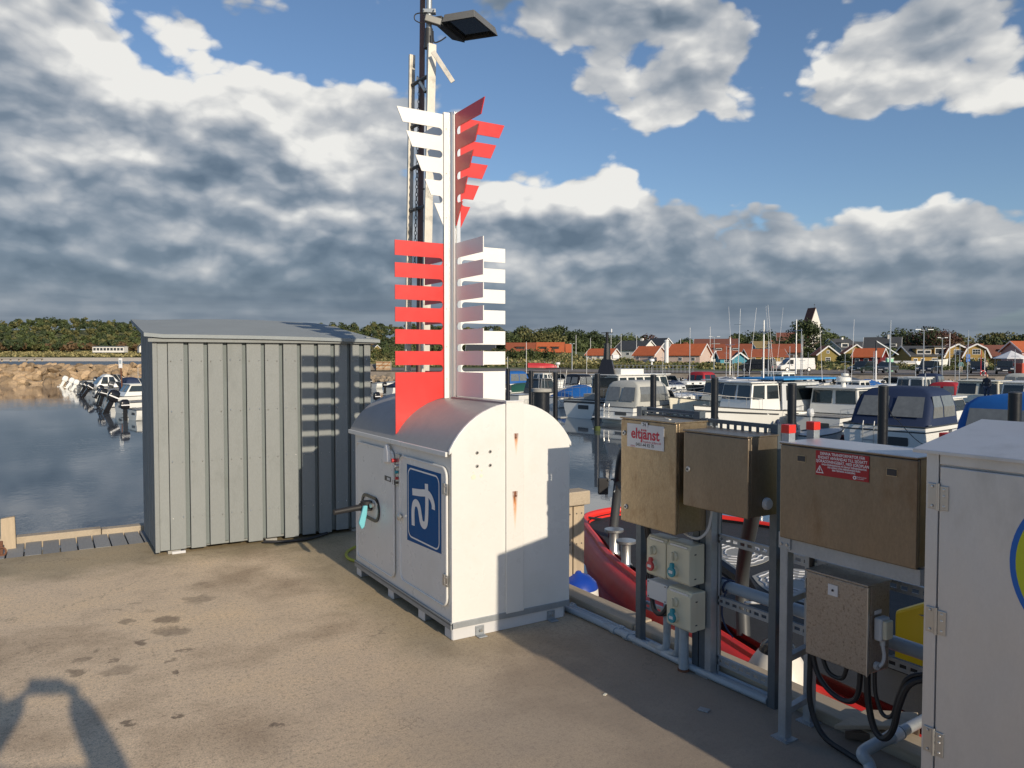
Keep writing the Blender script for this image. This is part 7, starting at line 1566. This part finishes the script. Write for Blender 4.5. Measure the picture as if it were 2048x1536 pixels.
def house(label, x, D, W, Dp, he, hr, rz, wall, roof, feats=(), zb=None, gambrel=False, trim='flat_white', group=None, name='house', ov=.35, lod=1):
    """ridge along local x, front wall faces local -y; W along the ridge, Dp deep"""
    p = P3(x, D); 
    if zb is not None: p.z = zb
    if 1150 < x < 2100 and name == 'house': sc_ = .64 if x < 1290 else .80; he *= sc_; hr *= sc_; W *= .92; feats = [tuple((v*sc_ if (isinstance(v, (int, float)) and ((f[0] == 'win' and i in (3, 5)) or (f[0] == 'wins' and i in (5, 7)) or (f[0] == 'dormer' and i in (3, 4)))) else v) for i, v in enumerate(f)) for f in feats]
    r = thing(name, label, 'house', tuple(p), rz, group); a, b_ = W/2, Dp/2
    if gambrel: prof = [(-b_, -.5), (b_, -.5), (b_, he), (b_*.72, he+(hr-he)*.62), (0, hr), (-b_*.72, he+(hr-he)*.62), (-b_, he)]
    else: prof = [(-b_, -.5), (b_, -.5), (b_, he), (0, hr), (-b_, he)]
    q = MB(); q.prism(prof, 'x', -a, a); wl = q.build('wall', M[wall], r, local=True)
    top = prof[2:] ; t = .16
    k = (hr-he)/b_ if not gambrel else 1.4
    out = [(b_+ov, he-ov*k*.8)] + ([] if not gambrel else [(b_*.72+.12, he+(hr-he)*.62+.06)]) + [(0, hr+.10)] + ([] if not gambrel else [(-b_*.72-.12, he+(hr-he)*.62+.06)]) + [(-b_-ov, he-ov*k*.8)]
    out = [(y, z+t) for y, z in out]; inn = [(y, z-t) for y, z in out][::-1]
    q = MB(); q.prism(out+inn, 'x', -a-ov, a+ov); rf = q.build('roof', M[roof], r, local=True)
    # white barge boards at both gables
    for s_ in (-1, 1):
        q = MB(); xx = s_*(a+ov+.03)
        for (y0, z0), (y1, z1) in zip(out, out[1:]): q.bar((xx, y0, z0-.10), (xx, y1, z1-.10), .05, .24)
        q.build('barge_board', M[trim], rf, local=True)
    def window(face, u, z, w, h, bars=2):
        q = MB(); g = .05
        if face == 'f': q.box(u-w/2, u+w/2, -b_-g, -b_+.05, z, z+h)
        elif face == 'l': q.box(-a-g, -a+.05, u-w/2, u+w/2, z, z+h)
        elif face == 'r': q.box(a-.05, a+g, u-w/2, u+w/2, z, z+h)
        wf = q.build('window', M[trim], wl, local=True); n = bars
        for i in range(n):
            for j in range(2):
                u0 = u-w/2+.07+i*(w-.10)/n; u1 = u0+(w-.10)/n-.05; z0 = z+.07+j*(h-.1)/2; z1 = z0+(h-.1)/2-.05; q = MB(); e = g+.02
                if face == 'f': q.box(u0, u1, -b_-e, -b_-g+.002, z0, z1)
                elif face == 'l': q.box(-a-e, -a-g+.002, u0, u1, z0, z1)
                else: q.box(a+g-.002, a+e, u0, u1, z0, z1)
                if lod: q.build('pane', M['window'], wf, local=True)
    for f in feats:
        if f[0] == 'win': window(*f[1:])
        elif f[0] == 'wins':
            _, face, u0, u1, n, z, w, h = f[:8]
            for i in range(n): window(face, u0+(u1-u0)*i/max(1, n-1), z, w, h, f[8] if len(f) > 8 else 2)
        elif f[0] == 'chim': _, u, y, h = f; q = MB(); q.box(u-.35, u+.35, y-.3, y+.3, hr-.8, hr+h); q.build('chimney', M['brick'] if roof != 'slate' else M['w_white'], rf, local=True)
        elif f[0] == 'dormer':
            _, u, w, z0, z1, mm, n = f; yf = -b_ + (b_)*(z0-he)/(hr-he) - .1
            q = MB(); q.box(u-w/2, u+w/2, yf, 0, z0, z1); dm = q.build('dormer', M[mm], r, local=True)
            q = MB(); q.box(u-w/2-.2, u+w/2+.2, yf-.25, .1, z1+.003, z1+.16); q.build('dormer_roof', M[roof], dm, local=True)
            for i in range(n):
                c_ = u-w/2+(i+.5)*w/n; ww = w/n*.82; q = MB(); q.box(c_-ww/2, c_+ww/2, yf-.05, yf-.002, z0+.15, z1-.12); q.build('dormer_window', M[trim], dm, local=True)
                q = MB(); q.box(c_-ww/2+.08, c_+ww/2-.08, yf-.07, yf-.052, z0+.24, z1-.22); q.build('pane', M['window'], dm, local=True)
        elif f[0] == 'annex':
            _, x0, x1, y0, y1, h, mm = f; q = MB(); q.box(x0, x1, y0, y1, -.4, h); an = q.build('annex', M[mm], r, local=True); q = MB(); q.box(x0-.2, x1+.2, y0-.2, y1+.2, h+.003, h+.16); q.build('annex_roof', M[roof], an, local=True)
        elif f[0] == 'door': _, face, u, w, h = f; q = MB(); q.box(u-w/2, u+w/2, -b_-.06, -b_+.02, 0, h) if face == 'f' else q.box(-a-.06, -a+.02, u-w/2, u+w/2, 0, h); q.build('door', M[trim], wl, local=True)
    return r
F0 = -YAW      # a house turned square to the view
house('dark timber house with steep tiled roof and white dormer windows, left of the pair', 1042, 215, 7.8, 6.0, 1.3, 3.6, F0-.10, 'w_dark', 'tile_red', [('dormer', 0, 2.4, 1.9, 2.7, 'w_dark', 3)], zb=1.85, trim='w_dark')
house('dark timber house with steep orange tiled roof and two dormers, right of the pair', 1101, 215, 7.4, 6.0, 1.3, 3.7, F0-.10, 'w_dark', 'tile_orange', [('dormer', -1.9, 1.9, 1.9, 2.7, 'w_dark', 1), ('dormer', 1.5, 1.9, 1.9, 2.7, 'w_dark', 1), ('win', 'f', 1.2, .4, .8, 1.0), ('win', 'f', -3, .4, .8, 1.0)], zb=1.85, trim='w_dark')
house('small dark annexe with an orange roof beside the two-dormer house', 1133, 222, 2.4, 4, 1.3, 3.3, F0-.10, 'w_dark', 'tile_orange', [('win', 'f', 0, .4, .7, .9)], zb=1.9, trim='w_dark')
house('tiny far house with orange roof half hidden in the trees', 1170, 270, 5.0, 5, 2.2, 4.2, F0, 'w_white', 'tile_orange', [('win', 'f', 0, .8, .9, 1.0)], zb=3.2)
house('small white cottage with orange roof left of the black signal mast', 1206, 180, 6.8, 5, 2.0, 4.0, F0-.55, 'w_white', 'tile_orange', [('win', 'l', 0, .5, 1.0, 1.1), ('wins', 'f', -2, 2, 3, .8, .8, .8)])
house('white house with dark grey roof and steep white gable', 1272, 215, 10, 8, 3.4, 7.2, F0-.75, 'w_white', 'slate', [('win', 'l', .8, .8, 1.0, 1.2), ('win', 'l', 0, 3.4, 1.0, 1.3), ('wins', 'f', -3, 3, 3, 1.2, 1.0, 1.1), ('chim', 2, 0, .8)])
house('pinkish cottage with bright orange roof right of the white gabled house', 1300, 172, 5.8, 5, 2.1, 4.3, F0-.75, 'w_pink', 'tile_orange', [('win', 'l', 0, .7, .9, 1.1), ('wins', 'f', -1.6, 1.6, 2, .8, .8, .9)])
house('grey weathered house with a black triangular gable', 1318, 235, 8, 7, 3.2, 7.0, F0-1.0, 'w_grey', 'slate', [('win', 'l', 0, 3.3, 1.2, 1.2)])
house('pink-walled cottage with the largest bright orange roof', 1378, 160, 7.8, 6.2, 2.4, 5.0, F0-.62, 'w_pink', 'tile_orange', [('win', 'l', 0, .7, .9, 1.2), ('wins', 'f', -.6, 2.2, 2, .9, .8, .9), ('chim', -1, .6, .6)])
house('low white extension with orange roof at the end of the pink cottage', 1413, 163, 3.6, 4.2, 1.9, 3.2, F0-.62, 'w_white', 'tile_orange', [('win', 'f', 0, .8, .7, .8)])
house('large house with long brown tiled roof and white dormer gable', 1432, 225, 13, 9, 3.5, 7.0, F0-.3, 'w_grey', 'tile_brown', [('dormer', 0, 2.4, 4.2, 5.6, 'w_white', 2), ('chim', 4, 0, .7)])
house('low red-brown roofed row house behind the blue cottage', 1455, 190, 12, 7, 2.6, 5.0, F0-.3, 'w_dark', 'tile_red', [('dormer', -2, 1.8, 3.1, 4.1, 'w_dark', 1), ('dormer', 2, 1.8, 3.1, 4.1, 'w_dark', 1)])
house('light blue wooden cottage with a white-framed window', 1454, 148, 3.9, 3.6, 1.75, 3.0, F0, 'w_blue', 'tile_red', [('win', 'f', 0, .7, 2.0, .95, 5)])
house('light blue wooden shed with a pointed gable beside the blue cottage', 1475, 147, 3.2, 2.8, 1.6, 2.9, F0+pi/2, 'w_blue', 'slate', [('win', 'r', 0, .6, .8, .8)])
house('long low ochre house with red tiled roof behind the masts', 1528, 165, 8.8, 5, 1.9, 3.6, F0, 'w_yellow', 'tile_red', [('wins', 'f', -3, 3, 4, .7, .8, .9)])
house('tall house with a tan roof and long blue glazed front', 1535, 210, 9, 7, 4.2, 6.2, F0, 'w_blue', 'thatch', [('win', 'f', -.5, 2.6, 6.0, 1.4, 9), ('chim', 1, 0, .5)])
house('red-roofed house partly hidden by the big green tree', 1572, 190, 7, 6, 3.0, 5.2, F0-.3, 'w_dark', 'tile_red', [('wins', 'f', -2, 2, 2, 1, .9, 1)])
house('olive cottage with pointed gable in front of the white-gabled house', 1650, 165, 5.5, 4.2, 2.4, 4.5, F0+pi/2-.15, 'w_olive', 'tile_orange', [('win', 'l', 0, .6, 1.0, 1.1), ('win', 'l', 0, 2.7, .6, .8)])
house('white house with black roof and bright triangular gable', 1678, 215, 9, 8, 3.4, 6.9, F0+.50, 'w_white', 'slate', [('win', 'r', 0, 3.4, 1.0, 1.2), ('dormer', -2, 3, 4.0, 5.6, 'w_white', 1), ('chim', 1, 0, .6)])
house('small white gabled house with black roof farther right', 1716, 240, 7, 7, 3.2, 6.0, F0+.50, 'w_white', 'slate', [('win', 'r', 0, 1.2, 1.0, 1.2)])
house('second olive cottage behind the red one', 1708, 172, 4.5, 4.6, 2.8, 4.9, F0+pi/2-.2, 'w_olive', 'tile_orange', [('win', 'l', 0, 2.8, .6, .8)])
house('dark red cottage with white-framed windows and orange roof', 1740, 138, 4.9, 4.0, 2.3, 3.9, F0-.90+.2, 'w_maroon', 'tile_orange', [('wins', 'l', -.75, .75, 2, 1.0, .85, .85), ('wins', 'f', -1.6, 1.4, 3, .7, .8, 1.2, 1)])
house('grey house with a tall white chimney behind the red cottage', 1765, 200, 9, 8, 3.6, 7.4, F0-.5, 'w_grey', 'slate', [('win', 'l', 0, 3.6, 1.2, 1.2), ('chim', 1.5, -.4, .9), ('dormer', 2.6, 1.6, 4.4, 5.6, 'w_white', 1)])
house('long ochre house with dark roof and two white-windowed dormers', 1848, 142, 8.6, 6.2, 2.6, 4.6, F0, 'w_yellow', 'slate', [('wins', 'f', -3.2, -1.9, 2, .8, .7, 1.2), ('wins', 'f', .3, 2.6, 2, .8, 1.1, 1.3, 3), ('dormer', -1.6, 2.8, 2.8, 4.1, 'w_yellow', 2), ('dormer', 1.8, 3.0, 2.8, 4.5, 'w_yellow', 2)], zb=-.2)
house('left ochre gambrel-roofed house with tall white windows', 1906, 140, 5.0, 3.9, 2.5, 5.0, F0+pi/2-.22, 'w_yellow', 'tile_orange', [('wins', 'l', -1.0, 1.0, 2, .5, 1.2, 1.5, 3), ('win', 'l', 0, 2.9, 1.2, 1.1, 3)], zb=-.2, gambrel=True)
house('right ochre gambrel-roofed house with the brightest orange roof side', 1946, 138, 4.6, 3.9, 2.5, 5.0, F0+pi/2-.30, 'w_yellow', 'tile_orange', [('wins', 'l', -.9, .9, 2, .5, 1.2, 1.6, 3), ('win', 'l', 0, 2.9, 1.3, 1.2, 3)], zb=-.2, gambrel=True)
house('long house with dark brown roof and a row of white dormer windows', 1996, 148, 8.0, 6, 2.2, 4.9, F0, 'w_yellow', 'tile_brown', [('dormer', .4, 2.6, 3.0, 4.0, 'w_white', 4), ('wins', 'f', 1, 3.2, 2, .6, .9, 1.2), ('chim', -3.4, 0, .5)], zb=-.2)
house('greyish pink villa with stepped orange roofs at the right edge', 2052, 138, 6.2, 5, 3.6, 5.6, F0+.1, 'w_lilac', 'tile_orange', [('wins', 'f', -2.2, -.6, 2, .8, .8, 1.3), ('win', 'f', -1.6, 2.6, 1.1, .8), ('annex', -3.3, 2, -3.3, -2.5, 2.1, 'w_lilac')], zb=-.2)
house('low white garden wall building beside the ochre house', 1800, 135, 6, 3, .9, 1.2, F0, 'w_white', 'w_white', [], zb=-.25)
# far small ones on the left
house('long low pale green glazed pavilion at the foot of the wood', 221, 735, 30, 8, 4.8, 5.4, F0, 'w_white', 'w_grey', [('wins', 'f', -13, 13, 9, 1.3, 2.6, 2.6, 1)], zb=6.5)
house('white-gabled small house just left of the shed', 286, 735, 8, 8, 4.5, 9.0, F0-.9, 'w_white', 'slate', [('win', 'l', 0, 1, 2, 2)], zb=6.5)
house('small dark gabled house in the trees right of the shed', 746, 330, 6, 5, 3.0, 5.0, F0-.8, 'w_olive', 'slate', [('win', 'l', 0, 1, 1, 1)], zb=1.6)
house('grey low roofed hall seen between the white fins', 962, 250, 9, 7, 2.6, 4.2, F0, 'w_grey', 'slate', [('wins', 'f', -3, 3, 3, 1, .9, .9)], zb=1.2)
# crates on the bank
for k, (x, w) in enumerate(((762, 1.3), (774, 1.2))):
    p = P3(x, 118); r = thing('wooden_crate', ('left of two tall wooden crates on the bank by the shed', 'right of two tall wooden crates on the bank by the shed')[k], 'crate', (p.x, p.y, p.z), -YAW, 'wooden crates on the bank')
    q = MB(); q.box(-w/2, w/2, -.6, .6, 0, 1.35); bx_ = q.build('box', M['timber_v'], r, local=True)
    for z in (.15, .7, 1.2): q = MB(); q.box(-w/2-.02, w/2+.02, -.66, -.603, z, z+.1); q.build('batten', M['wood_varn'], r, local=True)
    q = MB(); q.bar((-w/2, -.64, .2), (w/2, -.64, 1.25), .05, .08); q.build('batten', M['wood_varn'], r, local=True)

# church
def church():
    D = 330; p = P3(1622, D); p.z = 3.0; w = 6.2; e = EYE+(HZ-658)/FPX*D-p.z; h = EYE+(HZ-616)/FPX*D-p.z
    r = thing('church_tower', 'tall white church tower with steep red saddle roof rising behind the trees', 'church tower', tuple(p), radians(252))
    a = w/2; q = MB(); q.prism([(-a, -3), (a, -3), (a, e), (0, h-.4), (-a, e)], 'x', -a*.95, a*.95); wl = q.build('tower_wall', M['w_white'], r, local=True)
    q = MB(); o = [(a+.15, e-.1), (0, h), (-a-.15, e-.1)]; q.prism(o + [(y*.93, z-.35) for y, z in o][::-1], 'x', -a*.90, a*.90); rf = q.build('roof', M['tile_brown'], r, local=True)
    for s_ in (-1, 1):
        for y in (-.75, .75): q = MB(); q.box(min(s_*a*.95, s_*(a*.95+.08)), max(s_*a*.95, s_*(a*.95+.08)), y-.35, y+.35, e-6.2, e-3.4); q.build('louvre_window', M['window'], wl, local=True)
        q = MB(); q.cyl((s_*a*.95, 0, e+.6), (s_*(a*.95+.1), 0, e+.6), .55, n=14); q.build('round_window', M['w_dark'], wl, local=True)
        q = MB(); q.box(-.35, .35, min(s_*a, s_*(a+.06)), max(s_*a, s_*(a+.06)), e-6, e-3.6); q.build('louvre_window', M['window'], wl, local=True)
    q = MB(); q.cyl((a*.6, 0, h), (a*.6, 0, h+1.6), .06, n=5); q.bar((a*.6-.4, 0, h+1.2), (a*.6+.5, 0, h+1.2), .06, .14); q.build('weather_vane', M['ink'], rf, local=True)
    house('church nave with dark red-brown roof beside the tower', 1584, 318, 12, 8, 5, 8.6, F0-.3, 'w_white', 'tile_brown', [('wins', 'f', -4, 4, 3, 2, 1.2, 2.4)], zb=3.0, name='church_nave')
church()

# ================================================================== cars, van, people, street furniture
M['car_black'] = mat('black_car_paint', (.012, .014, .018), .2, 0, 0, 1, coat=.6); M['car_green'] = mat('dark_green_car_paint', (.014, .024, .020), .2, 0, 0, 1, coat=.6); M['car_grey'] = mat('grey_car_paint', (.07, .08, .09), .25, .3, 0, 1, coat=.6)
M['car_navy'] = mat('navy_car_paint', (.012, .018, .034), .2, 0, 0, 1, coat=.6); M['car_white'] = mat('white_car_paint', (.72, .72, .70), .3, 0, 0, 1, coat=.3)
def car(label, x, D, rz, m, L=4.4, W=1.8, H=1.55, kind='suv', group='cars parked along the harbour'):
    p = P3(x, D, .06); r = thing('parked_car' if kind != 'van' else 'parked_van', label, 'car' if kind != 'van' else 'van', tuple(p), rz, group)
    # local +x = nose
    if kind == 'van': lower = [(-L/2, .35), (-L/2, 1.05), (L*.36, 1.05), (L*.48, .85), (L/2, .75), (L/2, .35)]; up = [(-L/2+.02, 1.05), (-L/2+.08, H), (L*.20, H), (L*.36, 1.05)]
    else: lower = [(-L/2, .32), (-L/2, .80), (-L*.44, .92), (L*.22, .92), (L*.44, .80), (L/2, .62), (L/2, .32)]; up = [(-L*.44, .92), (-L*.36, H-.08), (-L*.10, H), (L*.04, H-.02), (L*.24, .92)]
    if kind == 'sedan': up = [(-L*.40, .90), (-L*.22, H-.08), (-L*.06, H), (L*.04, H-.03), (L*.24, .90)]
    q = MB(); rings = [[(a, y, b_) for a, b_ in [(a*k_, b_) for a, b_ in lower]] for y, k_ in ((-W/2, .97), (-W/2*.93, 1), (W/2*.93, 1), (W/2, .97))]
    q.loft(rings, caps=True); body = q.build('body', M[m], r, local=True, bevel=.06)
    q = MB(); q.loft([[(a, y, b_) for a, b_ in up] for y in (-W/2*.86, W/2*.86)], caps=True); cb = q.build('cabin', M[m if kind == 'van' else 'window'], r, local=True, bevel=.05)
    q = MB(); q.box(up[1][0]+.05, up[-2][0]-.02, -W/2*.80, W/2*.80, H-.045, H+.012); q.build('roof_panel', M[m], cb, local=True, bevel=.02)
    for s_ in (-1, 1):
        if kind != 'van': q = MB(); q.box(-.05, .02, min(s_*W/2*.855, s_*W/2*.875), max(s_*W/2*.855, s_*W/2*.875), .92, H-.06); q.build('door_pillar', M[m], cb, local=True)
        else: q = MB(); q.add([(L*.12, s_*W/2*.87, 1.1), (L*.325, s_*W/2*.87, 1.1), (L*.21, s_*W/2*.87, H-.25), (L*.12, s_*W/2*.87, H-.25)], [(0, 1, 2, 3)]); q.build('side_window', M['window'], cb, local=True)
        for wx in (-L*.31, L*.31):
            q = MB(); q.lathe([(.33, -.11), (.33, .11), (.2, .115)], (wx, s_*(W/2-.10), .33), 16, 'y'); wh = q.build('wheel', M['black'], r, local=True)
            q = MB(); q.lathe([(.2, -.118), (.2, .118), (0, .12)], (wx, s_*(W/2-.10), .33), 10, 'y'); q.build('rim', M['alu'], wh, local=True)
        q = MB(); q.box(L/2-.08, L/2+.02, min(s_*W*.28, s_*W*.46), max(s_*W*.28, s_*W*.46), .60, .74); q.build('headlight', M['platesil'], r, local=True)
        q = MB(); q.box(-L/2-.02, -L/2+.06, min(s_*W*.36, s_*W*.47), max(s_*W*.36, s_*W*.47), .62, .85); q.build('tail_light', M['redplast'], r, local=True)
        q = MB(); q.box(L*.14, L*.19, min(s_*W*.46, s_*W*.56), max(s_*W*.46, s_*W*.56), .92, 1.06); q.build('wing_mirror', M[m], r, local=True)
    if kind == 'van': q = MB(); q.add([(L*.365, -W*.38, 1.10), (L*.365, W*.38, 1.10), (L*.225, W*.36, H-.14), (L*.225, -W*.36, H-.14)], [(0, 1, 2, 3)]); q.build('windscreen', M['window'], cb, local=True)
    q = MB(); q.box(L/2+.001, L/2+.015, -.26, .26, .42, .52); q.build('number_plate', M['flat_white'], r, local=True)
    return r
nose = -YAW - pi/2
car('dark green SUV parked in front of the dark red cottage', 1726, 99, nose-.95, 'car_green')
car('grey sedan parked beside the pale green kiosk', 1773, 100, nose-.75, 'car_grey', 4.6, 1.8, 1.42, 'sedan')
car('navy SUV parked below the long ochre house', 1857, 95, nose-.75, 'car_navy', 4.6, 1.85, 1.62)
car('black car parked under the gambrel-roofed houses left of the walkers', 1953, 98, nose-.4, 'car_black', 4.4)
car('dark SUV parked at the right beside the orange container', 2010, 94, nose-.55, 'car_black', 4.7, 1.9, 1.62)
car('black van with its rear lights turned this way behind the masts', 1515, 106, pi/2-YAW+.9, 'car_black', 4.8, 1.9, 1.8, 'van', 'vans parked along the road')
car('white van parked below the big green tree', 1590, 108, -YAW+pi+.12, 'car_white', 5.2, 1.95, 1.95, 'van', 'vans parked along the road')
# pick-up bed next to the white van
p = P3(1556, 109, .06); r = thing('box_trailer', 'low white trailer standing behind the white van', 'trailer', tuple(p), -YAW)
q = MB(); q.box(-1.6, 1.2, -.7, .7, .55, 1.45); q.build('body', M['car_white'], r, local=True, bevel=.03)
for s_ in (-1, 1): q = MB(); q.lathe([(.3, -.1), (.3, .1), (0, .1)], (-.3, s_*.72, .32), 12, 'y'); q.build('wheel', M['black'], r, local=True)
q = MB(); q.bar((1.2, 0, .55), (2.3, 0, .5), .06, .06); q.build('drawbar', M['darkgrey'], r, local=True)
def walker(lab, x, D, rz, c, l): p = P3(x, D, .05); return person(lab, tuple(p), rz, c, l, 'walk', 1.72, sub=1)
walker('person in a pale teal jacket walking across the parking lot', 1922, 97, -YAW+2.6, 'cloth_teal', 'cloth_beige')
walker('person in a beige coat standing at the edge of the parking lot', 1973, 95, -YAW+3.4, 'cloth_beige', 'darkgrey')
p = dep(1975, HZ, 43.5); person('person in dark clothes standing on the hardtop cruiser', (p.x, p.y, ZW+1.15), -YAW+2.0, 'cloth_dark', 'jeans', 'stand', 1.55, sub=1)
def lamp_post(label, x, D, ytop, arm=.7):
    p = P3(x, D); h = EYE+(HZ-ytop)/FPX*D - p.z; r = thing('street_lamp', label, 'street lamp', tuple(p), -YAW, 'street lamps by the harbour')
    q = MB(); q.cyl((0, 0, 0), (0, 0, h), .09, .05, 8); q.build('pole', M['galv'], r, local=True)
    for s_ in (-1, 1): q = MB(); q.cyl((0, 0, h-.03), (s_*arm, 0, h+.02), .03, n=5); q.box(min(s_*arm*.6, s_*arm*1.5), max(s_*arm*.6, s_*arm*1.5), -.12, .12, h, h+.10); q.build('lamp_head', M['galv'], r, local=True)
lamp_post('tall double-headed street lamp in front of the ochre house', 1847, 90, 660)
lamp_post('shorter double-headed street lamp behind the ochre houses', 1884, 112, 676, .5)
lamp_post('double-headed street lamp rising above the brown roof', 1428, 120, 674, .6)
lamp_post('single pale lamp post beside the two tiled houses', 1144, 118, 688, .25)
def flagpole(label, x, D, ytop, ybase=None, m='flat_white', rr=.05):
    p = P3(x, D); h = EYE+(HZ-ytop)/FPX*D - p.z; r = thing('flagpole', label, 'flagpole', tuple(p), 0, 'flagpoles among the houses')
    q = MB(); q.cyl((0, 0, 0), (0, 0, h), rr*1.5, rr, 7); q.build('pole', M[m], r, local=True); q = MB(); q.lathe([(0, -.1), (.12, 0), (0, .1)], (0, 0, h+.08), 8); q.build('knob', M[m], r, local=True)
for lab, x, D, yt in (('white flagpole right of the tiled houses', 1152, 200, 671), ('white flagpole left of the black signal mast', 1181, 205, 677), ('white flagpole right of the black signal mast', 1222, 200, 672), ('tall white flagpole above the white gabled house', 1242, 205, 669), ('white flagpole above the grey roof', 1273, 205, 672), ('tall white flagpole left of the leaning mast', 1420, 190, 655),
                      ('white flagpole in front of the big green tree', 1605, 150, 672), ('white flagpole in front of the left gambrel house', 1899, 118, 668), ('white flagpole between the grey gable and orange roof', 1361, 210, 678)): flagpole(lab, x, D, yt)
p = P3(1333, 150); r = thing('round_chimney', 'thick white ventilation chimney standing beside the grey gable', 'chimney', tuple(p)); hh = EYE+(HZ-681)/FPX*150-p.z
q = MB(); q.cyl((0, 0, 0), (0, 0, hh), .42, n=14); q.build('stack', M['flat_white'], r, local=True); q = MB(); q.cyl((0, 0, hh-.2), (0, 0, hh+.1), .48, n=14); q.build('stack_cap', M['flat_white'], r, local=True)
# black crane-like post, life ring post, signs, kiosk, container, railing
p = dep(1752, HZ, 78); r = thing('pole', 'tall grey-white pole with a slanting black and white arm beside the red cottage', 'pole', (p.x, p.y, ZW)); hh = EYE+(HZ-682)/FPX*78
q = MB(); q.cyl((p.x, p.y, ZW), (p.x, p.y, hh-1.0), .10, .08, 10); q.build('pole_lower', M['flat_white'], r); q = MB(); q.cyl((p.x, p.y, hh-1.0), (p.x, p.y, hh), .08, n=10); q.build('pole_upper', M['ink'], r)
c_ = p+_r*2.3; q = MB(); q.bar((p.x, p.y, hh), (c_.x, c_.y, hh-1.4), .06, .09); q.build('arm', M['galv'], r)
p = P3(1966, 89, .0); r = thing('lifebuoy_stand', 'red and white lifebuoy on a stand of two thin poles by the water', 'lifebuoy', tuple(p), -YAW)
for dx in (-.22, .22): q = MB(); q.cyl((dx, 0, -.3), (dx, 0, 2.9), .035, n=6); q.build('pole', M['redplast'] if dx < 0 else M['flat_white'], r, local=True)
q = MB(); q.tube([(.30*cos(a), -.06, .25+.30*sin(a)) for a in [2*pi*i/20 for i in range(20)]], .07, 8, closed=True); lb = q.build('lifebuoy', M['redplast'], r, smooth=True, local=True)
for k in range(4):
    a = pi/4+k*pi/2; q = MB(); q.tube([(.30*cos(a+t_), -.06, .25+.30*sin(a+t_)) for t_ in (-.2, 0, .2)], .075, 8); q.build('white_band', M['flat_white'], lb, local=True)
p = P3(1779, 112); r = thing('kiosk', 'small pale green upright kiosk box behind the grey sedan', 'kiosk', tuple(p), -YAW)
M['mint'] = mat('mint_green_panel', (.28, .62, .42), .5); q = MB(); q.box(-.45, .45, -.3, .3, 0, 1.9); q.build('panel', M['mint'], r, local=True, bevel=.03); q = MB(); q.box(-.5, .5, -.35, .35, 1.9, 2.0); q.build('panel_top', M['flat_white'], r, local=True)
p = P3(1936, 99); r = thing('parking_sign', 'blue parking sign on a thin post left of the walkers', 'sign', tuple(p), -YAW)
q = MB(); q.cyl((0, 0, 0), (0, 0, 2.4), .03, n=6); q.build('post', M['galv'], r, local=True)
for z in (1.5, 2.05): q = MB(); q.box(-.25, .25, -.05, -.03, z, z+.45); q.build('sign_plate', M['emblue'], r, local=True)
p = P3(2052, 98); r = thing('container', 'orange-red ribbed container at the right edge of the parking lot', 'container', tuple(p), -YAW+.25)
M['contain'] = mat('orange_red_container', (.55, .10, .06), .6); q = MB(); q.box(-1.7, 1.7, -1, 1, 0.05, 1.35); q.build('container_body', M['contain'], r, local=True)
for i in range(14): q = MB(); q.box(-1.6+i*.245, -1.52+i*.245, -1.05, -1.001, .12, 1.3); q.build('rib', M['contain'], r, local=True)
p = P3(2022, 106); r = thing('parasol_tent', 'pale pointed canopy tent behind the dark SUV at the right', 'tent', tuple(p), -YAW)
q = MB(); q.lathe([(2.2, 1.9), (2.2, 2.0), (.1, 3.0), (0, 3.05)], (0, 0, 0), 8); q.build('tent_roof', M['flat_white'], r, local=True)
for i in range(4): a = pi/4+i*pi/2; q = MB(); q.cyl((1.9*cos(a), 1.9*sin(a), 0), (1.9*cos(a), 1.9*sin(a), 1.95), .04, n=6); q.build('tent_pole', M['galv'], r, local=True)
p = P3(1865, 122); r = thing('covered_boat', 'pale boat hull standing on land behind the navy SUV', 'boat', tuple(p), -YAW)
q = MB(); q.loft(hull(4.5, 1.6, .8, 1.2), closed=False); q.v = [(x-2.2, y, z+.5) for x, y, z in q.v]; q.build('hull', M['gelcoat'], r, local=True); q = MB(); q.box(-1.5, -1.3, -.6, .6, 0, .6); q.build('cradle', M['timber'], r, local=True); q = MB(); q.box(1.0, 1.2, -.6, .6, 0, .6); q.build('cradle', M['timber'], r, local=True)
p = P3(1083, 122); r = thing('red_dinghy', 'red upturned dinghy on the grass behind the embankment', 'dinghy', tuple(p), -YAW)
q = MB(); q.loft([[(x, y, -z+.75) for x, y, z in g] for g in hull(4.5, 1.5, .45, .6)], closed=False); q.v = [(x-2.2, y, z) for x, y, z in q.v]; q.build('hull', M['redplast'], r, local=True)
# railing along the road
r = thing('railing', 'pale metal railing with many uprights along the road above the stones', 'railing', tuple(P3(1320, 112)))
q = MB()
for x0 in range(1226, 1392, 8):
    a = P3(x0, edgeD(x0)+2.4); b_ = P3(x0+8, edgeD(x0+8)+2.4)
    for z in (.55, 1.0): q.cyl((a.x, a.y, a.z+z), (b_.x, b_.y, b_.z+z), .03, n=5)
q.build('rails', M['galv'], r)
for x0 in range(1226, 1394, 8): a = P3(x0, edgeD(x0)+2.4); q = MB(); q.cyl(a, (a.x, a.y, a.z+1.05), .035, n=5); q.build('upright', M['galv'], r)
# bathing jetty far left
r = thing('bathing_jetty', 'long low bathing jetty on short legs in front of the far beach', 'jetty', tuple(dep(40, HZ, 500)))
a = dep(-120, HZ, 500); b_ = dep(84, HZ, 640); q = MB(); q.bar((a.x, a.y, .2), (b_.x, b_.y, .2), 2.0, .7); q.build('deck', M['timber'], r)
for i in range(12): c_ = a.lerp(b_, i/11); q = MB(); q.cyl((c_.x, c_.y, ZW-1), (c_.x, c_.y, -.1), .6, n=8); q.build('leg', M['timber_v'], r)
